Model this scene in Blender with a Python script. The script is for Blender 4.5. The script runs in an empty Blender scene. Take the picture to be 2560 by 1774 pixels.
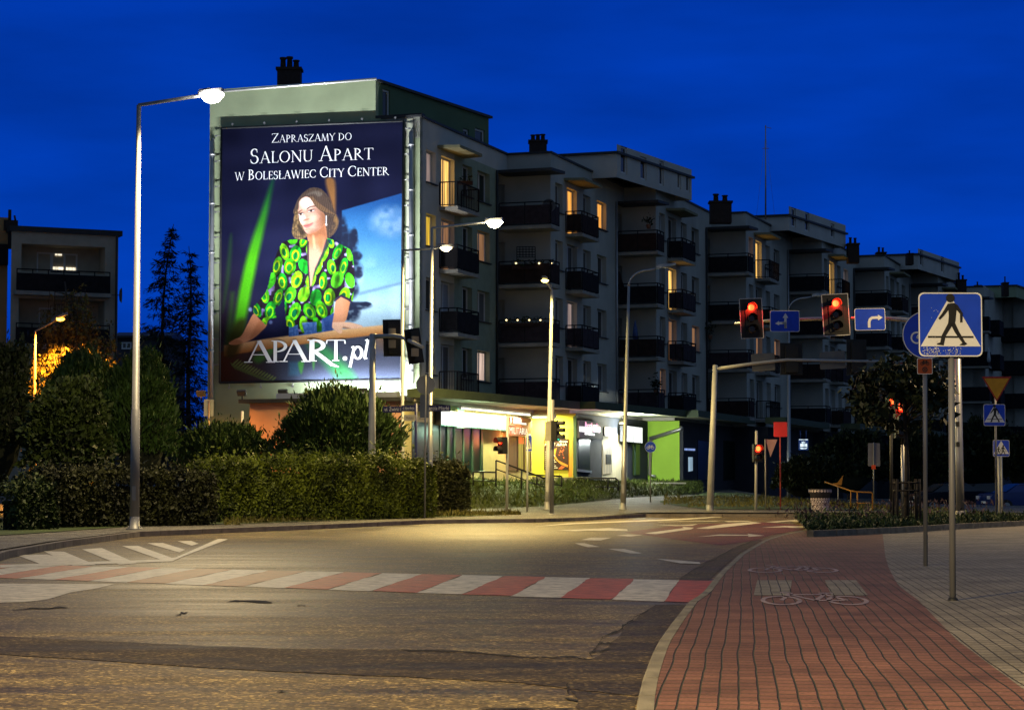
import bpy, bmesh, math, random
import numpy as np
from mathutils import Vector, Matrix
random.seed(7); RNG = np.random.default_rng(7)
SC = bpy.context.scene; COL = SC.collection
R = math.radians
# ---------------------------------------------------------------- camera
F, CX, CY, HC = 5400.0, 1280.0, 887.0, 1.15          # focal length in photo pixels, photo centre, camera height
TH = math.atan(329.0 / F)
cd = bpy.data.cameras.new('camera'); cam = bpy.data.objects.new('camera', cd); COL.objects.link(cam)
cam.location = (0, 0, HC); cam.rotation_euler = (R(90) + TH, 0, 0)
cd.sensor_width = 36.0; cd.lens = 36.0 * F / 2560.0; cd.clip_end = 3000; cd.clip_start = 0.1
SC.camera = cam
# ---------------------------------------------------------------- world: blue-hour sky, brightest above the far end of the street
W = bpy.data.worlds.new('World'); SC.world = W; W.use_nodes = True
nt = W.node_tree; nt.nodes.clear()
def N(t, **k):
    n = nt.nodes.new(t)
    for a, b in k.items(): setattr(n, a, b)
    return n
tc = N('ShaderNodeTexCoord'); sp = N('ShaderNodeSeparateXYZ'); nt.links.new(tc.outputs['Generated'], sp.inputs[0])
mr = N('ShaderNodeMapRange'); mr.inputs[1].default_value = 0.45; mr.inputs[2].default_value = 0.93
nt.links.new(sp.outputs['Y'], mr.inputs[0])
cr = N('ShaderNodeValToRGB'); e = cr.color_ramp.elements          # elevation: horizon to about 15 degrees, then zenith
e[0].position = 0.0; e[0].color = (0.0006, 0.042, 0.385, 1); e[1].position = 1.0; e[1].color = (0.004, 0.03, 0.14, 1)
k = e.new(0.11); k.color = (0.0003, 0.044, 0.42, 1); k = e.new(0.22); k.color = (0.0002, 0.038, 0.385, 1); k = e.new(0.4); k.color = (0.002, 0.030, 0.2, 1)
nt.links.new(sp.outputs['Z'], cr.inputs[0])
mrx = N('ShaderNodeMapRange'); mrx.inputs[1].default_value = -0.25; mrx.inputs[2].default_value = 0.25
mrx.inputs[3].default_value = 0.98; mrx.inputs[4].default_value = 1.05; nt.links.new(sp.outputs['X'], mrx.inputs[0])
nz = N('ShaderNodeTexNoise'); nz.inputs['Scale'].default_value = 7; nz.inputs['Detail'].default_value = 5
mp = N('ShaderNodeMapping'); mp.inputs['Scale'].default_value = (1, 1, 4.5); mp.inputs['Rotation'].default_value = (0.15, 0.2, 0)
nt.links.new(tc.outputs['Generated'], mp.inputs[0]); nt.links.new(mp.outputs[0], nz.inputs['Vector'])
mrn = N('ShaderNodeMapRange'); mrn.inputs[1].default_value = 0.3; mrn.inputs[2].default_value = 0.7
mrn.inputs[3].default_value = 0.80; mrn.inputs[4].default_value = 1.14; nt.links.new(nz.outputs['Fac'], mrn.inputs[0])
mm = N('ShaderNodeMath', operation='MULTIPLY'); nt.links.new(mrx.outputs[0], mm.inputs[0]); nt.links.new(mrn.outputs[0], mm.inputs[1])
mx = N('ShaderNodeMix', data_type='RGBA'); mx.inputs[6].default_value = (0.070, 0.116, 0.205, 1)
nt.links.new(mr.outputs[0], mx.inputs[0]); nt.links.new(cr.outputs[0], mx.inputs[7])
bg = N('ShaderNodeBackground'); wo = N('ShaderNodeOutputWorld')
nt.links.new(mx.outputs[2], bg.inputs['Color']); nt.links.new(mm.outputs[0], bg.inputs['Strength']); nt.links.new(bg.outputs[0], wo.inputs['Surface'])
# ---------------------------------------------------------------- colour management and sampling
SC.view_settings.view_transform = 'Standard'; SC.view_settings.look = 'None'
SC.view_settings.exposure = 0.0; SC.view_settings.gamma = 1.0
SC.render.engine = 'CYCLES'
try:
    SC.cycles.use_denoising = True; SC.cycles.denoiser = 'OPENIMAGEDENOISE'
    SC.cycles.max_bounces = 6; SC.cycles.diffuse_bounces = 3; SC.cycles.glossy_bounces = 3
    SC.cycles.sample_clamp_indirect = 4.0; SC.cycles.caustics_reflective = False; SC.cycles.caustics_refractive = False
except Exception: pass
# ---------------------------------------------------------------- geometry helpers
def ray(px, py):
    dx, dy = (px - CX) / F, (CY - py) / F
    return Vector((dx, math.cos(TH) - dy * math.sin(TH), math.sin(TH) + dy * math.cos(TH)))
CAM = Vector((0, 0, HC))
def P(px, py, Y):                       # the point at distance Y down the street seen at a photo pixel
    d = ray(px, py); return CAM + d * (Y / d.y)
def G(px, py, z=0.0):                   # the point at height z seen at a photo pixel
    d = ray(px, py); return CAM + d * ((z - HC) / d.z)
def PL(px, py, o, nrm):                 # the point on the plane (o, nrm) seen at a photo pixel
    d = ray(px, py); return CAM + d * ((Vector(o) - CAM).dot(nrm) / d.dot(nrm))
def V(*a): return Vector(a)
ORG = {}
class MB:
    def __init__(s): s.v = []; s.f = []; s.m = []; s.s = []
    def add(s, vs, fs, m=0, sm=False):
        b = len(s.v); s.v.extend([tuple(v) for v in vs])
        for f in fs: s.f.append([i + b for i in f]); s.m.append(m); s.s.append(sm)
        return s
    def quad(s, a, b, c, d, m=0): return s.add([a, b, c, d], [[0, 1, 2, 3]], m)
    def poly(s, pts, m=0): return s.add(pts, [list(range(len(pts)))], m)
    def obox(s, o, a, b, c, m=0):       # a box from a corner and three edge vectors
        o, a, b, c = map(Vector, (o, a, b, c))
        vs = [o, o + a, o + a + b, o + b, o + c, o + a + c, o + a + b + c, o + b + c]
        return s.add(vs, [[0, 3, 2, 1], [4, 5, 6, 7], [0, 1, 5, 4], [1, 2, 6, 5], [2, 3, 7, 6], [3, 0, 4, 7]], m)
    def box(s, c, d, m=0, rz=0.0):
        ca, sa = math.cos(rz), math.sin(rz); a = V(ca, sa, 0) * d[0]; b = V(-sa, ca, 0) * d[1]; h = V(0, 0, d[2])
        return s.obox(Vector(c) - a / 2 - b / 2 - h / 2, a, b, h, m)
    def prism(s, pts, vec, m=0):
        n = len(pts); vec = Vector(vec); pts = [Vector(p) for p in pts]
        vs = pts + [p + vec for p in pts]
        fs = [list(range(n))[::-1], list(range(n, 2 * n))] + [[i, (i + 1) % n, n + (i + 1) % n, n + i] for i in range(n)]
        return s.add(vs, fs, m)
    def tube(s, pts, r, seg=10, m=0, cap=True):
        pts = [Vector(p) for p in pts]; n = len(pts)
        rs = r if isinstance(r, (list, tuple)) else [r] * n
        vs = []; ref = None
        for i, p in enumerate(pts):
            t = (pts[min(i + 1, n - 1)] - pts[max(i - 1, 0)]).normalized()
            if ref is None: ref = t.orthogonal().normalized()
            a = (ref - t * ref.dot(t)).normalized(); b = t.cross(a); ref = a
            for q in range(seg):
                an = 2 * math.pi * q / seg; vs.append(p + (a * math.cos(an) + b * math.sin(an)) * rs[i])
        fs = [[i * seg + q, i * seg + (q + 1) % seg, (i + 1) * seg + (q + 1) % seg, (i + 1) * seg + q] for i in range(n - 1) for q in range(seg)]
        s.add(vs, fs, m, True)
        if cap:
            b = len(s.v) - len(vs)
            s.f.append([b + q for q in range(seg)][::-1]); s.m.append(m); s.s.append(False)
            s.f.append([b + (n - 1) * seg + q for q in range(seg)]); s.m.append(m); s.s.append(False)
        return s
    def lathe(s, c, prof, seg=20, m=0):
        c = Vector(c); vs = []; n = len(prof)
        for (r, z) in prof:
            for q in range(seg):
                an = 2 * math.pi * q / seg; vs.append(c + V(r * math.cos(an), r * math.sin(an), z))
        fs = [[i * seg + q, i * seg + (q + 1) % seg, (i + 1) * seg + (q + 1) % seg, (i + 1) * seg + q] for i in range(n - 1) for q in range(seg)]
        return s.add(vs, fs, m, True)
    def disc(s, c, ax, r, m=0, seg=24, th=0.0):  # a disc facing ax, with thickness behind it
        c = Vector(c); ax = Vector(ax).normalized(); a = ax.orthogonal().normalized(); b = ax.cross(a)
        pts = [c + (a * math.cos(2 * math.pi * q / seg) + b * math.sin(2 * math.pi * q / seg)) * r for q in range(seg)]
        return s.prism(pts, -ax * th, m) if th else s.poly(pts, m)
    def build(s, name, mats, parent=None, origin=None, **props):
        if not isinstance(mats, (list, tuple)): mats = [mats]
        if parent is not None: o0 = ORG[parent.name]
        else:
            if origin is None:
                a = np.array(s.v); origin = ((a[:, 0].min() + a[:, 0].max()) / 2, (a[:, 1].min() + a[:, 1].max()) / 2, a[:, 2].min())
            o0 = Vector(origin)
        me = bpy.data.meshes.new(name)
        me.from_pydata([(v[0] - o0.x, v[1] - o0.y, v[2] - o0.z) for v in s.v], [], s.f)
        for mt in mats: me.materials.append(mt)
        me.polygons.foreach_set('material_index', s.m); me.polygons.foreach_set('use_smooth', s.s)
        me.update()
        o = bpy.data.objects.new(name, me); COL.objects.link(o); ORG[o.name] = o0
        if parent is not None: o.parent = parent
        else: o.location = o0
        for a, b in props.items(): o[a] = b
        return o
def tag(o, label, cat, group=None):
    o['label'] = label; o['category'] = cat
    if group: o['group'] = group
    return o
def thing(name, label, cat, loc, group=None):
    o = bpy.data.objects.new(name, None); COL.objects.link(o); o.location = loc; o.empty_display_size = 0.2
    ORG[o.name] = Vector(loc); return tag(o, label, cat, group)
def struct(o, kind='structure'): o['kind'] = kind; return o
def light(name, kind, loc, power, col, parent=None, size=0.15, target=None, spot=None, sx=None, sy=None):
    l = bpy.data.lights.new(name, kind); l.energy = power; l.color = col
    o = bpy.data.objects.new(name, l); COL.objects.link(o)
    if kind in ('POINT', 'SPOT'): l.shadow_soft_size = size
    if kind == 'AREA': l.shape = 'RECTANGLE'; l.size = sx; l.size_y = sy
    if spot: l.spot_size = R(spot[0]); l.spot_blend = spot[1]
    loc = Vector(loc)
    if target is not None:
        o.rotation_euler = (Vector(target) - loc).to_track_quat('-Z', 'Y').to_euler()
    if parent is not None: o.parent = parent; o.location = loc - ORG[parent.name]
    else: o.location = loc
    return o
# ---------------------------------------------------------------- materials
def lin(r, g, b):
    f = lambda c: (c / 12.92 if c <= 0.04045 else ((c + 0.055) / 1.055) ** 2.4)
    return (f(r / 255.), f(g / 255.), f(b / 255.))
MATS = {}
def M(name, col=(0.5, 0.5, 0.5), rough=0.7, metal=0.0, var=0.15, scale=2.5, bump=0.0, bscale=60.0, emit=None, es=0.0, spec=0.4, detail=4, streak=None, attr=None, coat=0.0):
    if name in MATS: return MATS[name]
    m = bpy.data.materials.new(name); m.use_nodes = True; MATS[name] = m
    t = m.node_tree; b = t.nodes['Principled BSDF']
    b.inputs['Roughness'].default_value = rough; b.inputs['Metallic'].default_value = metal
    b.inputs['Specular IOR Level'].default_value = spec
    if coat: b.inputs['Coat Weight'].default_value = coat
    if attr:
        a = t.nodes.new('ShaderNodeAttribute'); a.attribute_name = attr; t.links.new(a.outputs['Color'], b.inputs['Base Color']); return m
    tcn = t.nodes.new('ShaderNodeTexCoord'); vec = tcn.outputs['Object']
    if streak:
        mpn = t.nodes.new('ShaderNodeMapping'); mpn.inputs['Scale'].default_value = streak
        t.links.new(vec, mpn.inputs[0]); vec2 = mpn.outputs[0]
    else: vec2 = vec
    n = t.nodes.new('ShaderNodeTexNoise'); n.inputs['Scale'].default_value = scale; n.inputs['Detail'].default_value = detail
    t.links.new(vec2, n.inputs['Vector'])
    r = t.nodes.new('ShaderNodeValToRGB'); r.color_ramp.elements[0].position = 0.25; r.color_ramp.elements[1].position = 0.75
    r.color_ramp.elements[0].color = tuple(c * (1 - var) for c in col) + (1,)
    r.color_ramp.elements[1].color = tuple(min(1, c * (1 + var)) for c in col) + (1,)
    t.links.new(n.outputs['Fac'], r.inputs[0]); t.links.new(r.outputs[0], b.inputs['Base Color'])
    if bump:
        n2 = t.nodes.new('ShaderNodeTexNoise'); n2.inputs['Scale'].default_value = bscale; n2.inputs['Detail'].default_value = 3
        t.links.new(vec, n2.inputs['Vector'])
        bp = t.nodes.new('ShaderNodeBump'); bp.inputs['Strength'].default_value = bump; bp.inputs['Distance'].default_value = 0.02
        t.links.new(n2.outputs['Fac'], bp.inputs['Height']); t.links.new(bp.outputs[0], b.inputs['Normal'])
    if emit:
        b.inputs['Emission Color'].default_value = tuple(emit) + (1,); b.inputs['Emission Strength'].default_value = es
    return m
def text_mesh(mb, txt, o, ex, ey, nrm, height, m=0, fit=None, depth=0.0, align='L'):   # lettering on a plane; ex, ey unit vectors
    c = bpy.data.curves.new('lettering', 'FONT'); c.body = txt; c.size = 1.0; c.resolution_u = 3
    ob = bpy.data.objects.new('lettering', c); COL.objects.link(ob)
    bpy.context.view_layer.update()
    me = bpy.data.meshes.new_from_object(ob.evaluated_get(bpy.context.evaluated_depsgraph_get()))
    vs = [v.co.copy() for v in me.vertices]; fs = [list(p.vertices) for p in me.polygons]
    bpy.data.objects.remove(ob); bpy.data.curves.remove(c); bpy.data.meshes.remove(me)
    if not vs: return
    x0 = min(v.x for v in vs); x1 = max(v.x for v in vs); y0 = min(v.y for v in vs); y1 = max(v.y for v in vs)
    sy = height / max(1e-6, 0.72); sx = (fit / (x1 - x0)) if fit else sy
    w = (x1 - x0) * sx; off = -w / 2 if align == 'C' else 0.0
    o, ex, ey = Vector(o), Vector(ex), Vector(ey)
    mb.add([o + ex * ((v.x - x0) * sx + off) + ey * (v.y * sy) for v in vs], fs, m)
# ================================================================ SETTING: ground, road, pavements
def asphalt(name, col, rough, bump=0.5, glint=0.0):
    m = bpy.data.materials.new(name); m.use_nodes = True; t = m.node_tree; b = t.nodes['Principled BSDF']
    L = t.links.new; nd = t.nodes.new
    tcn = nd('ShaderNodeTexCoord'); mpn = nd('ShaderNodeMapping'); mpn.inputs['Scale'].default_value = (0.28, 1.5, 1); mpn.inputs['Rotation'].default_value = (0, 0, 0.12)
    L(tcn.outputs['Object'], mpn.inputs[0])
    a = nd('ShaderNodeTexNoise'); a.inputs['Scale'].default_value = 0.8; a.inputs['Detail'].default_value = 7; a.inputs['Roughness'].default_value = 0.62; L(mpn.outputs[0], a.inputs['Vector'])
    vo = nd('ShaderNodeTexVoronoi'); vo.inputs['Scale'].default_value = 46; L(tcn.outputs['Object'], vo.inputs['Vector']); g = nd('ShaderNodeSeparateColor'); L(vo.outputs['Color'], g.inputs[0])
    r = nd('ShaderNodeValToRGB'); e = r.color_ramp.elements
    e[0].position = 0.38; e[0].color = tuple(c * 0.55 for c in col) + (1,); e[1].position = 0.62; e[1].color = tuple(c * 1.45 for c in col) + (1,)
    L(a.outputs['Fac'], r.inputs[0])
    r2 = nd('ShaderNodeValToRGB'); r2.color_ramp.elements[0].position = 0.0; r2.color_ramp.elements[0].color = (0.35, 0.35, 0.35, 1)
    r2.color_ramp.elements[1].position = 1.0; r2.color_ramp.elements[1].color = (3.2, 3.0, 2.4, 1); k_ = r2.color_ramp.elements.new(0.82); k_.color = (1.05, 1.03, 1.0, 1); L(g.outputs[0], r2.inputs[0])  # stone grain; the brightest cells are lamp glints painted into the base colour
    mu = nd('ShaderNodeMix'); mu.data_type = 'RGBA'; mu.blend_type = 'MULTIPLY'; mu.inputs[0].default_value = 1.0
    L(r.outputs[0], mu.inputs[6]); L(r2.outputs[0], mu.inputs[7])
    s2 = nd('ShaderNodeTexNoise'); s2.inputs['Scale'].default_value = 2.6; s2.inputs['Detail'].default_value = 9; s2.inputs['Roughness'].default_value = 0.7; mp2 = nd('ShaderNodeMapping'); mp2.inputs['Scale'].default_value = (0.7, 1.2, 1); L(tcn.outputs['Object'], mp2.inputs[0]); L(mp2.outputs[0], s2.inputs['Vector'])
    r3 = nd('ShaderNodeValToRGB'); r3.color_ramp.elements[0].position = 0.40; r3.color_ramp.elements[0].color = (0.72, 0.72, 0.72, 1); r3.color_ramp.elements[1].position = 0.60; r3.color_ramp.elements[1].color = (1.3, 1.3, 1.25, 1); L(s2.outputs['Fac'], r3.inputs[0])
    m3 = nd('ShaderNodeMix'); m3.data_type = 'RGBA'; m3.blend_type = 'MULTIPLY'; m3.inputs[0].default_value = 1.0; L(mu.outputs[2], m3.inputs[6]); L(r3.outputs[0], m3.inputs[7]); L(m3.outputs[2], b.inputs['Base Color'])
    rr = nd('ShaderNodeMapRange'); rr.inputs[1].default_value = 0.3; rr.inputs[2].default_value = 0.7; rr.inputs[3].default_value = rough - 0.1; rr.inputs[4].default_value = rough + 0.12
    L(a.outputs['Fac'], rr.inputs[0]); L(rr.outputs[0], b.inputs['Roughness']); b.inputs['Specular IOR Level'].default_value = 0.2
    bp = nd('ShaderNodeBump'); bp.inputs['Strength'].default_value = bump; bp.inputs['Distance'].default_value = 0.012
    ad = nd('ShaderNodeMath'); ad.operation = 'MULTIPLY_ADD'; ad.inputs[1].default_value = 3.0; L(a.outputs['Fac'], ad.inputs[0]); L(g.outputs[0], ad.inputs[2])
    L(ad.outputs[0], bp.inputs['Height']); L(bp.outputs[0], b.inputs['Normal'])
    return m
def paver(name, col, joint, ang, wu=0.1, wv=0.2):
    m = bpy.data.materials.new(name); m.use_nodes = True; t = m.node_tree; b = t.nodes['Principled BSDF']
    L = t.links.new; nd = t.nodes.new
    tcn = nd('ShaderNodeTexCoord'); mpn = nd('ShaderNodeMapping'); mpn.inputs['Rotation'].default_value = (0, 0, ang); L(tcn.outputs['Object'], mpn.inputs[0])
    wob = nd('ShaderNodeTexNoise'); wob.inputs['Scale'].default_value = 0.42; wob.inputs['Detail'].default_value = 2.5; L(tcn.outputs['Object'], wob.inputs['Vector'])
    s = nd('ShaderNodeSeparateXYZ'); L(mpn.outputs[0], s.inputs[0])
    def ma(op, a, bb=None, c=None):
        n = nd('ShaderNodeMath'); n.operation = op
        for i, x in enumerate((a, bb, c)):
            if x is None: continue
            if isinstance(x, (int, float)): n.inputs[i].default_value = x
            else: L(x, n.inputs[i])
        return n.outputs[0]
    wx = ma('MULTIPLY_ADD', wob.outputs['Fac'], 0.075, s.outputs['X'])
    uu = ma('DIVIDE', wx, wu); col_i = ma('FLOOR', uu)
    off = ma('FRACT', ma('MULTIPLY', ma('SINE', ma('MULTIPLY', col_i, 12.9898)), 43758.5))
    vv = ma('ADD', ma('DIVIDE', s.outputs['Y'], wv), ma('MULTIPLY_ADD', off, 0.6, ma('MULTIPLY', wob.outputs['Fac'], 2.5)))
    fu = ma('ABSOLUTE', ma('SUBTRACT', ma('FRACT', uu), 0.5)); fv = ma('ABSOLUTE', ma('SUBTRACT', ma('FRACT', vv), 0.5))
    ju = nd('ShaderNodeMapRange'); ju.inputs[1].default_value = 0.43; ju.inputs[2].default_value = 0.475; L(fu, ju.inputs[0])
    jv = nd('ShaderNodeMapRange'); jv.inputs[1].default_value = 0.36; jv.inputs[2].default_value = 0.455; jv.inputs[4].default_value = 0.62; L(fv, jv.inputs[0])
    j = ma('MAXIMUM', ju.outputs[0], jv.outputs[0])
    cv = nd('ShaderNodeCombineXYZ'); L(col_i, cv.inputs[0]); L(ma('FLOOR', vv), cv.inputs[1])
    wn = nd('ShaderNodeTexWhiteNoise'); L(cv.outputs[0], wn.inputs['Vector'])
    n2 = nd('ShaderNodeTexNoise'); n2.inputs['Scale'].default_value = 1.1; n2.inputs['Detail'].default_value = 6; L(tcn.outputs['Object'], n2.inputs['Vector'])
    n3 = nd('ShaderNodeTexNoise'); n3.inputs['Scale'].default_value = 45; n3.inputs['Detail'].default_value = 2; L(tcn.outputs['Object'], n3.inputs['Vector'])
    k = ma('MULTIPLY', ma('ADD', 0.68, ma('MULTIPLY', wn.outputs['Value'], 0.22)), ma('MULTIPLY_ADD', n2.outputs['Fac'], 1.7, 0.12))
    k = ma('MULTIPLY', k, ma('ADD', 0.35, ma('MULTIPLY', n3.outputs['Fac'], 1.3)))
    bc = nd('ShaderNodeMix'); bc.data_type = 'RGBA'; bc.blend_type = 'MULTIPLY'; bc.inputs[0].default_value = 1; bc.inputs[6].default_value = col + (1,)
    cc = nd('ShaderNodeCombineColor'); L(k, cc.inputs[0]); L(k, cc.inputs[1]); L(k, cc.inputs[2]); L(cc.outputs[0], bc.inputs[7])
    sp = nd('ShaderNodeTexVoronoi'); sp.inputs['Scale'].default_value = 16; L(tcn.outputs['Object'], sp.inputs['Vector']); sc_ = nd('ShaderNodeSeparateColor'); L(sp.outputs['Color'], sc_.inputs[0])
    dot = ma('MULTIPLY', ma('LESS_THAN', sp.outputs['Distance'], 0.16), ma('GREATER_THAN', sc_.outputs[0], 0.62)); j2 = ma('MAXIMUM', j, ma('MULTIPLY', dot, 0.85))
    mj = nd('ShaderNodeMix'); mj.data_type = 'RGBA'; L(j2, mj.inputs[0]); L(bc.outputs[2], mj.inputs[6]); mj.inputs[7].default_value = joint + (1,)
    L(mj.outputs[2], b.inputs['Base Color']); b.inputs['Roughness'].default_value = 0.75; b.inputs['Specular IOR Level'].default_value = 0.3
    bp = nd('ShaderNodeBump'); bp.inputs['Strength'].default_value = 0.8; bp.inputs['Distance'].default_value = 0.012; bp.invert = True
    L(ma('ADD', j, ma('MULTIPLY', n3.outputs['Fac'], -0.35)), bp.inputs['Height']); L(bp.outputs[0], b.inputs['Normal'])
    return m
A_ROAD = asphalt('asphalt', (0.130, 0.100, 0.052), 0.56, 1.0)
A_PATCH = asphalt('asphalt_dark', (0.058, 0.044, 0.027), 0.68, 1.0)
A_RED = asphalt('asphalt_red', (0.10, 0.022, 0.022), 0.6)
A_SIDE = asphalt('asphalt_footway', (0.12, 0.115, 0.11), 0.7)
CONC = M('kerb_concrete', (0.19, 0.17, 0.125), 0.8, var=0.45, scale=7, bump=0.4, bscale=90, streak=(1, 0.35, 1))
KERB_D = M('kerb_dark', (0.15, 0.125, 0.11), 0.85, var=0.4, scale=3, bump=0.3)
GRASS = M('lawn', (0.035, 0.055, 0.012), 0.9, var=0.6, scale=1.6, bump=0.8, bscale=30)
SOIL = M('soil', (0.02, 0.018, 0.013), 0.95, var=0.4, scale=2)
def wpaint(name, col, wear=0.5):
    m = bpy.data.materials.new(name); m.use_nodes = True; t = m.node_tree; b = t.nodes['Principled BSDF']; L = t.links.new; nd = t.nodes.new
    tcn = nd('ShaderNodeTexCoord'); a = nd('ShaderNodeTexNoise'); a.inputs['Scale'].default_value = 5; a.inputs['Detail'].default_value = 8; a.inputs['Roughness'].default_value = 0.7
    L(tcn.outputs['Object'], a.inputs['Vector']); r = nd('ShaderNodeValToRGB'); e = r.color_ramp.elements
    e[0].position = 0.34; e[0].color = tuple(c * (1 - wear) for c in col) + (1,); e[1].position = 0.60; e[1].color = col + (1,)
    L(a.outputs['Fac'], r.inputs[0]); L(r.outputs[0], b.inputs['Base Color']); b.inputs['Roughness'].default_value = 0.6
    n2 = nd('ShaderNodeTexNoise'); n2.inputs['Scale'].default_value = 60; L(tcn.outputs['Object'], n2.inputs['Vector'])
    bp = nd('ShaderNodeBump'); bp.inputs['Strength'].default_value = 0.5; bp.inputs['Distance'].default_value = 0.01; L(n2.outputs['Fac'], bp.inputs['Height']); L(bp.outputs[0], b.inputs['Normal'])
    return m
PAINT_W = wpaint('road_paint_white', (0.66, 0.60, 0.47), 0.62)
PAINT_R = wpaint('road_paint_red', (0.46, 0.085, 0.028), 0.6)
PAINT_O = wpaint('road_paint_worn', (0.34, 0.12, 0.04), 0.6)
def zf(X, Y):
    w = min(1.0, max(0.0, (19.0 - X) / 7.0)); return 0.12 + max(0.0, Y - 80.0) * 0.022 * w - max(0.0, Y - 86) * 0.004 * (1 - w)
# one ground sheet to the horizon
mb = MB(); mb.quad((-900, -60, -0.6), (900, -60, -0.6), (900, 2500, -0.6), (-900, 2500, -0.6)); struct(mb.build('ground', SOIL))
mb = MB(); mb.quad((-60, -25, 0), (70, -25, 0), (70, 92, 0), (-60, 92, 0)); struct(mb.build('road', A_ROAD, origin=(0, 0, 0)))
# near right pavement and kerb
KPX = [(1586, 1774), (1610, 1682), (1641, 1607), (1680, 1553), (1723, 1500), (1752, 1484), (1797, 1430), (1849, 1384), (1909, 1350), (1950, 1337), (2015, 1324)]
K = [V(0.12, -20, 0.1), V(0.22, 0, 0.1), V(0.38, 6, 0.1)] + [G(x, y, 0.1) for x, y in KPX]
def off_line(pts, d):
    out = []
    for i, p in enumerate(pts):
        t = (pts[min(i + 1, len(pts) - 1)] - pts[max(i - 1, 0)]); t.z = 0; t.normalize()
        out.append(p + V(t.y, -t.x, 0) * d)
    return out
def kerb(name, pts, w, top, bot, mat, seglen=1.0):
    # kerb stones laid end to end with open joints
    mb = MB(); ds = [0.0]
    for a, b in zip(pts, pts[1:]): ds.append(ds[-1] + (b - a).length)
    def at(s):
        s = min(max(s, 0), ds[-1])
        for i in range(len(pts) - 1):
            if s <= ds[i + 1] + 1e-9: return pts[i].lerp(pts[i + 1], (s - ds[i]) / max(1e-9, ds[i + 1] - ds[i]))
        return pts[-1]
    s = 0.0
    while s < ds[-1] - 0.05:
        e = min(s + seglen - 0.025, ds[-1]); a, b = at(s), at(e); t = (b - a); t.z = 0; t.normalize(); nn = V(t.y, -t.x, 0) * w
        a = V(a.x, a.y, bot); b = V(b.x, b.y, bot); h = V(0, 0, top - bot); c = 0.012
        i_a, i_b = a + nn, b + nn
        vs = [a, b, i_b, i_a, a + h - V(0, 0, c), b + h - V(0, 0, c), i_b + h, i_a + h, a + h + nn * c / w, b + h + nn * c / w]
        mb.add(vs, [[0, 1, 5, 4], [4, 5, 9, 8], [8, 9, 6, 7], [2, 3, 7, 6], [0, 4, 8, 7, 3], [1, 2, 6, 9, 5]]); s += seglen
    return struct(mb.build(name, mat))
kerb('kerb', K, 0.085, 0.103, -0.02, CONC)
KI = off_line(K, 0.085)
RB = [V(1.9, -20, 0.1), V(2.0, 0, 0.1), V(2.35, 7, 0.1)] + [G(x, y, 0.1) for x, y in [(2560, 1722), (2391, 1598), (2297, 1500), (2245, 1462), (2222, 1419), (2213, 1389), (2209, 1352), (2206, 1332)]]
PAV_R = paver('paver_red', (0.215, 0.100, 0.066), (0.030, 0.033, 0.014), 0.107)
PAV_G = paver('paver_grey', (0.30, 0.265, 0.20), (0.040, 0.036, 0.016), 0.107)
def strip(mb, A, B, n=60):
    def rs(pts):
        d = [0.0]
        for a, b in zip(pts, pts[1:]): d.append(d[-1] + (b - a).length)
        out = []
        for k in range(n + 1):
            s = d[-1] * k / n; i = max(j for j in range(len(d)) if d[j] <= s + 1e-9); i = min(i, len(pts) - 2)
            out.append(pts[i].lerp(pts[i + 1], min(1, (s - d[i]) / max(1e-9, d[i + 1] - d[i]))))
        return out
    a, b = rs(A), rs(B)
    for i in range(n): mb.quad(a[i], b[i], b[i + 1], a[i + 1])
mb = MB(); strip(mb, KI, RB); struct(mb.build('cycle_path', PAV_R, origin=(0, 0, 0.1)))
BED_F = [G(x, y, 0.1) for x, y in [(2017, 1341), (2100, 1338), (2240, 1331), (2400, 1321), (2536, 1314), (2620, 1309)]]
mb = MB(); far_r = [V(40, -20, 0.1), V(40, 84, 0.1)]
mb.poly(RB + [G(2209, 1325, 0.1), G(2215, 1290, 0.1), V(14.5, 84, 0.1), V(40, 84, 0.1), V(40, -20, 0.1)]); struct(mb.build('pavement', PAV_G, origin=(0, 0, 0.1)))
mb = MB(); mb.poly([KI[-1], RB[-1], G(2209, 1325, 0.096), G(2215, 1290, 0.096), G(2100, 1292, 0.096), G(2040, 1315, 0.096)]); struct(mb.build('planting_soil', SOIL))
for q in [((1893, 1449), (1980, 1449), (1975, 1487), (1884, 1487)), ((2062, 1449), (2140, 1449), (2170, 1487), (2078, 1487))]:
    mb = MB(); mb.poly([G(x, y, 0.104) for x, y in q]); struct(mb.build('paving_inlay', PAV_G, origin=(0, 0, 0.104)))
# dark repair strips and the broken asphalt edge
def jag(pts, amp, n=8):
    out = []
    for a, b in zip(pts, pts[1:]):
        for i in range(n):
            f = i / n; out.append((a[0] + (b[0] - a[0]) * f + random.uniform(-amp, amp), a[1] + (b[1] - a[1]) * f + random.uniform(-amp, amp) * 0.5))
    return out + [pts[-1]]
def patch(name, pts, z, m): mb = MB(); mb.poly([G(x, y, z) for x, y in pts]); return struct(mb.build(name, m, origin=(0, 0, z)))
edge = [(1700, 1512), (1620, 1512), (1568, 1548), (1520, 1575), (1500, 1595), (1478, 1625), (1470, 1650)]
patch('asphalt_patch', [(-60, 1588)] + jag([(0, 1590), (520, 1613), (760, 1622), (1100, 1622), (1330, 1640), (1480, 1645)], 2) + jag([(1500, 1640), (1530, 1605), (1568, 1560), (1640, 1510)], 5, 4)
      + [(1722, 1510), (1681, 1556), (1640, 1610), (1612, 1684), (1596, 1735)] + jag([(1590, 1738), (1440, 1722), (1300, 1705), (1100, 1695), (600, 1672), (0, 1634)], 2) + [(-60, 1630)], 0.004, A_PATCH)
patch('asphalt_patch', jag([(1420, 1722), (1445, 1745), (1440, 1765), (1480, 1800)], 4, 4) + [(1560, 1800), (1584, 1774), (1594, 1741), (1588, 1742)], 0.004, A_PATCH)
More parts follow.
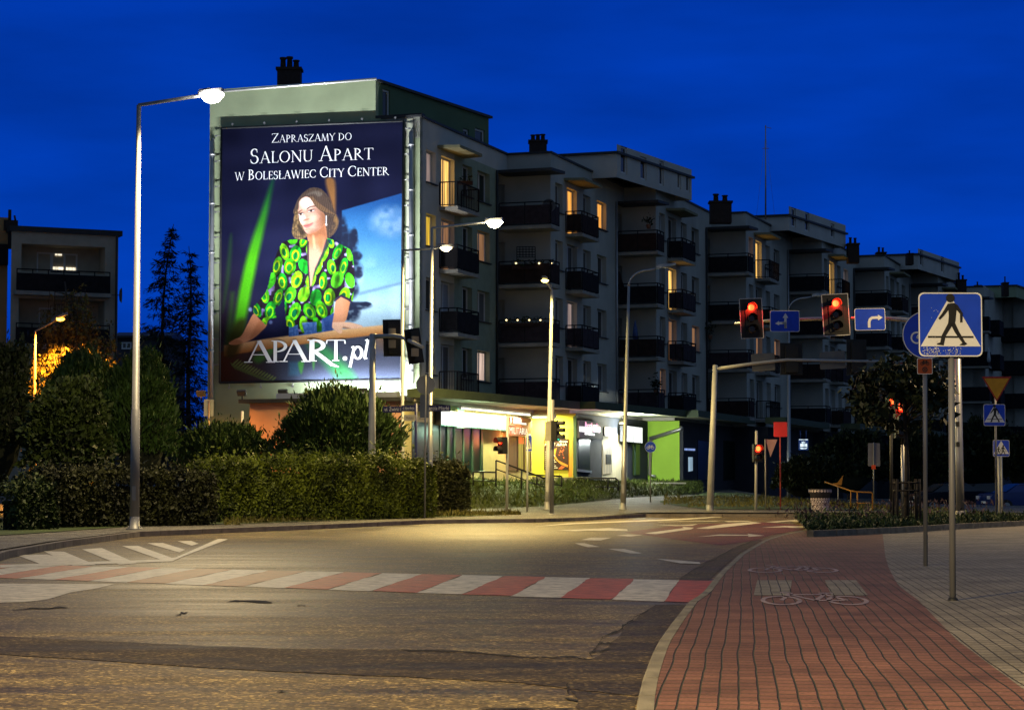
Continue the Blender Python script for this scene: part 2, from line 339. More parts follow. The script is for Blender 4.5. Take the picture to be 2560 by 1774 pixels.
patch('asphalt_patch', [(1690, 1455), (1705, 1440), (1760, 1405), (1830, 1372), (1896, 1346), (1905, 1350), (1846, 1384), (1794, 1430), (1765, 1456)], 0.004, A_PATCH)
CRACK = M('crack', (0.018, 0.015, 0.012), 0.95)
def crack(pts, w):
    mb = MB(); a = jag(pts, 4, 6); lo = []; hi = []
    for i, (x, y) in enumerate(a):
        ww = w * random.uniform(0.15, 0.75) * (0.2 if i in (0, len(a) - 1) else 1); lo.append(G(x, y + ww, 0.0075)); hi.append(G(x, y - ww, 0.0075))
    for i in range(len(a) - 1): mb.quad(lo[i], lo[i + 1], hi[i + 1], hi[i])
    return struct(mb.build('road_crack', CRACK))
crack([(1625, 1520), (1570, 1553), (1545, 1575), (1505, 1592), (1496, 1612), (1475, 1632), (1480, 1647), (1430, 1640), (1330, 1641), (1180, 1630), (1000, 1621)], 3)
crack([(1495, 1605), (1532, 1608)], 4); crack([(1480, 1630), (1527, 1618)], 4); crack([(1412, 1745), (1445, 1748)], 4); crack([(1418, 1705), (1422, 1735)], 5)
crack([(1205, 1770), (1300, 1768), (1440, 1770)], 3); crack([(1690, 1452), (1740, 1420), (1830, 1372), (1890, 1345)], 2)
crack([(570, 1500), (680, 1505)], 4); crack([(30, 1522), (170, 1517)], 3); crack([(745, 1512), (765, 1512)], 2); crack([(690, 1725), (715, 1727)], 3); crack([(440, 1535), (470, 1528)], 2)
# zebra crossing, alternating red and white
def zb(t, far): return V(2.06 - 0.54 * t, 26.7 + 0.31 * t, 0) if far else V(1.53 - 0.514 * t, 21.75 + 0.36 * t, 0)
for c, nm, mt in ((0, 'crosswalk_marking', PAINT_W), (1, 'crosswalk_marking', PAINT_R)):
    mb = MB()
    for i in range(-1, 18):
        if (i % 2 == 0) != (c == 0): continue
        n0, n1, f0, f1 = zb(i, 0), zb(i + 1, 0), zb(i, 1), zb(i + 1, 1)
        if i == -1: n0 = n1.lerp(n0, 0.62); f0 = f1.lerp(f0, 0.72)
        L0, L1 = [], []
        for q in range(9):
            j = lambda: V(random.uniform(-.02, .02), random.uniform(-.05, .05), 0.0045 + .0012 * c) if i != -1 else V(0, 0, 0.0045 + .0012 * c)
            L0.append(n0.lerp(f0, q / 8) + j()); L1.append(n1.lerp(f1, q / 8) + j())
        for q in range(8): mb.quad(L0[q], L0[q + 1], L1[q + 1], L1[q], 1 if (c == 1 and i in (9, 11)) else 0)
    struct(mb.build(nm, [mt, PAINT_O]))
mb = MB()
for q in [[(40, 1386), (120, 1385), (212, 1411), (110, 1412)], [(110, 1377), (160, 1378), (240, 1411), (182, 1413)], [(205, 1372), (255, 1369), (342, 1407), (298, 1410)],
          [(306, 1364), (344, 1363), (440, 1397), (402, 1398)], [(368, 1357), (406, 1356), (463, 1373), (449, 1380)], [(444, 1352), (478, 1351), (497, 1358), (480, 1363)],
          [(0, 1411), (0, 1418), (430, 1402), (462, 1388), (570, 1347), (545, 1346), (440, 1392), (410, 1397)]]:
    mb.poly([G(x, y, 0.0080 if len(q) > 4 else 0.0068) for x, y in q])
struct(mb.build('hatched_marking', PAINT_W))
mb = MB(); mb.poly([G(x, y, 0.0042) for x, y in [(-100, 1457), (286, 1459), (240, 1470), (175, 1480), (120, 1497), (60, 1504), (-100, 1506)]]); struct(mb.build('stop_line_marking', PAINT_W))
# arrows, dashes and lines of the side street
mb = MB()
for q in [[(1437, 1357), (1462, 1357), (1478, 1361), (1500, 1366), (1470, 1367), (1455, 1363)], [(1521, 1371), (1560, 1371), (1605, 1382), (1575, 1382)], [(1638, 1395), (1665, 1397), (1748, 1404), (1752, 1409), (1700, 1407)],
          [(1450, 1349), (1478, 1343), (1528, 1343), (1502, 1350)], [(1540, 1338), (1570, 1335), (1607, 1336), (1578, 1340)], [(1612, 1332), (1710, 1319), (1705, 1316), (1735, 1318), (1728, 1322), (1640, 1334)],
          [(1740, 1320), (1810, 1309), (1880, 1304), (1905, 1306), (1830, 1315), (1770, 1321)], [(1742, 1341), (1800, 1335), (1872, 1336), (1868, 1333), (1912, 1338), (1870, 1341), (1872, 1338), (1800, 1338)],
          [(1390, 1325), (1440, 1323), (1520, 1319), (1568, 1322), (1569, 1326), (1500, 1326), (1470, 1325), (1440, 1327)], [(1903, 1318), (1960, 1314), (2030, 1314), (2040, 1316), (2000, 1319), (1960, 1317)],
          [(1330, 1316), (1420, 1307), (1540, 1302), (1700, 1296), (1838, 1288), (1842, 1289), (1700, 1299), (1540, 1305), (1420, 1310)], [(1640, 1303), (1790, 1301), (1800, 1302), (1650, 1304)],
          [(1810, 1302), (1870, 1301), (1880, 1302.5), (1820, 1304)], [(1915, 1304), (2060, 1293), (2075, 1290), (2090, 1291), (2060, 1295), (1940, 1305)], [(1960, 1301), (2050, 1301), (2040, 1304), (1990, 1304)],
          [(1860, 1287), (1920, 1286.5), (1920, 1288), (1860, 1288.5)], [(1965, 1287), (2000, 1287), (2000, 1288.5), (1965, 1288.5)], [(1640, 1311), (1700, 1312), (1745, 1309), (1730, 1313), (1690, 1314)]]:
    mb.poly([G(x, y, 0.010) for x, y in q])
struct(mb.build('lane_marking', PAINT_W))
patch('red_cycle_lane', [(1560, 1330), (1700, 1311), (1900, 1304), (2010, 1312), (2010, 1322), (1930, 1336), (1890, 1350), (1800, 1362), (1720, 1352), (1640, 1341)], 0.0042, A_RED)
# painted bicycles on the cycle path
def bike(mb, T, w, m=0):
    def ring(cx, cy, r):
        n = 22
        for i in range(n):
            a, b = 2 * math.pi * i / n, 2 * math.pi * (i + 1) / n
            mb.quad(T(cx + r * math.cos(a), cy + r * math.sin(a)), T(cx + r * math.cos(b), cy + r * math.sin(b)), T(cx + (r - w) * math.cos(b), cy + (r - w) * math.sin(b)), T(cx + (r - w) * math.cos(a), cy + (r - w) * math.sin(a)), m)
    def bar(x0, y0, x1, y1, ww=w):
        l = math.hypot(x1 - x0, y1 - y0); nx, ny = -(y1 - y0) / l * ww / 2, (x1 - x0) / l * ww / 2
        mb.quad(T(x0 + nx, y0 + ny), T(x1 + nx, y1 + ny), T(x1 - nx, y1 - ny), T(x0 - nx, y0 - ny), m)
    ring(-0.52, 0, 0.33); ring(0.52, 0, 0.33)
    bar(-0.52, 0, -0.25, 0.42); bar(-0.25, 0.42, 0.33, 0.42); bar(0.52, 0, 0.30, 0.55); bar(0.30, 0.55, 0.48, 0.60); bar(-0.02, -0.02, -0.28, 0.52); bar(-0.02, -0.02, 0.33, 0.42); bar(-0.52, 0, -0.02, -0.02); bar(-0.40, 0.54, -0.16, 0.54)
PB = wpaint('path_symbol_paint', (0.40, 0.30, 0.26), 0.75)
for (xc, yc, ww, sg) in ((2032, 1494, 265, 1), (1980, 1421, 225, 1)):
    c = G(xc, yc, 0.1045); mb = MB(); k = (G(xc + ww / 2, yc, 0.1045) - c).x / 0.85
    bike(mb, lambda x, y: V(c.x - x * k + (y - .15) * .25, c.y + (y - 0.15) * 2.5, 0.1045), 0.075); struct(mb.build('bicycle_marking', PB))
# far side: kerb, footway, rising ground
LPX = [(-160, 1424), (0, 1376), (143, 1352), (334, 1328), (600, 1318), (830, 1309), (1060, 1299), (1200, 1297), (1330, 1296), (1400, 1294), (1450, 1292), (1504, 1289), (1600, 1284), (1773, 1284), (2110, 1284), (2320, 1283)]
Lk = [G(x, y, 0.12) for x, y in LPX]
kerb('far_kerb', [V(-6.55, -20, .12), V(-6.8, 10, .12)] + Lk[:9], 0.15, 0.122, -0.02, KERB_D); kerb('far_kerb', Lk[8:12], 0.15, 0.122, -0.02, CONC); kerb('far_kerb', Lk[11:], 0.15, 0.122, -0.02, KERB_D)
mb = MB(); L4 = Lk[4]
mb.poly([V(-6.6, -25, .117), V(-6.9, 10, .117)] + [V(p.x - .15, p.y, .117) for p in Lk[:4]] + [V(L4.x, L4.y + .15, .117), V(L4.x, 84.5, .117), V(-60, 84.5, .117), V(-60, -25, .117)])
xs = [p.x for p in Lk[4:]]; cols = []
for x in [-60, -40, -25, -14] + xs + [45]:
    if x < L4.x - .01: y0 = 84.35
    elif x >= xs[-1]: y0 = Lk[-1].y
    else: i = max(j for j in range(len(xs) - 1) if xs[j] <= x + 1e-9); y0 = Lk[4 + i].y + (Lk[5 + i].y - Lk[4 + i].y) * (x - xs[i]) / max(1e-6, xs[i + 1] - xs[i])
    ys = [y0 + 0.15 + (84.5 - y0 - .15) * k / 5 for k in range(5)] + list(np.linspace(86, 330, 22))
    cols.append([V(x, y, (zf(x, y) if y < 135 else zf(x, 135)) - 0.003) for y in ys])
cols.insert(4, [V(L4.x - .001, max(84.35, p.y), p.z) for p in cols[4]])
for a, b in zip(cols, cols[1:]):
    for i in range(len(a) - 1): mb.quad(a[i], b[i], b[i + 1], a[i + 1])
struct(mb.build('far_footway', A_SIDE, origin=(0, 0, 0)))
def gpatch(name, pxy, m, n=1, dz=0.012):   # a patch lying on the rising far ground
    mb = MB(); pts = []
    for (x, y, Y) in pxy: d = ray(x, 1216); X = d.x / d.y * Y; pts.append(V(X, Y, zf(X, Y) + dz))
    mb.poly(pts); return struct(mb.build(name, m, origin=(0, 0, 0)))
gpatch('verge', [(60, 0, 47), (330, 0, 56.2), (600, 0, 60), (1165, 0, 75), (1270, 0, 79.9), (1200, 0, 79.9), (900, 0, 79.9), (300, 0, 79.9), (-100, 0, 79.9), (-100, 0, 44)], GRASS)
mb = MB(); aa = []
for (x, Y0) in [(1650, 95), (1690, 90.5), (1760, 86.3), (1850, 85.7), (2000, 85.7), (2200, 85.7), (2420, 85.7)]:
    cl = []
    for Y in np.linspace(Y0, max(Y0 + 2, {1650: 97, 1690: 98}.get(x, 112)), 6): X = ray(x, 1216).x / ray(x, 1216).y * Y; cl.append(V(X, Y, zf(X, Y) + 0.02))
    aa.append(cl)
for a, b in zip(aa, aa[1:]):
    for i in range(5): mb.quad(a[i], b[i], b[i + 1], a[i + 1])
struct(mb.build('lawn', GRASS, origin=(0, 0, 0)))
# ================================================================ APARTMENT BUILDING (stepped block)
ZR = P(1050, 287, 93.0).z
U = V(0.327, 0.945, 0).normalized(); NV = V(0.945, -0.327, 0).normalized(); Z3 = V(0, 0, 1)
def Zp(px, py): p = G(px, py, ZR); return V(p.x, p.y, 0)
C = [Zp(1050, 287), Zp(1376, 378), Zp(1639, 461.5), Zp(1864, 528.5), Zp(2054, 588)]
st = (C[4] - C[1]) / 3.0
while len(C) < 10: C.append(C[-1] + st)
LK = [(C[k + 1] - C[k]).dot(U) for k in range(9)]; SK = [0] + [(C[k + 1] - C[k]).dot(NV) for k in range(9)]
def at(k, u, n, z): return C[k] + U * u + NV * n + V(0, 0, z)
CREAM = M('render_cream', (0.44, 0.43, 0.38), 0.9, var=0.12, scale=0.9, bump=0.15, bscale=40)
PALE = M('render_pale', (0.50, 0.49, 0.45), 0.9, var=0.12, scale=0.8, bump=0.15, bscale=40)
GREEN = M('render_green', (0.30, 0.36, 0.22), 0.9, var=0.14, scale=0.7, bump=0.2, bscale=30)
GREEN_D = M('render_dark_green', (0.10, 0.16, 0.085), 0.9, var=0.12, scale=0.8)
COPE = M('roof_sheet_dark', (0.025, 0.027, 0.03), 0.6, var=0.2)
SLAB = M('balcony_slab', (0.30, 0.28, 0.24), 0.85, var=0.2, scale=2)
RAIL = M('railing_dark', (0.018, 0.017, 0.02), 0.9, var=0.3, scale=4, spec=.08)
RAILB = M('railing_brown', (0.035, 0.022, 0.020), 0.9, var=0.35, scale=4, spec=.08)
RAILV = M('railing_violet', (0.045, 0.034, 0.040), 0.9, var=0.3, scale=4, spec=.08)
FRAME = M('window_frame_white', (0.60, 0.60, 0.58), 0.5, var=0.05)
GLASS = M('window_glass_dark', (0.012, 0.014, 0.018), 0.08, var=0.3, scale=1.2, spec=0.6)
GLASS_C = M('window_curtain_dark', (0.10, 0.095, 0.09), 0.5, var=0.5, scale=2.0, streak=(9, 9, 0.4))
BLIND = M('roller_blind', (0.32, 0.32, 0.34), 0.6, var=0.1, scale=12, streak=(0.1, 0.1, 6))
BRICKD = M('chimney_brick', (0.035, 0.022, 0.018), 0.9, var=0.4, scale=9)
STEEL = M('galvanised_steel', (0.36, 0.36, 0.36), 0.42, 0.75, var=0.15, scale=6, streak=(1, 1, 0.3))
PIPE = M('pipe_steel', (0.42, 0.43, 0.45), 0.4, 0.5, var=0.15, scale=3)
def litmat(name, col, es):
    if name in MATS: return MATS[name]
    m = bpy.data.materials.new(name); m.use_nodes = True; MATS[name] = m; t = m.node_tree; b = t.nodes['Principled BSDF']; L = t.links.new; es = es * (1.5 if 'room' in name else 1)
    tcn = t.nodes.new('ShaderNodeTexCoord'); mpn = t.nodes.new('ShaderNodeMapping'); mpn.inputs['Scale'].default_value = (7, 7, 0.5); L(tcn.outputs['Object'], mpn.inputs[0])
    n = t.nodes.new('ShaderNodeTexNoise'); n.inputs['Scale'].default_value = 1.3; n.inputs['Detail'].default_value = 3; L(mpn.outputs[0], n.inputs['Vector'])
    mr = t.nodes.new('ShaderNodeMapRange'); mr.inputs[1].default_value = 0.35; mr.inputs[2].default_value = 0.65; mr.inputs[3].default_value = es * 0.55; mr.inputs[4].default_value = es * 1.35
    L(n.outputs['Fac'], mr.inputs[0]); L(mr.outputs[0], b.inputs['Emission Strength']); b.inputs['Emission Color'].default_value = col + (1,)
    b.inputs['Base Color'].default_value = (0.05, 0.05, 0.05, 1); return m
LIT_W = litmat('lit_room_warm', (1.0, 0.55, 0.13), 0.95); LIT_O = litmat('lit_room_orange', (1.0, 0.42, 0.07), 0.8); LIT_Y = litmat('lit_room_yellow', (1.0, 0.62, 0.05), 0.55)
LIT_P = litmat('lit_blind_pale', (1.0, 0.72, 0.58), 0.65); LIT_D = litmat('lit_room_dim', (0.75, 0.36, 0.16), 0.22); LIT_F = litmat('lit_room_faint', (0.55, 0.40, 0.36), 0.30)
apt = thing('apartment_building', 'long stepped five storey apartment block with black balconies and shops below', 'apartment building', C[0] + V(0, 0, 0))
def wall_holes(mb, o, du, w, z0, z1, holes, nrm, dep, mf=lambda u: 0):
    us = sorted({0.0, w, *[h[0] for h in holes], *[h[1] for h in holes]}); zs = sorted({z0, z1, *[h[2] for h in holes], *[h[3] for h in holes]})
    q = lambda u, z, d=0.0: o + du * u + V(0, 0, z) - nrm * d
    for a, b in zip(us, us[1:]):
        for c, d in zip(zs, zs[1:]):
            if any(h[0] <= a and b <= h[1] and h[2] <= c and d <= h[3] for h in holes): continue
            mb.quad(q(a, c), q(b, c), q(b, d), q(a, d), mf((a + b) / 2))
    for (a, b, c, d) in holes:
        m = mf((a + b) / 2)
        mb.quad(q(a, c), q(a, d), q(a, d, dep), q(a, c, dep), m); mb.quad(q(b, c), q(b, c, dep), q(b, d, dep), q(b, d), m)
        mb.quad(q(a, d), q(b, d), q(b, d, dep), q(a, d, dep), m); mb.quad(q(a, c), q(a, c, dep), q(b, c, dep), q(b, c), m)
def window(parent, o, du, a, b, c, d, nrm, dep, glass, name='window', mull=1, sill=True, fr=0.08):
    q = lambda u, z, dd: o + du * u + V(0, 0, z) - nrm * dd
    mb = MB(); fw = fr; t = 0.06; di = dep - 0.004
    for (x0, x1, y0, y1) in [(a, b, c, c + fw), (a, b, d - fw, d), (a, a + fw, c + fw, d - fw), (b - fw, b, c + fw, d - fw)] + [((a + (b - a) * (i + 1) / (mull + 1)) - fw * .6, (a + (b - a) * (i + 1) / (mull + 1)) + fw * .6, c + fw, d - fw) for i in range(mull)]:
        mb.obox(q(x0, y0, di), du * (x1 - x0), V(0, 0, y1 - y0), nrm * t)
    if sill: mb.obox(q(a - 0.06, c - 0.055, 0.02), du * (b - a + 0.12), V(0, 0, 0.05), nrm * 0.12, 1)
    f = mb.build(name, [FRAME, COPE], parent); ORG[f.name] = ORG[parent.name]
    p = MB(); p.quad(q(a + fw / 2, c + fw / 2, di - 0.02), q(b - fw / 2, c + fw / 2, di - 0.02), q(b - fw / 2, d - fw / 2, di - 0.02), q(a + fw / 2, d - fw / 2, di - 0.02)); p.build('pane', glass, f)
    return f
FLO = [6.05, 8.85, 11.65, 14.45]
LIT = {(0, 'D', 3): LIT_W, (0, 'A', 2): LIT_Y, (0, 'A', 3): LIT_F, (0, 'W', 0): LIT_P, (0, 'W', 2): LIT_D, (1, 'D', 3): LIT_O, (2, 'W', 3): LIT_O, (1, 'W', 3): LIT_D,
       (2, 'D', 2): LIT_W, (2, 'W', 1): LIT_D, (3, 'D', 3): LIT_W, (3, 'A', 3): LIT_D, (4, 'D', 3): LIT_W, (2, 'A', 0): LIT_D, (1, 'D', 2): GLASS_C, (3, 'D', 1): LIT_D, (4, 'D', 2): LIT_D, (3, 'W', 1): LIT_D, (4, 'W', 3): LIT_F, (1, 'D', 1): LIT_F, (0, 'D', 2): LIT_D, (1, 'A', 1): GLASS_C, (2, 'D', 1): LIT_D}
LIT[(1, 'W', 3)] = LIT_O; LIT[(2, 'W', 3)] = GLASS
def railing(parent, pts, z, h, mat, solid=True, bars=0.11):
    mb = MB()
    for a, b in zip(pts, pts[1:]):
        a, b = Vector(a), Vector(b); L = (b - a).length; t = (b - a) / L; nn = V(t.y, -t.x, 0)
        mb.obox(a + V(0, 0, z + h - 0.05) - nn * 0.025, t * L, nn * 0.05, V(0, 0, 0.05)); mb.obox(a + V(0, 0, z + 0.06) - nn * 0.02, t * L, nn * 0.04, V(0, 0, 0.04))
        if solid: mb.obox(a + V(0, 0, z + 0.11) - nn * 0.012 + t * 0.05, t * (L - 0.1), nn * 0.02, V(0, 0, h - 0.28), 1)
        n = max(2, int(L / (0.9 if solid else bars)))
        for i in range(n + 1):
            w = 0.045 if (solid or i in (0, n)) else 0.018
            mb.obox(a + t * (L * i / n - w / 2) - nn * (w / 2 + (0.012 if solid else 0)) + V(0, 0, z + 0.10), t * w, nn * w, V(0, 0, h - 0.15))
    return mb.build('railing', [RAIL, mat], parent)
def balcony(k, u0, u1, n0, n1, zs, mat, edge=SLAB):
    mb = MB(); mb.obox(at(k, u0, n0, zs), U * (u1 - u0), NV * (n1 - n0), V(0, 0, 0.16))
    o = mb.build('balcony', [edge], apt); ORG[o.name] = ORG[apt.name]; return o
NS = 7
for k in range(NS):
    L = LK[k]; wi = L - 1.35; fine = k <= 4
    holes = []; cols = {'A': (0.75, 1.95), 'D': (2.6, 4.25), 'B': (5.3, 6.6), 'W': (7.7, 9.4)}
    if k == 0: cols['W'] = (7.3, 9.0)
    for z in FLO:
        for c, (a, b) in cols.items():
            if b > wi - 0.4: continue
            holes.append((a, b, z - (0.86 if c == 'D' else 0), z + 1.42))
    mb = MB(); o = at(k, 0, 0, 0)
    wall_holes(mb, o, U, wi, 4.7, 16.25, holes, NV, 0.32, (lambda u: 1 if (k == 0 and u > 4.6) else 0) if k % 2 == 0 else (lambda u: 0))
    mb.quad(at(k, wi, 0, 4.7), at(k, wi, -1.3, 4.7), at(k, wi, -1.3, 16.25), at(k, wi, 0, 16.25))              # return into the corner loggia
    mb.obox(at(k, 0.0, 0.0, 16.25), U * L, NV * -1.6, V(0, 0, ZR - 16.25 - 0.1))                               # parapet band
    # end wall of the next section, with the back wall of the loggia
    if k + 1 < len(SK):
        s = SK[k + 1]; eh = [(0.35, 1.15, z - 0.86, z + 1.3) for z in FLO]
        wall_holes(mb, at(k + 1, 0, -s - 1.3, 0), NV, s + 1.3, 4.7, 16.25, eh, -U, 0.2, lambda u: 2)
        mb.obox(at(k + 1, -0.02, -s - 0.0, 16.25), U * 1.2, NV * (s + 0.02), V(0, 0, ZR - 16.25 - 0.1), 2)
    w = mb.build('wall', [CREAM if k != 0 else PALE, M('render_grey_green', (0.27, 0.31, 0.22), 0.9, var=0.12), CREAM], apt)
    mb = MB(); mb.obox(at(k, -0.06, 0.08, ZR - 0.1), U * (L + 0.12), NV * -1.9, V(0, 0, 0.1))
    if k + 1 < len(SK): mb.obox(at(k + 1, -0.12, -SK[k + 1] - 0.1, ZR - 0.1), U * 1.5, NV * (SK[k + 1] + 0.02), V(0, 0, 0.104))
    mb.build('coping', COPE, apt)
    rm = [RAIL, RAILB, RAILV]
    for i, z in enumerate(FLO):
        rnd = random.Random(k * 10 + i)
        if fine:
            for c, (a, b) in cols.items():
                if b > wi - 0.4: continue
                g = LIT.get((k, c, i)) or rnd.choice([GLASS, GLASS, GLASS_C, GLASS_C, BLIND if c in 'BD' else GLASS])
                window(apt, o, U, a, b, z - (0.86 if c == 'D' else 0), z + 1.42, NV, 0.30, g, 'balcony_door' if c == 'D' else 'window', 0 if c == 'A' else 1, c != 'D')
        bl = balcony(k, 2.3, 5.15, 0.004, 0.9, z - 1.08, rm)
        railing(bl, [at(k, 2.34, 0.03, 0), at(k, 2.34, 0.86, 0), at(k, 5.1, 0.86, 0), at(k, 5.1, 0.03, 0)], z - 0.93, 1.12, rnd.choice([RAIL, RAILB, RAIL, RAILV]), rnd.random() < 0.75 and not (k == 0 and i == 3))
        if k + 1 < len(SK):
            s = SK[k + 1]; bl = balcony(k + 1, -1.42, -0.004, -s + 0.01, 0.5, z - 1.08, rm)
            railing(bl, [at(k + 1, -1.38, -s + 0.05, 0), at(k + 1, -1.38, 0.46, 0), at(k + 1, -0.05, 0.46, 0)], z - 0.93, 1.15, rnd.choice([RAIL, RAILB, RAIL, RAILV]))
    mb = MB(); mb.prism([at(k, 2.1, 0.004, 16.12), at(k, 2.3, 1.0, 16.12), at(k, 5.2, 1.0, 16.12), at(k, 5.5, 0.004, 16.12)], V(0, 0, 0.13)); mb.build('canopy', [M('canopy_soffit', (0.20, 0.19, 0.11), 0.9)], apt)
    if k + 1 < len(SK):
        s = SK[k + 1]; mb = MB(); mb.prism([at(k + 1, -1.5, -s - 0.05, 16.1), at(k + 1, -1.5, 0.55, 16.1), at(k + 1, -0.03, 0.75, 16.1), at(k + 1, -0.03, -s - 0.05, 16.1)], V(0, 0, 0.14)); mb.build('canopy', [COPE], apt)
    # rain pipe beside the window column
    mb = MB(); mb.tube([at(k, wi - 0.35, 0.07, 4.8), at(k, wi - 0.35, 0.07, 16.2)], 0.055, 8); mb.build('rain_pipe', PIPE if k % 2 else COPE, apt)
# the far end beyond, and the dark core that closes the block
mb = MB()
for k in range(10):
    L = LK[k] if k < 9 else 12.0; w_in = 9.5
    mb.obox(at(k, 0.34 if k == 0 else 0.25, -0.36, 1.0), U * (L - 1.75), NV * -(w_in - 0.4), V(0, 0, ZR - 1.1)); 
mb.build('core_wall', [CREAM], apt)
mb = MB()
for k in (7, 8, 9):
    L = LK[min(k, 8)]; mb.obox(at(k, 0, 0.01, 4.7), U * L, NV * -1.0, V(0, 0, ZR - 4.7), 0)
    for z in FLO: mb.obox(at(k, 2.3, 0.02, z - 1.0), U * 3, NV * 0.9, V(0, 0, 1.2), 1); mb.obox(at(k, -1.4, -2, z - 1.0), U * 1.4, NV * 2.4, V(0, 0, 1.2), 1)
mb.build('far_wall', [CREAM, RAIL], apt)
# end wall that carries the banner
WL = (PL(522, 600, C[0], U) - C[0]).dot(NV)          # negative: left end of the wall
pz = P(939, 197, C[0].y + 0.7).z
NP = (PL(939, 240, C[0], U) - C[0]).dot(NV)
ewl = (PL(522, 208, C[0], U)).z
mb = MB()
mb.prism([at(0, 0, 0, 0.2), at(0, 0, WL, 0.2), at(0, 0, WL, PL(939, 197, C[0], U).z), at(0, 0, NP, PL(939, 197, C[0], U).z), at(0, 0, NP, ZR - 0.02), at(0, 0, 0, ZR - 0.02)], U * 0.33)
mb.build('end_wall', GREEN, apt)
mb = MB(); mb.obox(at(0, -0.005, -0.62, 4.75), U * -0.012, NV * 0.3, V(0, 0, ZR - 4.9)); mb.build('wall_stripe', [M('render_stripe', (0.52, 0.54, 0.42), 0.9, var=0.1)], apt)
mb = MB(); mb.obox(at(0, -0.03, NP, ZR - 0.05), U * 0.4, NV * (-NP + 0.1), V(0, 0, 0.12)); mb.build('coping', COPE, apt)
ZT = PL(939, 197, C[0], U).z
# penthouses, turned along the line of the steps
def penthouse(cn, length, flank, z0, z1, mats, wins, flank_dir=-NV, d=V(0.455, 0.89, 0)):
    d = d.normalized(); cn = V(cn.x, cn.y, 0); nr = V(d.y, -d.x, 0)
    mb = MB(); a, b = cn, cn + d * length; c2 = b + flank_dir * flank; dd = cn + flank_dir * flank
    q = lambda p, z: V(p.x, p.y, z)
    hl = [(w[0], w[1], w[2], w[3]) for w in wins]
    wall_holes(mb, cn, d, length, z0, z1, hl, nr, 0.15, lambda u: 0)
    mb.quad(q(a, z0), q(dd, z0), q(dd, z1), q(a, z1), 1); mb.quad(q(b, z0), q(c2, z0), q(c2, z1), q(b, z1), 0); mb.quad(q(dd, z0), q(c2, z0), q(c2, z1), q(dd, z1), 0)
    mb.prism([q(a, z1) - d * 0.12 + nr * 0.12, q(b, z1) + d * 0.2 + nr * 0.12, q(c2, z1) + d * 0.2, q(dd, z1) - d * 0.12], V(0, 0, 0.12), 2)
    ph = mb.build('penthouse', mats, apt); ORG[ph.name] = ORG[apt.name]
    for w in hl: window(ph, cn, d, w[0], w[1], w[2], w[3], nr, 0.14, GLASS, 'window', 0, False, 0.1)
penthouse(at(0, 0.34, NP, 0), 10.4, -WL + NP, ZR - 0.4, ZT - 0.1, [GREEN_D, GREEN, COPE], [(0.35, 1.0, ZR + 0.12, ZR + 1.4), (3.2, 3.9, ZR - .1, ZR + 0.62), (5.6, 6.2, ZR - .2, ZR + 0.55), (7.8, 8.4, ZR - .2, ZR + 0.75), (9.0, 10.0, ZR - .2, ZR + 0.95)])
mb = MB(); mb.tube([PL(525, 231, C[0] - U * 0.1, U), PL(640, 221.5, C[0] - U * 0.1, U), PL(941, 197.5, C[0] - U * 0.1, U)], 0.06, 6); mb.build('roof_edge', [M('zinc_edge', (0.7, 0.7, 0.68), 0.35, 0.6)], apt)
p2 = P(1542, 384, C[1].y + 6.0); penthouse(p2, 10.0, 7.2, ZR - 0.4, p2.z, [PALE, PALE, COPE], [(0.5, 1.3, ZR - .1, ZR + 1.3), (3.0, 3.8, ZR - .1, ZR + 1.1), (5.5, 6.1, ZR - .1, ZR + 1.2), (8.0, 8.5, ZR, ZR + 0.9), (9.2, 9.8, ZR, ZR + 0.9)])
p3 = P(1972, 540, C[3].y + 6.0); penthouse(p3, 11.0, 6.0, ZR - 0.4, p3.z, [PALE, PALE, COPE], [(0.5, 1.3, ZR - .1, ZR + 1.1), (3.0, 3.8, ZR - .1, ZR + 1.1), (8.0, 8.7, ZR, ZR + 0.9)])
p4 = P(2295, 637, C[5].y + 6.0); penthouse(p4, 11.0, 7.0, ZR - 0.4, p4.z, [PALE, PALE, COPE], [(0.5, 1.3, ZR - .1, ZR + 1.1), (6.0, 6.8, ZR - .1, ZR + 1.1)])
p5 = P(2540, 715, C[7].y + 6.0); penthouse(p5, 11.0, 7.0, ZR - 0.4, p5.z, [GREEN, GREEN, COPE], [])
# chimneys
def chimney(x0, x1, yt, yb, Y, pots=2, cap=True):
    a, b = P(x0, yt, Y), P(x1, yt, Y); zb_ = P(x0, yb, Y).z - 0.6; w = b.x - a.x; h = a.z - zb_
    mb = MB(); cx = (a.x + b.x) / 2; mb.box((cx, Y + 0.4, zb_ + h * 0.32), (w, 0.8, h * 0.64)); mb.box((cx, Y + 0.4, zb_ + h * 0.67), (w * 1.12, 0.92, h * 0.06))
    for i in range(pots):
        f = (i + 0.5) / pots - 0.5; hh = h * random.uniform(0.18, 0.30); mb.lathe((cx + w * f * 0.85, Y + 0.4, zb_ + h * 0.70), [(w * 0.13, 0), (w * 0.11, hh * 0.8), (w * 0.15, hh * 0.82), (w * 0.15, hh), (0.0, hh)], 8)
    mb.build('chimney', BRICKD, apt)
chimney(693, 751, 136, 208, C[0].y + 4, 3); chimney(1323, 1367, 326, 374, C[1].y + 3, 3); chimney(1776, 1829, 478, 530, C[2].y + 6, 2); chimney(2120, 2148, 586, 634, C[4].y + 3, 2)
chimney(2193, 2216, 616, 640, C[5].y + 3, 2); chimney(2268, 2284, 620, 640, C[5].y + 4, 1); chimney(2393, 2416, 680, 720, C[6].y + 3, 2); chimney(2438, 2454, 700, 722, C[7].y + 3, 1); chimney(2508, 2522, 690, 722, C[7].y + 3, 1)
mb = MB(); ap = P(1914, 528, 128); at_ = P(1914, 313, 128)
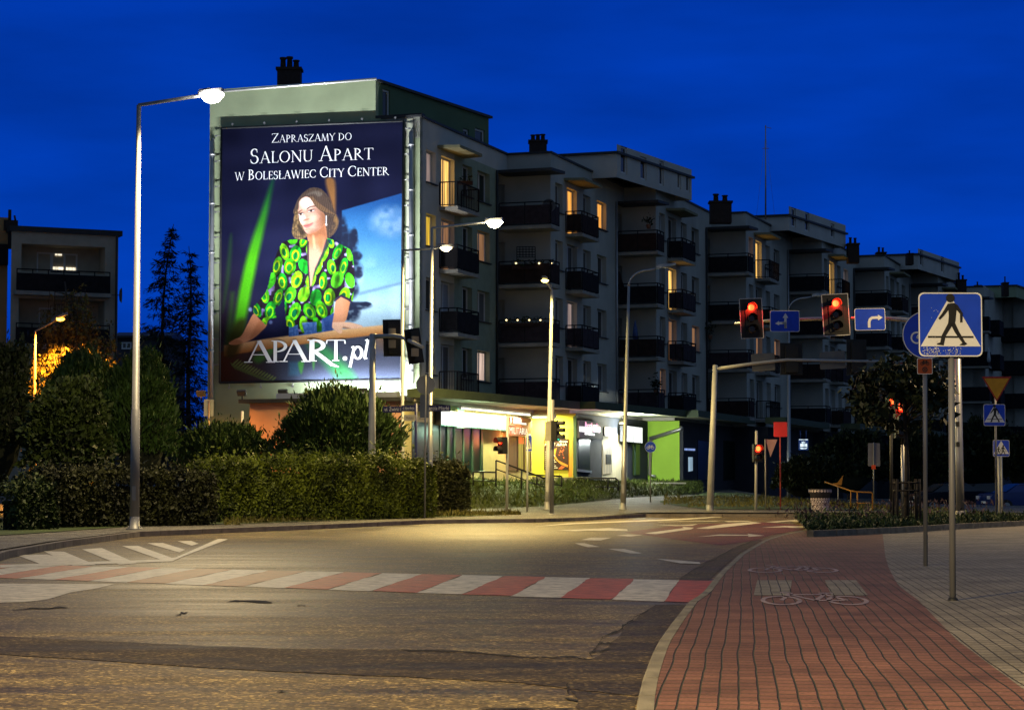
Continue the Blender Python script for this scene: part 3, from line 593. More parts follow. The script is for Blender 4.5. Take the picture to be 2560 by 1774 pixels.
mb.tube([ap - V(0, 0, 0.5), at_], [0.05, 0.03], 6); mb.tube([at_ + V(-0.05, 0, -0.1), at_ + V(0.35, 0, -0.2)], 0.02, 5); mb.tube([at_ + V(-0.2, 0, -1.4), at_ + V(0.2, 0, -1.4)], 0.02, 5)
for sx in (-1, 1): mb.tube([at_ - V(0, 0, 0.6), ap + V(sx * 0.6, 0.4 * sx, -0.4)], 0.008, 4)
mb.build('roof_antenna', STEEL, apt)
# ---------------------------------------------------------------- ground floor with shops
E = 1.25; ZG0, ZG1 = 0.2, 4.62
AX = at(0, -5.0, 0, 0); AL = (PL(624, 1050, AX, U) - AX).dot(NV)
out = [at(0, -5.0, AL, ZG0), at(0, -5.0, E, ZG0)]
for k in range(8): out += [at(k, LK[k], E, ZG0)] + ([at(k + 1, 0, E, ZG0)] if k < 7 else [])
back = [at(8, 0, -3, ZG0), at(0, 2, AL, ZG0)]
SALMON = M('render_salmon', (0.50, 0.27, 0.19), 0.9, var=0.1, scale=1.2, bump=0.15, bscale=50); BEIGE = M('render_beige', (0.48, 0.42, 0.22), 0.9, var=0.08)
YEL = M('render_yellow', (0.56, 0.50, 0.06), 0.85, var=0.06); LIME = M('render_lime', (0.36, 0.60, 0.06), 0.85, var=0.08, scale=1.5); DGRN = M('paint_dark_green', (0.04, 0.075, 0.045), 0.7); NAVY = M('paint_navy', (0.04, 0.043, 0.055), 0.85, spec=.15)
mb = MB(); n = len(out)
mcol = [0, 1] + [2, 4, 5, 3] + [5] * 20
mats_gf = [SALMON, BEIGE, BEIGE, LIME, YEL, NAVY]
for i in range(n - 1): mb.quad(out[i], out[i + 1], out[i + 1] + V(0, 0, ZG1 - ZG0), out[i] + V(0, 0, ZG1 - ZG0), {0: 0, 1: 2, 2: 4, 3: 5, 4: 3}.get(i, 5))
mb.build('shop_wall', mats_gf, apt)
mb = MB(); rf = [p + V(0, 0, ZG1 - ZG0) for p in out]; inn = [at(0, -5, AL, ZG1), at(0, 0.1, AL, ZG1)] + [at(k, -0.1 + LK[k] * 0.5, -1.0, ZG1) for k in range(8)]
mb.prism([at(0, -5.35, AL - 0.35, ZG1), at(0, -5.35, E + 0.3, ZG1), at(0, 0.0, E + 0.3, ZG1), at(0, 0.0, AL - 0.35, ZG1)], V(0, 0, 0.16), 0)
mb.build('shop_roof', [COPE], apt)
mb = MB(); mb.obox(at(0, -5.2, AL + 1.3, ZG1 + 0.165), U * 0.35, NV * 5.4, V(0, 0, 0.22)); mb.build('roof_gutter', [M('gutter_steel', (0.42, 0.45, 0.5), 0.3, 0.6)], apt)
CAN = M('canopy_green', (0.055, 0.075, 0.040), 0.8, var=0.2); SOF = M('canopy_soffit_pale', (0.45, 0.46, 0.30), 0.8, var=0.05)
def canopy(pts, z, h, ms):
    mb = MB(); mb.prism(pts, V(0, 0, h), 0); mb.poly([p - V(0, 0, 0.004) for p in pts][::-1], 1); return mb.build('shop_canopy', ms, apt)
w0 = 1.25
canopy([at(0, -4.6, E + 0.02, ZG1 + 0.17), at(0, -4.6, E + w0, ZG1 + 0.17), at(1, -0.9, E + w0 * 0.4, ZG1 + 0.17), at(1, -0.9, E + w0, ZG1 + .17), at(2, -0.9, E + 0.6, ZG1 + .17), at(2, -0.9, E + w0, ZG1 + .17), at(2, LK[2], E + w0, ZG1 + .17), at(2, LK[2], E + .02, ZG1 + .17), at(2, 0.05, E + 0.02, ZG1 + .17), at(1, LK[1] - .05, E + .02, ZG1 + .17), at(1, 0.05, E + .02, ZG1 + .17), at(0, LK[0] - .05, E + .02, ZG1 + .17)], ZG1, 0.36, [CAN, SOF])
for k in (3, 4, 5, 6): canopy([at(k, -0.9, E + 0.02, ZG1 + .17), at(k, -0.9, E + w0, ZG1 + .17), at(k, LK[k] - 1, E + w0, ZG1 + .17), at(k, LK[k] - 1, E + 0.02, ZG1 + .17)], ZG1, 0.36, [CAN, SOF])
mb = MB()
for k in range(3): mb.obox(at(k, -4.5 if k == 0 else -0.8, -0.9 if k else -0.5, ZG1 + 0.0), U * (LK[k] + (4.4 if k == 0 else 0.4)), NV * (E + 0.85), V(0, 0, 0.165))
mb.build('terrace_slab', [SLAB], apt)
def GFp(k, px, py, d=0.03): return PL(px, py, at(k, 0, E + d, 0), NV)      # on the shop front of section k
def GEp(k, px, py, d=0.03): return PL(px, py, at(k, -d, 0, 0), U)          # on the end wall of section k
def gpanel(name, f, k, q, mats, d=0.03, th=0.06, parent=apt, m=0):
    mb = MB(); pts = [f(k, x, y, d) for x, y in q]; mb.prism(pts, (-NV if f is GFp else U) * th, m); return mb.build(name, mats, parent)
SHOPG = M('shop_glass', (0.005, 0.012, 0.009), 0.3, var=0.4, scale=1.0, spec=0.3); TEAL = M('shop_frame_green', (0.02, 0.06, 0.04), 0.5)
def rectq(x0, y0a, x1, y0b, y1a, y1b): return [(x0, y0a), (x1, y0b), (x1, y1b), (x0, y1a)]
gpanel('shop_window', GFp, 0, rectq(1030, 1052, 1205, 1074, 1184, 1178), [SHOPG], 0.02)
for (x, w) in ((1100, 2), (1118, 6), (1136, 3), (1158, 3), (1180, 4), (1203, 5)): gpanel('shop_frame', GFp, 0, rectq(x, 1058, x + w, 1058, 1182, 1182), [TEAL], 0.06)
GD = M('shop_poster_dark', (0.012, 0.010, 0.010), 0.5, var=0.5, scale=6)
for x in (1082, 1140): gpanel('window_poster', GFp, 0, rectq(x, 1076, x + 15, 1077, 1160, 1160), [GD], 0.05)
RDOOR = M('shop_door_red', (0.16, 0.03, 0.015), 0.4, var=0.6, scale=3.0); YGL = litmat('lit_shop_yellow', (0.85, 0.60, 0.04), 0.40); RGL = litmat('lit_shop_red', (1.0, 0.13, 0.03), 0.75); RBR = litmat('lit_shop_brown', (0.7, 0.16, 0.06), 0.13)
gpanel('shop_door', GFp, 0, rectq(1272, 1092, 1296, 1093, 1176, 1175), [RBR], 0.04); gpanel('door_sign', GFp, 0, rectq(1294, 1091, 1318, 1094, 1108, 1110), [RGL], 0.07)
gpanel('shop_window', GFp, 0, rectq(1296, 1109, 1310, 1110, 1174, 1173), [YGL], 0.04); gpanel('shop_window', GFp, 0, rectq(1314, 1111, 1326, 1112, 1178, 1178), [YGL], 0.04)
for x in (1270, 1294, 1310, 1326): gpanel('shop_frame', GFp, 0, rectq(x, 1090, x + 2.4, 1090, 1178, 1178), [M('frame_brown', (0.05, 0.025, 0.02), 0.6)], 0.075)
# advertising sheet on the yellow wall
ad = gpanel('wall_advert', GEp, 1, rectq(1360, 1096, 1420, 1096, 1174, 1174), [M('advert_dark', (0.03, 0.008, 0.006), 0.6, var=0.4)], 0.05); 
mb = MB(); g = lambda x, y: GEp(1, x, y, 0.056)
tx = (g(1420, 1110) - g(1360, 1110)).normalized()
mb.poly([g(1386, 1122), g(1392, 1119), g(1388, 1138), g(1396, 1150), g(1420, 1162), g(1420, 1168), g(1402, 1160), g(1388, 1147), g(1384, 1134)], 1)
for i in range(16):
    cx_, cy_ = 1406 + random.gauss(0, 6), 1128 + random.gauss(0, 8); mb.poly([g(cx_, cy_), g(cx_ + random.uniform(1, 5), cy_ + random.uniform(1, 3)), g(cx_ + random.uniform(-1, 3), cy_ + random.uniform(3, 6))], 2)
for i in range(9): mb.quad(g(1363, 1128 + i * 5), g(1380 + 3 * (i % 3) + i, 1128 + i * 5), g(1380 + 3 * (i % 3) + i, 1129.6 + i * 5), g(1363, 1129.6 + i * 5), 0)
mb.poly([g(1395, 1172), g(1403, 1164), g(1412, 1166), g(1405, 1173)], 2); mb.poly([g(1362, 1099), g(1378, 1099), g(1372, 1108), g(1362, 1110)], 2)
text_mesh(mb, 'MILITARIA', g(1362, 1114), tx, Z3, NV, (g(1362, 1107).z - g(1362, 1114).z), 0, fit=(g(1418, 1110) - g(1362, 1110)).length); mb.quad(g(1396, 1101), g(1404, 1101.5), g(1404, 1105), g(1396, 1103)); mb.quad(g(1406, 1102.5), g(1419, 1102.5), g(1419, 1104.5), g(1406, 1104.5))
WPR = M('print_white', (0.7, 0.68, 0.62), 0.6); 
ORG[ad.name] = ORG[apt.name]; mb.build('advert_print', [WPR, M('print_orange', (0.55, 0.22, 0.03), 0.6), M('print_red', (0.5, 0.10, 0.03), 0.6, var=0.5, scale=20)], ad)
gpanel('wall_panel', GEp, 1, [(1402, 1074), (1432, 1070), (1431, 1190), (1421, 1192), (1421, 1080)], [M('render_orange', (0.58, 0.26, 0.04), 0.85, var=0.08)], 0.012, 0.01)
gpanel('wall_panel', GEp, 1, [(1329, 1191), (1434, 1193), (1433, 1215), (1329, 1212)], [KERB_D], 0.02, 0.01); gpanel('corner_pillar', GEp, 1, rectq(1433, 1040, 1441, 1038, 1215, 1215), [DGRN], 0.03, 0.2)
# section one shop
gpanel('shop_window', GFp, 1, rectq(1446, 1098, 1475, 1098, 1172, 1175), [SHOPG], 0.03); gpanel('window_sill', GFp, 1, rectq(1445, 1172, 1480, 1176, 1178, 1182), [M('sill_blue', (0.22, 0.27, 0.36), 0.5)], 0.10, 0.1)
gpanel('shop_wall_panel', GFp, 1, rectq(1505, 1076, 1568, 1092, 1204, 1204), [M('render_grey_warm', (0.36, 0.31, 0.20), 0.85, var=0.15, streak=(3, 3, .3))], 0.015, 0.01); gpanel('shop_door', GFp, 1, rectq(1508, 1111, 1530, 1112, 1185, 1183), [litmat('lit_door', (0.95, 0.82, 0.50), 0.45)], 0.05)
gpanel('door_poster', GFp, 1, rectq(1516, 1135, 1528, 1136, 1160, 1160), [GD], 0.09); gpanel('shop_window', GFp, 1, rectq(1582, 1108, 1600, 1110, 1187, 1186), [SHOPG], 0.04); gpanel('shop_frame', GFp, 1, rectq(1588, 1108, 1590, 1108, 1187, 1187), [TEAL], 0.07)
mb = MB(); mb.tube([GEp(2, 1625, 1096, .12), GEp(2, 1700, 1073, .12), GEp(2, 1705, 1066, .12)], 0.10, 8); mb.tube([GEp(2, 1627, 1098, .12), GEp(2, 1624, 1186, .12), GEp(2, 1638, 1190, .25)], 0.09, 8); mb.build('rain_pipe', STEEL, apt)
gpanel('corner_pillar', GEp, 2, rectq(1700, 1066, 1708, 1064, 1207, 1207), [NAVY], 0.03, 0.2)
gpanel('shop_window', GFp, 2, rectq(1722, 1142, 1732, 1142, 1178, 1176), [litmat('lit_cash_machine', (0.55, 0.8, 1.0), 0.55)], 0.03)
gpanel('shop_window', GFp, 2, rectq(1712, 1120, 1738, 1121, 1125, 1126), [litmat('lit_cool_strip', (0.35, 0.5, 1.0), 0.7)], 0.03)
for (x0, x1) in ((1745, 1790), (1810, 1850)): gpanel('shop_window', GFp, 2, rectq(x0, 1100, x1, 1106, 1200, 1196), [SHOPG], 0.03)
# ================================================================ shop signs, lamps and the banner
SIGNW = litmat('sign_light_white', (0.97, 1.0, 0.97), 1.25); SIGNG = litmat('sign_light_green', (0.12, 0.85, 0.50), 0.8); SIGNM = litmat('sign_light_magenta', (1.0, 0.0, 0.40), 0.95); SIGNV = litmat('sign_light_violet', (0.95, 0.82, 1.0), 0.9)
SIGNR = litmat('sign_light_red', (0.85, 0.10, 0.04), 0.5); SIGNC = litmat('sign_light_warm', (1.0, 0.97, 0.86), 1.1); SBOX = M('sign_case', (0.06, 0.06, 0.07), 0.5)
def sbox(name, f, k, q, d, th, label, cat='shop sign', face=None, case=SBOX):
    pts = [f(k, x, y, d) for x, y in q]; t = thing(name, label, cat, pts[0]); nn = NV if f is GFp else -U
    mb = MB(); mb.prism([p - nn * 0.01 for p in pts], -nn * th); mb.build('case', case, t)
    if face: mb = MB(); mb.poly(pts); mb.build('face', face, t)
    return t
t = sbox('light_box_sign', GFp, 0, [(1103, 1025), (1270, 1040), (1269, 1076), (1103, 1062)], 0.35, 0.25, 'long glowing white light box with a green curved emblem over the corner shop window', face=SIGNW)
mb = MB(); g = lambda x, y: GFp(0, x, y, 0.375); mb.poly([g(1143, 1019), g(1162, 1021), g(1159, 1034), g(1158, 1050), g(1161, 1070), g(1142, 1069), g(1146, 1050), g(1146, 1034)]); mb.build('emblem', SIGNG, t)
mb = MB(); mb.quad(g(1103, 1060), g(1269, 1074), g(1269, 1077), g(1103, 1063)); mb.quad(g(1152, 1024.5), g(1155, 1025), g(1152, 1048), g(1148, 1048)); mb.build('trim', SIGNG, t)
light('sign_glow', 'AREA', GFp(0, 1187, 1052, 0.6), 420, (0.72, 1.0, 0.55), t, target=GFp(0, 1187, 1052, 0.6) + NV * 2 - U * 1.0 - Z3 * 2.5, sx=4, sy=0.5)
light('sign_glow', 'POINT', GFp(0, 1160, 1080, 0.8), 26, (0.55, 1.0, 0.75), t, size=0.3)
t = sbox('shop_sign', GFp, 0, [(1270, 1038), (1330, 1046), (1330, 1090), (1270, 1086)], 0.30, 0.08, 'red shop sign with glowing white MILITARIA letters beside the long light box', face=M('sign_red_brown', (0.22, 0.06, 0.03), 0.6))
mb = MB(); g = lambda x, y: GFp(0, x, y, 0.34); du = (g(1325, 1070) - g(1275, 1070)); du.z = 0; L_ = du.length; du.normalize()
mb.poly([g(1284, 1041.5), g(1302, 1044.5), g(1302, 1047.5), g(1304, 1048), g(1304, 1060), g(1283, 1058.5)]); text_mesh(mb, 'MILITARIA', g(1274, 1083), du, Z3, NV, g(1280, 1066).z - g(1280, 1083).z, 0, fit=L_ * 0.92)
mb.quad(g(1304, 1056), g(1316, 1057), g(1316, 1062), g(1304, 1061)); mb.quad(g(1315, 1084), g(1327, 1085), g(1327, 1088), g(1315, 1087))
mb.poly([g(1276, 1042), g(1280, 1040), g(1278, 1050), g(1281, 1050), g(1276, 1060), g(1277, 1052), g(1275, 1052)])
mb.build('lettering', SIGNC, t); mb = MB(); mb.quad(g(1271, 1040), g(1296, 1040), g(1296, 1043), g(1271, 1043)); mb.quad(g(1271, 1059), g(1290, 1061), g(1290, 1065), g(1271, 1063)); mb.quad(g(1271, 1084), g(1313, 1088), g(1313, 1091), g(1271, 1088)); mb.build('trim', SIGNR, t)
light('sign_glow', 'POINT', GFp(0, 1300, 1100, 0.8), 75, (1.0, 0.28, 0.08), t, size=0.3)
# canopy tubes
for (a, b, lab) in (((1150, 1016), (1325, 1037), 'fluorescent tube light under the canopy above the long light box'), ((1330, 1037), (1388, 1042), 'fluorescent tube light under the canopy above the yellow wall')):
    k = 0 if a[0] < 1300 else 1; f = GFp if k == 0 else GEp
    p, q = f(k, a[0], a[1], 0.75), f(k, b[0], b[1], 0.75); z = min(p.z, q.z, ZG1 + 0.05); p.z = q.z = z
    t = thing('tube_light', lab, 'light', p); mb = MB(); mb.tube([p, q], 0.045, 8); mb.build('tube', litmat('tube_glow', (1.0, 0.98, 0.72), 2.0), t)
    mb = MB(); mb.tube([p + V(0, 0, 0.11), q + V(0, 0, 0.11)], 0.04, 6)
    for e in (p, q): mb.tube([e + V(0, 0, -0.05), e + V(0, 0, 0.16)], 0.05, 6)
    mb.build('holder', FRAME, t)
    light('tube_lamp', 'AREA', (p + q) / 2 - V(0, 0, 0.08), 560 if k == 0 else 340, (0.95, 0.95, 0.42), t, target=(p + q) / 2 - V(0, 0, 3) + (-NV * 0.6 if k == 0 else U * 0.8), sx=(q - p).length, sy=0.2)
# pink neon sign
t = sbox('neon_sign', GFp, 1, [(1449, 1050), (1508, 1055), (1508, 1098), (1449, 1094)], 0.3, 0.1, 'dark shop sign with magenta and white glowing letters over the navy shop window', face=NAVY)
mb = MB(); g = lambda x, y: GFp(1, x, y, 0.33); du = (g(1505, 1070) - g(1450, 1070)); du.z = 0; L_ = du.length; du.normalize(); H_ = lambda a, b: g(1470, a).z - g(1470, b).z
mb2 = MB()
for (xa, ya, xb, yb) in ((1463, 1054, 1466, 1067), (1466, 1060, 1479, 1063), (1468, 1063.5, 1470, 1067), (1473, 1063, 1475, 1067), (1478, 1056.5, 1480.5, 1067), (1483, 1061, 1496, 1063), (1491, 1058, 1493, 1064)): mb.quad(g(xa, ya), g(xb, ya), g(xb, yb), g(xa, yb))
for (xa, xb) in ((1482, 1485), (1486.5, 1492), (1493, 1496.5), (1497.5, 1500.5)): mb.quad(g(xa, 1064 + (xa - 1482) * .1), g(xb, 1064 + (xb - 1482) * .1), g(xb, 1079 + (xb - 1482) * .08), g(xa, 1079 + (xa - 1482) * .08))
mb.quad(g(1482, 1076), g(1500, 1078), g(1500, 1081), g(1482, 1079)); mb.build('lettering', SIGNM, t)
mb2.quad(g(1448, 1065), g(1480, 1067), g(1480, 1081), g(1448, 1078)); 
for i_ in range(7): mb2.quad(g(1462 + i_ * 3.6, 1081 + i_ * .35), g(1464.8 + i_ * 3.6, 1081.3 + i_ * .35), g(1464.8 + i_ * 3.6, 1086 + i_ * .4 - (i_ % 2)), g(1462 + i_ * 3.6, 1086 + i_ * .4))
mb2.build('panel', SIGNV, t)
light('sign_glow', 'POINT', GFp(1, 1475, 1075, 0.9), 30, (1.0, 0.3, 0.75), t, size=0.25)
t = sbox('shop_sign', GFp, 1, [(1512, 1067), (1542, 1070), (1542, 1092), (1512, 1089)], 0.35, 0.1, 'small unlit slate grey shop sign above the white door', face=M('sign_slate', (0.05, 0.065, 0.10), 0.6))
mb = MB(); g = lambda x, y: GFp(1, x, y, 0.37); text_mesh(mb, 'KZ', g(1523, 1083), du, Z3, NV, 0.2, 0); mb.build('lettering', M('sign_brown', (0.03, 0.02, 0.02), 0.7), t)
t = sbox('light_box_sign', GFp, 1, [(1567, 1064), (1606, 1069), (1606, 1107), (1567, 1103)], 0.5, 0.35, 'square glowing white light box beside the lime green wall', face=SIGNW)
light('sign_glow', 'POINT', GFp(1, 1590, 1085, 1.1), 950, (0.9, 1.0, 0.95), t, size=0.3)
pp = GFp(1, 1553, 1055, 0.75); t = thing('spot_lamp', 'small bright yellow spotlight under the canopy between the shop signs', 'lamp', pp); mb = MB(); mb.lathe(pp, [(0.0, -0.1), (0.09, -0.09), (0.10, 0.0)], 10); mb.build('bulb', litmat('bulb_glow', (1, 0.85, 0.35), 6.0), t)
mb = MB(); mb.lathe(pp, [(0.11, -0.02), (0.11, 0.1), (0.03, 0.16), (0.0, 0.3)], 10); mb.build('housing', SBOX, t)
light('spot_lamp', 'POINT', pp - V(0, 0, 0.25) + NV * 0.1 - U * 0.2, 150, (1.0, 0.85, 0.40), t, size=0.1)
lp = (GEp(2, 1655, 1075, 1.6)); 
# ---------------------------------------------------------------- banner
pc = [PL(x, y, at(0, -0.14, 0, 0), U) for x, y in ((553.8, 320.6), (1009.4, 302.6), (1002.6, 947.6), (549.3, 956.6))]   # TL TR BR BL
ban = thing('billboard_banner', 'huge floodlit banner of a woman in a green patterned blouse on the end wall', 'billboard', pc[3])
def bp_(s, t, off=0.0): return (pc[0] * (1 - s) + pc[1] * s) * (1 - t) + (pc[3] * (1 - s) + pc[2] * s) * t - U * off
def st_of(x, y):   # layout units of the printed artwork to banner fractions
    s = (x - 70.0) / 1007.0; t0 = 90 - 40 * s; t1 = 1500 - 20 * s; return s, (y - t0) / (t1 - t0)
GW, GH = 400, 570
ss, tt = np.meshgrid(np.linspace(0, 1, GW), np.linspace(0, 1, GH)); XX = 70 + 1007 * ss; YY = (90 - 40 * ss) * (1 - tt) + (1500 - 20 * ss) * tt
IMG = np.zeros((GH, GW, 3)); IMG[:] = np.array([9, 12, 38])
rn = np.random.default_rng(3)
def vnoise(sc, seed):
    r = np.random.default_rng(seed); g = r.random((60, 60)); x = XX / sc; y = YY / sc; xi = np.floor(x).astype(int); yi = np.floor(y).astype(int); fx = x - xi; fy = y - yi
    fx = fx * fx * (3 - 2 * fx); fy = fy * fy * (3 - 2 * fy); w = lambda a, b: g[a % 60, b % 60]
    return (w(yi, xi) * (1 - fx) + w(yi, xi + 1) * fx) * (1 - fy) + (w(yi + 1, xi) * (1 - fx) + w(yi + 1, xi + 1) * fx) * fy
def smooth(pts, n=6):
    pts = [np.array(p, float) for p in pts]; out = []; m = len(pts)
    for i in range(m):
        p0, p1, p2, p3 = pts[i - 1], pts[i], pts[(i + 1) % m], pts[(i + 2) % m]
        for k in range(n):
            t = k / n; out.append(0.5 * ((2 * p1) + (-p0 + p2) * t + (2 * p0 - 5 * p1 + 4 * p2 - p3) * t * t + (-p0 + 3 * p1 - 3 * p2 + p3) * t ** 3))
    return out
def mask(pts, soft=2.0, sm=True):
    pts = np.array(smooth(pts) if sm else pts, float); x0, y0 = pts.min(0) - soft * 2 - 4; x1, y1 = pts.max(0) + soft * 2 + 4
    sel = (XX > x0) & (XX < x1) & (YY > y0) & (YY < y1); out = np.zeros_like(XX)
    if not sel.any(): return out
    x, y = XX[sel], YY[sel]; ins = np.zeros(x.shape, bool); dm = np.full(x.shape, 1e9); n = len(pts)
    for i in range(n):
        ax, ay = pts[i]; bx, by = pts[(i + 1) % n]
        c = ((ay > y) != (by > y)); 
        with np.errstate(divide='ignore', invalid='ignore'): ins ^= c & (x < (bx - ax) * (y - ay) / (by - ay if by != ay else 1e-9) + ax)
        vx, vy = bx - ax, by - ay; l2 = vx * vx + vy * vy + 1e-9; t = np.clip(((x - ax) * vx + (y - ay) * vy) / l2, 0, 1); dm = np.minimum(dm, np.hypot(x - ax - t * vx, y - ay - t * vy))
    sd = np.where(ins, dm, -dm); out[sel] = np.clip(0.5 + sd / (2 * soft), 0, 1); return out
def ell(cx, cy, rx, ry, a=0.0, soft=0.15):
    ca, sa = math.cos(a), math.sin(a); dx, dy = XX - cx, YY - cy; d = np.hypot((dx * ca + dy * sa) / rx, (-dx * sa + dy * ca) / ry); return np.clip((1 - d) / soft + 0.5, 0, 1)
def put(m, col, k=1.0):
    global IMG
    col = np.array(col, float); IMG = IMG * (1 - (m * k)[..., None]) + col * (m * k)[..., None]
def shade(m, f):
    global IMG
    IMG = IMG * (1 + (m * (f - 1))[..., None])
IMG += (vnoise(120, 1) * 14 - 4)[..., None] * np.array([0.8, 0.8, 1.1])
put(np.clip((YY - 700) / 700, 0, 1) * np.clip((330 - XX) / 260, 0, 1), (60, 28, 18), 0.8)
put(np.clip((YY - 420) / 300, 0, 1) * np.clip((560 - XX) / 300, 0, 1) * 0.25, (40, 40, 80))
sky = mask([(746, 548), (1090, 446), (1085, 1230), (700, 1240), (700, 1000), (745, 900)], 3, False)
g = np.clip((YY - 480) / 620, 0, 1); skc = np.stack([26 + 112 * g ** 1.4, 68 + 98 * g, 128 + 56 * g], -1); IMG = IMG * (1 - sky[..., None]) + skc * sky[..., None]
cl = np.clip(ell(1010, 610, 95, 75, 0, 0.9) * (0.4 + vnoise(26, 5)), 0, 1) * sky; put(cl, (120, 148, 182), 0.7)
cl = np.clip((vnoise(70, 9) - 0.5) * 2, 0, 1) * sky * np.clip((YY - 700) / 200, 0, 1); put(cl, (176, 202, 222), 0.45)
put(mask([(845, 1000), (1080, 940), (1080, 955), (845, 1018)], 6, False), (80, 105, 130), 0.7)
put(mask([(655, 380), (705, 380), (712, 520), (706, 620), (690, 520)], 10), (150, 100, 48), 0.75)
for (cx_, cy_, rx, ry) in [(790, 720, 45, 60), (815, 690, 18, 45), (770, 800, 70, 60), (830, 800, 30, 24), (800, 880, 60, 60), (840, 900, 24, 22), (790, 980, 50, 60), (838, 1075, 70, 22), (880, 1065, 30, 12), (800, 1110, 50, 50), (740, 700, 40, 120)]:
    put(np.clip(ell(cx_, cy_, rx, ry, 0, 0.5) * (0.55 + 0.9 * vnoise(14, int(cx_))), 0, 1), (20, 26, 46), 0.95)
leaf = mask([(355, 385), (366, 385), (336, 560), (292, 760), (252, 960), (216, 1150), (180, 1320), (120, 1330), (150, 1170), (185, 960), (232, 760), (290, 580)], 14)
lg = np.clip((YY - 380) / 420, 0, 1); lc = np.stack([8 + 58 * lg, 60 + 92 * lg, 40 - 22 * lg], -1); lf = np.clip(1.15 - np.clip((YY - 1080) / 250, 0, 1), 0.25, 1)[..., None]; IMG = IMG * (1 - leaf[..., None] * lf) + lc * leaf[..., None] * lf
put(mask([(95, 1080), (125, 900), (135, 700), (120, 700), (100, 900), (80, 1100)], 10), (40, 90, 30), 0.4)
put(mask([(130, 1000), (150, 1000), (140, 1330), (90, 1330)], 14, False), (50, 100, 26), 0.5)
# ground below the rail
low = mask([(60, 1330), (500, 1260), (980, 1195), (1090, 1180), (1090, 1520), (60, 1520)], 6, False); put(low, (46, 50, 66)); put(low * np.clip((430 - XX) / 330, 0, 1), (62, 30, 16), 0.9)
put(low * np.clip((YY - 1400) / 110, 0, 1) * np.clip((XX - 380) / 200, 0, 1), (92, 106, 138), 0.7); put(low * np.clip((XX - 900) / 60, 0, 1) * np.clip((1350 - YY) / 100, 0, 1), (120, 84, 52), 0.7)
put(mask([(560, 1290), (640, 1280), (780, 1400), (840, 1500), (760, 1500), (660, 1400)], 22), (44, 120, 62), 0.75); put(mask([(260, 1360), (360, 1300), (420, 1290), (300, 1390)], 12), (60, 120, 40), 0.6)
put(mask([(460, 1385), (520, 1385), (520, 1460), (460, 1460)], 10, False), (48, 84, 110), 0.7); put(mask([(512, 1390), (545, 1380), (530, 1450)], 6), (60, 130, 50), 0.8); put(mask([(590, 1380), (606, 1378), (598, 1430)], 5), (60, 130, 50), 0.7)
for i in range(15):
    f = i / 14; cx_, cy_ = 150 + 220 * f, 1395 + 90 * f; put(ell(cx_ + 8, cy_ - 8, 26 * (1 - f * 0.4), 5, -0.7, 0.5), (104, 122, 60), 0.75); put(ell(cx_ - 4, cy_ + 12, 24 * (1 - f * 0.4), 5, 0.9, 0.5), (84, 100, 48), 0.7)
# rail
rail = mask([(95, 1295), (300, 1262), (560, 1226), (800, 1200), (990, 1180), (1010, 1195), (1010, 1226), (820, 1250), (560, 1284), (300, 1322), (95, 1352)], 4, False)
v = np.clip((YY - (1298 - (XX - 95) * 0.128)) / 52, 0, 1); rc = np.stack([204 - 70 * v, 160 - 78 * v, 112 - 74 * v], -1); IMG = IMG * (1 - rail[..., None]) + rc * rail[..., None]; put(rail * np.clip((190 - XX) / 110, 0, 1), (96, 62, 30), 0.75)
put(mask([(150, 1180), (215, 1160), (170, 1340), (100, 1345)], 16), (44, 40, 14), 0.8)
# jeans
je = mask([(458, 1180), (560, 1150), (650, 1125), (712, 1115), (722, 1205), (640, 1222), (560, 1234), (458, 1246)], 2, False); put(je, (48, 82, 142)); put(je * (vnoise(9, 12) > 0.55), (86, 120, 176), 0.5); put(mask([(480, 1176), (640, 1140), (640, 1152), (480, 1190)], 3, False), (120, 152, 200), 0.6); put(mask([(640, 1130), (712, 1115), (720, 1200), (660, 1215)], 8, False), (26, 48, 100), 0.7)
# right forearm and hand, left forearm and hand
SK1, SK2 = (176, 122, 92), (176, 118, 84)
fa = mask([(718, 1050), (745, 1020), (792, 1040), (790, 1090), (775, 1150), (768, 1165), (800, 1168), (862, 1186), (855, 1196), (800, 1202), (765, 1196), (752, 1205), (754, 1222), (742, 1228), (718, 1212), (700, 1196), (700, 1170), (708, 1120)], 2); put(fa, SK1); put(fa * np.clip((XX - 750) / 50, 0, 1) * (YY < 1160), (150, 98, 62), 0.7); put(fa * (YY > 1165), (216, 176, 150), 0.8); put(mask([(762, 1190), (800, 1200), (760, 1200)], 3), (120, 76, 54), 0.7)
la = mask([(262, 1118), (300, 1140), (335, 1178), (300, 1220), (262, 1252), (215, 1276), (160, 1290), (120, 1284), (150, 1262), (190, 1242), (225, 1180)], 2); put(la, (172, 114, 82)); put(la * np.clip((YY - 1225) / 50, 0, 1), (214, 150, 110), 0.8); put(mask([(300, 1150), (335, 1180), (270, 1246), (240, 1250)], 8), (140, 84, 54), 0.55); put(mask([(118, 1276), (160, 1262), (200, 1276), (160, 1296)], 5), (120, 74, 40), 0.5)
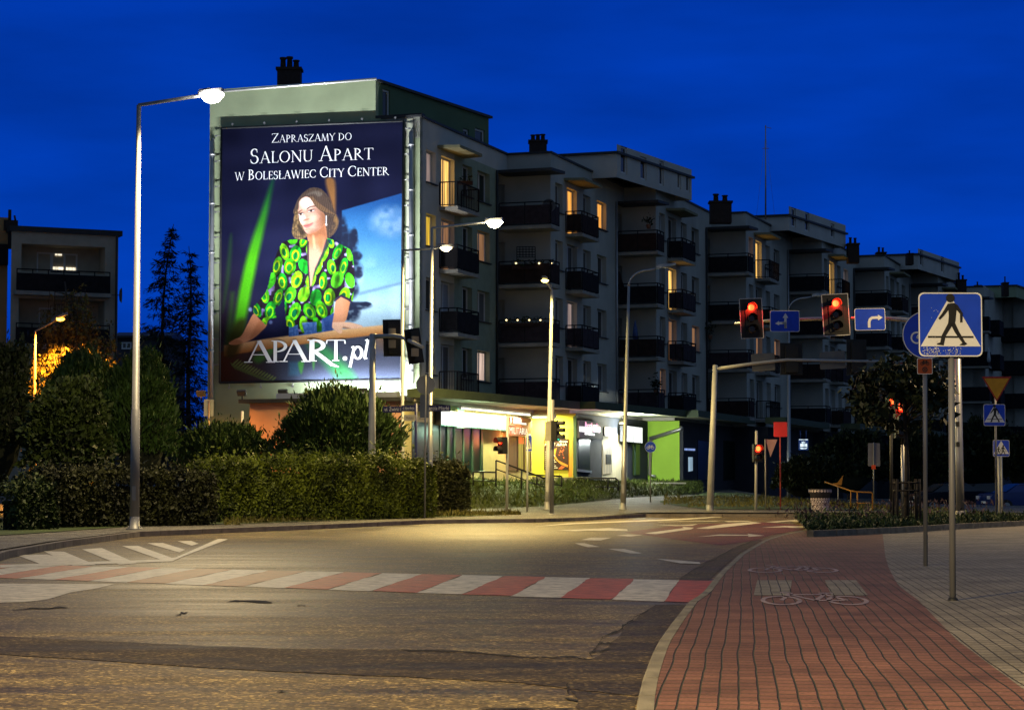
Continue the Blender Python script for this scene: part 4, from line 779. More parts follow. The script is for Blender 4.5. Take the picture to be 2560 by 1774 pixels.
# chest and neck
q = lambda pts: [(133 + 0.389 * a, 354.7 + 0.389 * b) for a, b in pts]
hair_b = mask(q([(905, 560), (920, 420), (980, 300), (1060, 215), (1160, 168), (1280, 190), (1380, 290), (1440, 430), (1490, 550), (1530, 650), (1520, 740), (1450, 850), (1380, 890), (1320, 870), (1200, 700)]), 2); put(hair_b, (62, 50, 46))
put(hair_b * np.clip((vnoise(8, 31) - 0.45) * 3, 0, 1), (104, 82, 60), 0.5); put(mask(q([(1440, 820), (1530, 660), (1490, 560), (1460, 640), (1500, 700)]), 6), (140, 104, 62), 0.6)
nk = mask(q([(1090, 830), (1200, 780), (1335, 680), (1372, 880), (1400, 940), (1370, 1080), (1270, 1250), (1190, 1370), (1155, 1560), (1110, 1540), (1100, 1250), (1070, 1030), (1095, 930)]), 2)
put(nk, (166, 110, 80)); put(nk * np.clip((YY - 730) / 40, 0, 1), (184, 138, 116), 0.9); put(mask(q([(1090, 830), (1200, 800), (1330, 690), (1370, 900), (1300, 860), (1150, 880)]), 12) * nk, (122, 76, 52), 0.75); put(mask(q([(1160, 860), (1190, 870), (1210, 1030), (1180, 1030)]), 6) * nk, (228, 172, 134), 0.6); put(mask(q([(1250, 860), (1300, 860), (1320, 1050), (1270, 1080)]), 8) * nk, (150, 96, 62), 0.6)
# blouse
bl = [mask([(398, 760), (420, 722), (470, 708), (530, 708), (560, 716), (556, 770), (560, 860), (572, 960), (574, 1010), (585, 960), (600, 880), (640, 790), (662, 740), (668, 702), (700, 712), (740, 735), (795, 765), (808, 800), (818, 880), (820, 960), (815, 1000), (810, 1050), (790, 1036), (745, 1014), (705, 1045), (706, 1110), (690, 1125), (640, 1150), (642, 1215), (615, 1222), (612, 1165), (560, 1166), (530, 1168), (546, 1228), (515, 1236), (508, 1180), (470, 1194), (445, 1185), (438, 1110), (430, 1020), (405, 1070), (378, 1090), (388, 1140), (345, 1150), (330, 1180), (296, 1150), (258, 1112), (262, 1076), (320, 1015), (338, 980), (360, 880), (376, 820)], 2, False)][0]
put(bl, (30, 22, 34)); r2 = random.Random(5)
put(bl * np.clip((vnoise(22, 21) - 0.74) * 8, 0, 1), (150, 138, 205), 0.9)
row = 0; yy = 700
while yy < 1260:
    xx = 240 + (row % 2) * 37
    while xx < 850:
        cx_, cy_ = xx + r2.uniform(-9, 9), yy + r2.uniform(-10, 10); an = r2.uniform(-0.5, 0.5); rx, ry = r2.uniform(31, 37), r2.uniform(43, 52); sq = r2.uniform(0.6, 1.0)
        e0 = ell(cx_, cy_, rx * sq, ry, an, 0.08) * bl; put(e0, r2.choice([(52, 168, 22), (70, 186, 24), (22, 150, 34), (110, 206, 24)]))
        hs_ = np.clip(((XX - cx_) * math.cos(an + .4) + (YY - cy_) * math.sin(an + .4)) / 5 + .5, 0, 1); shade(e0 * hs_, r2.choice([.7, .85, 1.0, 1.3]))
        if r2.random() < 0.7:
            ox, oy = r2.uniform(-8, 8), r2.uniform(2, 10); put(ell(cx_ + ox, cy_ + oy, rx * sq * 0.66, ry * 0.66, an, 0.1) * e0, r2.choice([(186, 230, 10), (150, 216, 14), (120, 206, 16)])); put(ell(cx_ + ox * 1.2, cy_ + oy * 1.2, rx * sq * 0.45, ry * 0.46, an, 0.12) * e0, r2.choice([(0, 104, 58), (8, 124, 48), (24, 140, 40)]))
        xx += 74
    yy += 80; row += 1
fold = np.clip((vnoise(30, 41) - 0.46) * 3, 0, 1); shade(bl * fold, 0.66); shade(bl * np.clip((np.sin(XX * .085 + YY * .018 + 4 * vnoise(90, 43)) - .6) * 2.2, 0, 1), 0.65); shade(bl * np.clip((vnoise(16, 44) - .62) * 4, 0, 1), 1.25); shade(mask([(372, 800), (400, 760), (410, 900), (425, 1010), (400, 1060)], 14) * bl, 0.6); shade(mask([(690, 1040), (720, 900), (735, 780), (745, 900), (715, 1050)], 10) * bl, 0.5); shade(mask([(556, 1010), (590, 1010), (600, 1160), (560, 1160)], 12) * bl, 0.75)
put(mask([(555, 715), (566, 720), (568, 850), (578, 990), (572, 1010), (560, 880)], 2, False) * 1.0, (28, 24, 40), 0.8); put(mask([(662, 705), (690, 712), (650, 800), (610, 880), (585, 970), (600, 870), (640, 780)], 3, False), (26, 26, 52), 0.75)
put(mask([(705, 1046), (745, 1012), (792, 1036), (810, 1054), (812, 1066), (786, 1046), (745, 1026), (712, 1054)], 2, False), (28, 18, 44), 0.9)
# face
fc = mask(q([(962, 560), (945, 470), (955, 400), (1000, 330), (1070, 298), (1130, 330), (1190, 420), (1260, 490), (1330, 545), (1342, 620), (1325, 700), (1250, 775), (1160, 815), (1095, 828), (1055, 795), (1020, 720), (975, 650)]), 2)
put(fc, (192, 146, 128)); put(fc * np.clip((XX - (133 + 0.389 * 1190)) / 52, 0, 1), (138, 88, 62), 0.9); put(fc * np.clip((YY - (354.7 + 0.389 * 740)) / 34, 0, 1) * np.clip((XX - 545) / 40, 0, 1), (112, 68, 48), 0.7); put(ell(*q([(1080, 390)])[0], 34, 30, 0.3, 0.9) * fc, (238, 210, 204), 0.8); put(ell(*q([(1010, 620)])[0], 20, 28, 0, 0.9) * fc, (240, 206, 194), 0.6); put(ell(*q([(1185, 600)])[0], 26, 18, -0.3, 0.9) * fc, (226, 176, 152), 0.7)
put(mask(q([(1045, 500), (1075, 540), (1100, 600), (1085, 620), (1060, 560)]), 4) * fc, (176, 132, 116), 0.7); put(ell(*q([(1070, 628)])[0], 18, 5, -0.25, 0.6), (150, 98, 82), 0.85); put(ell(*q([(1040, 600)])[0], 6, 9, 0, 0.8), (246, 220, 212), 0.8)
for (ex_, ey_, rw) in ((996, 548, 15), (1142, 502, 19)):
    c_ = q([(ex_, ey_)])[0]; put(ell(c_[0], c_[1] - 2, rw * 1.25, 9, -0.25, 0.7), (128, 88, 78), 0.75); put(ell(c_[0], c_[1], rw, 5.0, -0.22, 0.4), (206, 190, 186)); put(ell(c_[0] - 1, c_[1], 6, 5.6, 0, 0.3), (34, 28, 32)); put(ell(c_[0], c_[1] - 4.5, rw, 2.2, -0.25, 0.5), (30, 22, 24))
put(mask(q([(950, 522), (1000, 488), (1018, 492), (1000, 504), (955, 536)]), 2), (84, 60, 48), 0.85); put(mask(q([(1078, 470), (1120, 438), (1195, 428), (1200, 438), (1130, 452), (1085, 482)]), 2), (70, 50, 42), 0.9)
put(mask(q([(1035, 712), (1080, 690), (1110, 686), (1172, 668), (1160, 700), (1110, 740), (1070, 745), (1045, 728)]), 2), (178, 104, 100)); put(mask(q([(1035, 712), (1100, 702), (1172, 668), (1110, 712), (1060, 722)]), 1.5), (120, 66, 64), 0.8); put(ell(*q([(1090, 765)])[0], 22, 4, -0.3, 0.8), (160, 110, 94), 0.6)
# front hair
put(mask(q([(960, 480), (975, 360), (1060, 292), (1120, 300), (1190, 410), (1260, 480), (1350, 540), (1480, 548), (1420, 420), (1340, 300), (1240, 215), (1150, 200), (1050, 240), (960, 330), (912, 440), (905, 560)]), 2), (70, 56, 50)); put(mask(q([(1080, 270), (1200, 215), (1300, 250), (1250, 300), (1180, 260)]), 6), (112, 104, 96), 0.6)
put(mask(q([(1125, 310), (1200, 420), (1290, 500), (1480, 556), (1500, 560), (1380, 480), (1240, 380), (1160, 300)]), 3), (112, 84, 60), 0.7)
hl = mask(q([(905, 540), (945, 480), (962, 580), (985, 660), (1020, 720), (1052, 800), (1090, 840), (1060, 890), (980, 908), (900, 880), (870, 800), (885, 680)]), 2); put(hl, (84, 68, 50)); put(hl * np.clip((vnoise(9, 51) - 0.35) * 3, 0, 1), (140, 112, 76), 0.7); put(mask(q([(960, 690), (1010, 740), (1050, 820), (1000, 840), (960, 780)]), 5), (40, 32, 30), 0.7)
put(mask(q([(1352, 570), (1366, 570), (1364, 690), (1350, 690)]), 1.5, False), (210, 214, 226), 0.85); put(ell(*q([(1357, 697)])[0], 5, 6, 0, 0.3), (240, 240, 248))
put(ell(240, 1096, 10, 12, 0, 0.8), (150, 170, 210), 0.7); put(ell(357, 1166, 10, 10, 0, 0.8), (110, 130, 180), 0.6)
shade(mask(q([(1180, 420), (1345, 560), (1345, 700), (1240, 800), (1150, 815), (1200, 650)]), 14) * fc, 0.86); shade(np.clip(hair_b + hl, 0, 1) * (1 - fc) * (1 - nk) * np.clip((np.sin(XX * .55 + 9 * vnoise(40, 61)) - .1) * .9, 0, 1), 0.72); IMG = IMG * (0.93 + 0.14 * rn.random((GH, GW, 1))); IMG = np.clip(IMG, 0, 255) / 255.0; IMGL = np.where(IMG <= 0.04045, IMG / 12.92, ((IMG + 0.055) / 1.055) ** 2.4)
o0 = pc[3]; me = bpy.data.meshes.new('printed_cloth')
a0 = np.array([[*(pc[i] - o0)] for i in range(4)]); S, T = ss[..., None], tt[..., None]
rip = (np.sin(ss * 40) * 0.006 + np.sin(tt * 55 + ss * 5) * 0.006)[..., None] * np.array([*U])
pts = (a0[0] * (1 - S) + a0[1] * S) * (1 - T) + (a0[3] * (1 - S) + a0[2] * S) * T + rip
idx = np.arange(GW * GH).reshape(GH, GW); qs = np.stack([idx[:-1, :-1], idx[1:, :-1], idx[1:, 1:], idx[:-1, 1:]], -1).reshape(-1, 4)
me.vertices.add(GW * GH); me.vertices.foreach_set('co', pts.reshape(-1)); me.loops.add(qs.size); me.loops.foreach_set('vertex_index', qs.reshape(-1)); me.polygons.add(len(qs)); me.polygons.foreach_set('loop_start', np.arange(0, qs.size, 4)); me.polygons.foreach_set('loop_total', np.full(len(qs), 4)); me.update(calc_edges=True)
at_c = me.color_attributes.new('print', 'FLOAT_COLOR', 'POINT'); at_c.data.foreach_set('color', np.concatenate([IMGL.reshape(-1, 3), np.ones((GW * GH, 1))], 1).reshape(-1))
me.polygons.foreach_set('use_smooth', np.ones(len(qs), bool)); me.materials.append(M('banner_print', attr='print', rough=0.8, spec=0.08)); po = bpy.data.objects.new('printed_cloth', me); COL.objects.link(po); po.parent = ban; ORG[po.name] = o0
# lettering in a roman stroke alphabet
TN, TK = 0.042, 0.105
def arc(cx_, cy_, rx, ry, a0_, a1_, n=14): return [(cx_ + rx * math.cos(R(a0_ + (a1_ - a0_) * i / n)), cy_ + ry * math.sin(R(a0_ + (a1_ - a0_) * i / n)), TN + (TK - TN) * abs(math.cos(R(a0_ + (a1_ - a0_) * i / n))) ** 1.3) for i in range(n + 1)]
def ln(x0, y0, x1, y1, w0, w1=None): w1 = w0 if w1 is None else w1; return [(x0, y0, w0), (x1, y1, w1)]
def sf(x, y, w=0.26): return [(x - w / 2, y, 0.035), (x + w / 2, y, 0.035)]
GL = {
 'Z': (0.72, [ln(0.06, .97, .70, .97, TN), ln(.64, .96, .07, .04, TK * .9), ln(.02, .03, .70, .03, TN), ln(.06, .98, .05, .80, .04), ln(.70, .02, .72, .22, .04)]),
 'A': (0.82, [ln(.10, 0, .40, 1, TN), ln(.40, 1.02, .74, 0, TK), ln(.20, .36, .60, .36, TN * .8), sf(.10, .015, .24), sf(.74, .015, .26)]),
 'P': (0.60, [ln(.14, 0, .14, 1, TK), arc(.16, .73, .34, .25, 90, -90), sf(.14, .015), sf(.10, .985, .18)]),
 'R': (0.74, [ln(.14, 0, .14, 1, TK), arc(.16, .74, .32, .24, 90, -90), ln(.26, .50, .70, .02, TK * .9, TN), sf(.14, .015), sf(.10, .985, .18), sf(.70, .015, .12)]),
 'S': (0.54, [arc(.27, .74, .19, .24, 40, 270), arc(.25, .26, .22, .26, 90, -150), ln(.42, .92, .43, .74, .035), ln(.05, .1, .04, .28, .035)]),
 'M': (0.98, [ln(.10, 0, .18, 1, TN), ln(.18, 1, .48, .02, TK), ln(.48, .02, .80, 1, TN), ln(.80, 1, .88, 0, TK), sf(.10, .015, .22), sf(.88, .015, .26)]),
 'Y': (0.72, [ln(.04, 1, .37, .48, TK * .9), ln(.66, 1, .37, .48, TN), ln(.37, .5, .37, 0, TK), sf(.37, .015), sf(.05, .985, .2), sf(.66, .985, .2)]),
 'D': (0.80, [ln(.14, 0, .14, 1, TK), arc(.16, .5, .54, .475, 90, -90, 18), sf(.10, .985, .18), sf(.10, .015, .18)]),
 'O': (0.86, [arc(.43, .5, .36, .48, 0, 360, 28)]),
 'L': (0.58, [ln(.14, 0, .14, 1, TK), ln(.10, .03, .54, .03, TN), ln(.54, .02, .57, .2, .04), sf(.14, .985)]),
 'N': (0.86, [ln(.14, 0, .14, 1, TN), ln(.12, .99, .74, .01, TK), ln(.74, 0, .74, 1, TN), sf(.14, .015, .22), sf(.74, .985, .22), sf(.08, .985, .16)]),
 'U': (0.82, [ln(.14, 1, .14, .34, TK), [(.14, .34, TK), (.16, .18, .11), (.24, .06, .08), (.40, .02, TN), (.56, .06, TN), (.65, .18, TN), (.67, .34, TN)], ln(.67, .34, .67, 1, TN), sf(.14, .985), sf(.67, .985, .22)]),
 'T': (0.70, [ln(.35, 0, .35, 1, TK), ln(.03, .97, .67, .97, TN), ln(.03, .97, .01, .8, .04), ln(.67, .97, .69, .8, .04), sf(.35, .015)]),
 'W': (1.14, [ln(.06, 1, .32, 0, TK * .9), ln(.32, 0, .56, .95, TN), ln(.52, 1, .80, 0, TK * .9), ln(.80, 0, 1.06, 1, TN), sf(.06, .985, .2), sf(1.06, .985, .18), sf(.52, .985, .14)]),
 'B': (0.62, [ln(.14, 0, .14, 1, TK), arc(.16, .75, .28, .225, 90, -90), arc(.16, .27, .36, .25, 90, -90), sf(.10, .985, .18), sf(.10, .015, .18)]),
 'E': (0.58, [ln(.14, 0, .14, 1, TK), ln(.1, .97, .52, .97, TN), ln(.14, .52, .44, .52, TN), ln(.1, .03, .54, .03, TN), ln(.52, .98, .53, .8, .04), ln(.54, .02, .57, .2, .04), ln(.44, .60, .44, .44, .035)]),
 'Ł': (0.58, [ln(.14, 0, .14, 1, TK), ln(.10, .03, .54, .03, TN), ln(.54, .02, .57, .2, .04), sf(.14, .985), ln(.0, .40, .32, .62, TN)]),
 'I': (0.28, [ln(.14, 0, .14, 1, TK), sf(.14, .985), sf(.14, .015)]),
 'C': (0.76, [arc(.44, .5, .38, .48, 50, 310, 22), ln(.69, .90, .70, .70, .04), ln(.69, .1, .70, .26, .035)]),
}
def strokes(mb, st_, T_, sc=1.0):
    pts = [(a, b) for a, b, _ in st_]
    for i in range(len(st_)):
        pass
    Ls, Rs = [], []
    for i, (x, y, w) in enumerate(st_):
        xa, ya, _ = st_[max(i - 1, 0)]; xb, yb, _ = st_[min(i + 1, len(st_) - 1)]; dx, dy = xb - xa, yb - ya; l = math.hypot(dx, dy) or 1; nx, ny = -dy / l * w / 2 * sc, dx / l * w / 2 * sc
        Ls.append(T_(x + nx, y + ny)); Rs.append(T_(x - nx, y - ny))
    for i in range(len(st_) - 1): mb.quad(Ls[i], Ls[i + 1], Rs[i + 1], Rs[i])
def banner_line(words, x0, x1, yb, cap, sc=1.0):
    tot = 0; lay = []
    for wi_, (big, wd) in enumerate(words):
        for i, ch in enumerate(wd):
            s_ = 1.0 if (i == 0 and big) else 0.78; lay.append((ch, tot, s_, wi_)); tot += (GL[ch][0] + 0.06) * s_
        tot += 0.30
    tot -= 0.30; kx = (x1 - x0) / tot; off = [0.02]
    mbs = [MB() for _ in words]
    for ch, xo, s_, wi_ in lay:
        mb = mbs[wi_]
        for q_ in GL[ch][1]:
            off[0] = 0.02 + random.random() * 0.006
            strokes(mb, q_, lambda a, b: bp_(*st_of(x0 + (xo + a * s_) * kx, yb + (x0 - (x0 + (xo + a * s_) * kx)) * 0.036 - b * s_ * cap), off[0]), sc)
    for m_ in mbs: m_.build('printed_word', LET, ban)
LET = M('banner_lettering', (0.78, 0.80, 0.86), 0.6, var=0.02)
banner_line([(1, 'ZAPRASZAMY'), (0, 'DO')], 355, 800, 172, 52, 1.0)
banner_line([(1, 'SALONU'), (1, 'APART')], 235, 920, 288, 82, 0.95)
banner_line([(0, 'W'), (1, 'BOLESŁAWIEC'), (1, 'CITY'), (1, 'CENTER')], 150, 1003, 382, 58, 1.0)
mb = MB(); TN, TK = 0.075, 0.14
def big(ch, x0, w, yb=1388, cap=118, st_=None):
    for i, q_ in enumerate(st_ or GL[ch][1]): strokes(mb, [(a, b, c * 1.15) for a, b, c in q_], lambda a, b: bp_(*st_of(x0 + a * w, yb - (x0 - 222) * 0.02 - b * cap), 0.02 + i * 0.003))
big('A', 214, 196); big('P', 362, 160); big('A', 412, 196); 
big('R', 566, 165, st_=[ln(.14, 0, .14, 1, .15), arc(.16, .74, .36, .25, 90, -90), [(.20, .50, .13), (.52, .16, .13), (.82, -.16, .12), (1.05, -.27, .05)], sf(.14, .015, .34), sf(.10, .985, .22)]); big('T', 668, 152); mb.build('printed_word', M('banner_lettering_white', (0.88, 0.88, 0.88), 0.5, var=0.01), ban); mb = MB()
big('.', 757, 100, st_=[arc(.15, .1, .05, .05, 0, 360, 12), ln(.07, .1, .23, .1, .14)]); big('p', 800, 110, st_=[ln(.20, .62, .0, -.32, .12), arc(.38, .36, .20, .28, 150, -160), ln(.06, .6, .2, .66, .06)]); big('l', 868, 110, st_=[ln(.26, .95, .10, .08, .12), ln(.08, .06, .24, .10, .06), ln(.12, .92, .26, .97, .05)])
mb.build('printed_word', M('banner_lettering_white'), ban)
mb = MB()
for a, b in ((0, 1), (1, 2), (2, 3), (3, 0)): mb.tube([pc[a] - U * 0.01, pc[b] - U * 0.01], 0.05, 6)
mb.build('edge_rope', COPE, ban)
def strap(p, q): mb = MB(); mb.tube([p, (p + q) / 2 + V(0, 0, 0.02), q], 0.02, 5); mb.disc(q - U * 0.03, -U, 0.05, th=0.05); mb.build('strap', STEEL, ban)
for i in range(6): strap(bp_((i + .35) / 5.6, 0), bp_((i + .35) / 5.6, -0.014)); strap(bp_((i + .3) / 5.6, 1), bp_((i + .3) / 5.6, 1.02))
for i in range(10): strap(bp_(0, (i + .3) / 10), bp_(-0.03, (i + .3) / 10)); strap(bp_(1, (i + .3) / 10), bp_(1.03, (i + .3) / 10))
for (x, yt, yb) in ((531, 352, 1035), (1028, 330, 960)):
    mb = MB(); a = PL(x, yt, at(0, -0.16, 0, 0), U); b = PL(x - (3 if x < 600 else 0), yb, at(0, -0.16, 0, 0), U); mb.tube([a, b], 0.10, 10)
    for f in np.linspace(0.05, 0.95, 6): c_ = a.lerp(b, f); mb.tube([c_ + V(0, 0, .04), c_ - V(0, 0, .04)], 0.125, 10)
    mb.tube([a, a + U * 0.16 + V(0, 0, 0.12)], 0.07, 8); mb.build('rain_pipe', PIPE, apt)
# floodlights on the roof of the shop annex
for i, n_ in enumerate((-8.0, -6.1, -4.2, -2.3, -0.6)):
    p = at(0, -4.75, n_, ZG1 + 0.17); t = thing('floodlight', 'small black floodlight on the shop annex roof aimed up at the banner', 'floodlight', p, 'floodlights below the banner')
    mb = MB(); mb.tube([p, p + V(0, 0, 0.22)], 0.03, 6); mb.build('bracket', COPE, t); c_ = p + V(0, 0, 0.30); a = (at(0, 0, n_, 8.0) - c_).normalized(); sx = NV; sy = sx.cross(a)
    mb = MB(); mb.obox(c_ - sx * .2 - sy * .12 - a * .1, sx * .4, sy * .24, a * .12); mb.build('housing', SBOX, t); mb = MB(); mb.obox(c_ - sx * .17 - sy * .09 + a * .025, sx * .34, sy * .18, a * .01); mb.build('lens', litmat('flood_glow', (0.9, 0.95, 1.0), 5), t)
    light('flood', 'SPOT', c_ + a * 0.10, 5200, (0.93, 0.97, 1.0), t, size=0.12, target=at(0, 0, n_ + (-3.8 - n_) * 0.12, 25), spot=(96, 1.0))
t = thing('wall_floodlight', 'long linear floodlight along the annex roof washing the wall strip below the banner', 'floodlight', at(0, -1.0, -4, ZG1 + 0.17))
mb = MB(); mb.obox(at(0, -1.1, AL + 1.2, ZG1 + 0.165), U * 0.25, NV * (-AL - 0.4), V(0, 0, 0.25)); mb.build('housing', [M('linear_case', (0.3, 0.33, 0.4), 0.4, 0.4)], t)
mb = MB(); mb.obox(at(0, -1.03, AL + 1.3, ZG1 + 0.417), U * 0.1, NV * (-AL - 0.6), V(0, 0, 0.01)); mb.build('lens', litmat('linear_glow', (0.85, 0.93, 1.0), 2.5), t)
light('linear', 'AREA', at(0, -0.98, (AL + 0.8) / 2, ZG1 + 0.45), 620, (0.93, 0.98, 1.0), t, target=at(0, 0, (AL + 0.8) / 2, ZG1 + 1.6), sx=-AL - 0.6, sy=0.1)
# ================================================================ STREET FURNITURE
DGREY = M('post_grey', (0.20, 0.20, 0.21), 0.5, 0.3, var=0.25, scale=5, streak=(1, 1, .2)); WPOST = M('post_painted', (0.38, 0.38, 0.38), 0.5, 0.1, var=0.12, scale=4)
BLACK = M('signal_black', (0.012, 0.012, 0.012), 0.55); SBLUE = M('sign_blue', (0.008, 0.055, 0.60), 0.45, var=0.12, scale=6); SWHITE = M('sign_white', (0.80, 0.80, 0.78), 0.45, var=0.06, scale=5)
SBACK = M('sign_back_grey', (0.16, 0.17, 0.19), 0.5, 0.3, var=0.15); RUST = M('rust', (0.10, 0.05, 0.03), 0.9)
def lampglow(name, col, es): return litmat(name, col, es)
def hd(a): return V(math.sin(a), -math.cos(a), 0)     # the way a sign faces: 0 looks back at the camera side
def mast_base(t, b, r): 
    mb = MB(); mb.lathe(b, [(r * 2.1, 0.0), (r * 2.1, 0.03), (r * 1.25, 0.04), (r * 1.2, 0.3), (r, 0.34)], 12)
    for i in range(4): a = math.pi / 4 + i * math.pi / 2; mb.tube([b + V(math.cos(a), math.sin(a), 0) * r * 1.75, b + V(math.cos(a) * r * 1.75, math.sin(a) * r * 1.75, 0.09)], 0.018, 6)
    mb.build('base_flange', DGREY, t)
def street_lamp(label, base, top, arm, mat=STEEL, r0=0.085, r1=0.05, glow=None, col=(1, 1, 1), power=0, curved=False, head=0.62, group='street lamps along the road', hz=0.0, cone=160):
    t = thing('street_lamp', label, 'street lamp', base, group); base, top, arm = Vector(base), Vector(top), Vector(arm)
    mast_base(t, base, r0)
    mb = MB(); mb.tube([base + V(0, 0, 0.02), base.lerp(top, 0.28), base.lerp(top, 0.281), top], [r0 * 1.15, r0 * 1.05, r0 * .9, r1], 12); mb.quad(*[base + V(0, -r0 * 1.16, 0.7) + V(a, 0, b) for a, b in ((-.05, 0), (.05, 0), (.05, .35), (-.05, .35))]); mb.build('pole', mat, t)
    mb = MB(); d = arm - top; 
    if curved: pts = [top] + [top + V(d.x * (1 - math.cos(a)) * 0.72, d.y * (1 - math.cos(a)) * .72, d.z * math.sin(a) * 0.92) for a in np.linspace(0.15, math.pi / 2, 9)] + [arm]
    else: pts = [top - V(0, 0, 0.08), top, arm]
    mb.tube(pts, r1 * 0.85, 8); mb.build('arm', mat, t)
    u = (pts[-1] - pts[-2]).normalized(); s = V(-u.y, u.x, 0).normalized(); c = arm
    mb = MB(); w = head * 0.2; mb.prism([c - s * w * .5, c + u * head * .3 - s * w, c + u * head - s * w * .7, c + u * head + s * w * .7, c + u * head * .3 + s * w, c + s * w * .5], V(0, 0, 0.10)); mb.prism([c + u * .02 - s * w * .4 + V(0, 0, .1), c + u * head * .5 - s * w * .5 + V(0, 0, .1), c + u * head * .5 + s * w * .5 + V(0, 0, .1), c + u * .02 + s * w * .4 + V(0, 0, .1)], V(0, 0, 0.05)); h = mb.build('lamp_head', DGREY if mat is not STEEL else mat, t); ORG[h.name] = ORG[t.name]
    mb = MB(); lc = c + u * head * .55 - V(0, 0, 0.01); 
    if glow: mb.lathe(lc, [(0.0, -0.15 * head - hz), (0.16 * head + hz * .5, -0.12 * head - hz * .7), (0.26 * head + hz, -0.03 * head), (0.26 * head + hz, 0.0)], 14)
    else: mb.lathe(lc, [(0.0, -0.05), (0.14 * head, -0.04), (0.2 * head, 0.0)], 12)
    mb.build('lens', glow or M('lens_off', (0.3, 0.3, 0.3), 0.3), h)
    if power:
        light('street_light', 'SPOT', lc - V(0, 0, 0.30 + hz), power, col, t, size=0.14, target=lc - V(0, 0, 5), spot=(cone, 0.28))
    return t
WARMW = (1.0, 0.76, 0.39); YELW = (1.0, 0.71, 0.24)
gl_w = lampglow('lamp_glow_white', (1.0, 0.93, 0.78), 40); gl_y = lampglow('lamp_glow_warm', (1.0, 0.85, 0.5), 40); gl_y2 = lampglow('lamp_glow_yellow', (1.0, 0.72, 0.15), 16); gl_o = lampglow('lamp_glow_sodium', (1.0, 0.36, 0.03), 16)
def XY(px, Y, z): d = ray(px, 1216); return V(d.x / d.y * Y, Y, z)
D = G(336, 1323, 0.12).y; street_lamp('tall street lamp with a dazzling white light beside the low front hedge', G(336, 1323, .12), P(347, 263, D), P(497, 240, D - .4), DGREY, .10, .055, gl_w, WARMW, 6500, hz=0.14)
street_lamp('tall street lamp with a dazzling warm light rising behind the yellow hedge', XY(1074, 75, .12), P(1080, 570, 75), P(1212, 556, 74.6), STEEL, .09, .05, gl_y, YELW, 8200, hz=0.14, cone=154)
D = 80; t = street_lamp('slim street lamp with a small warm light in front of the banner edge', XY(1006, D, .12), P(1007, 626, D), P(1092, 620, D), DGREY, .075, .05, gl_y, YELW, 4200, hz=0.05)
D = 85; street_lamp('street lamp with a yellow light on a short bent tip in front of the balconies', XY(1368, D, .25), P(1380, 725, D), P(1366, 705, D - 1.0), WPOST, .095, .055, gl_y2, (1, .75, .2), 1500, hz=0.02, head=0.5)
D = 85.5; street_lamp('unlit silver street lamp with a curved arm before the lime green shop wall', XY(1557, D, .2), P(1572, 715, D), P(1640, 672, D), STEEL, .10, .05, None, curved=True, head=0.8)
D = 110; street_lamp('unlit distant street lamp with a curved arm seen behind the blue lane sign', XY(1972, D, .2), P(1972, 775, D), P(2030, 742, D), STEEL, .10, .05, None, curved=True, head=0.7)
D = 89; street_lamp('short park lamp with an orange sodium light beside the weeping birch', XY(87, D, .3), P(88, 828, D), P(128, 807, D), M('post_ochre', (0.3, 0.2, 0.12), 0.6), .06, .045, gl_o, (1.0, .38, .04), 12000, hz=0.0, cone=140, head=0.75, group='park lamps')
# two lamps of the same row that stand behind the camera and light the near pavement
street_lamp('street lamp of the same row standing behind the viewpoint at the road edge', V(-8.0, 3.5, 0), V(-8.0, 3.5, 9.8), V(-5.9, 3.9, 10.1), STEEL, .10, .055, gl_w, (1.0, .74, .35), 15500)
street_lamp('street lamp with a warm light standing past the right edge of the planting bed', V(18.5, 62, .1), V(18.5, 62, 9.2), V(16.6, 61.4, 9.5), STEEL, .10, .055, gl_y, (1.0, .70, .33), 3200)
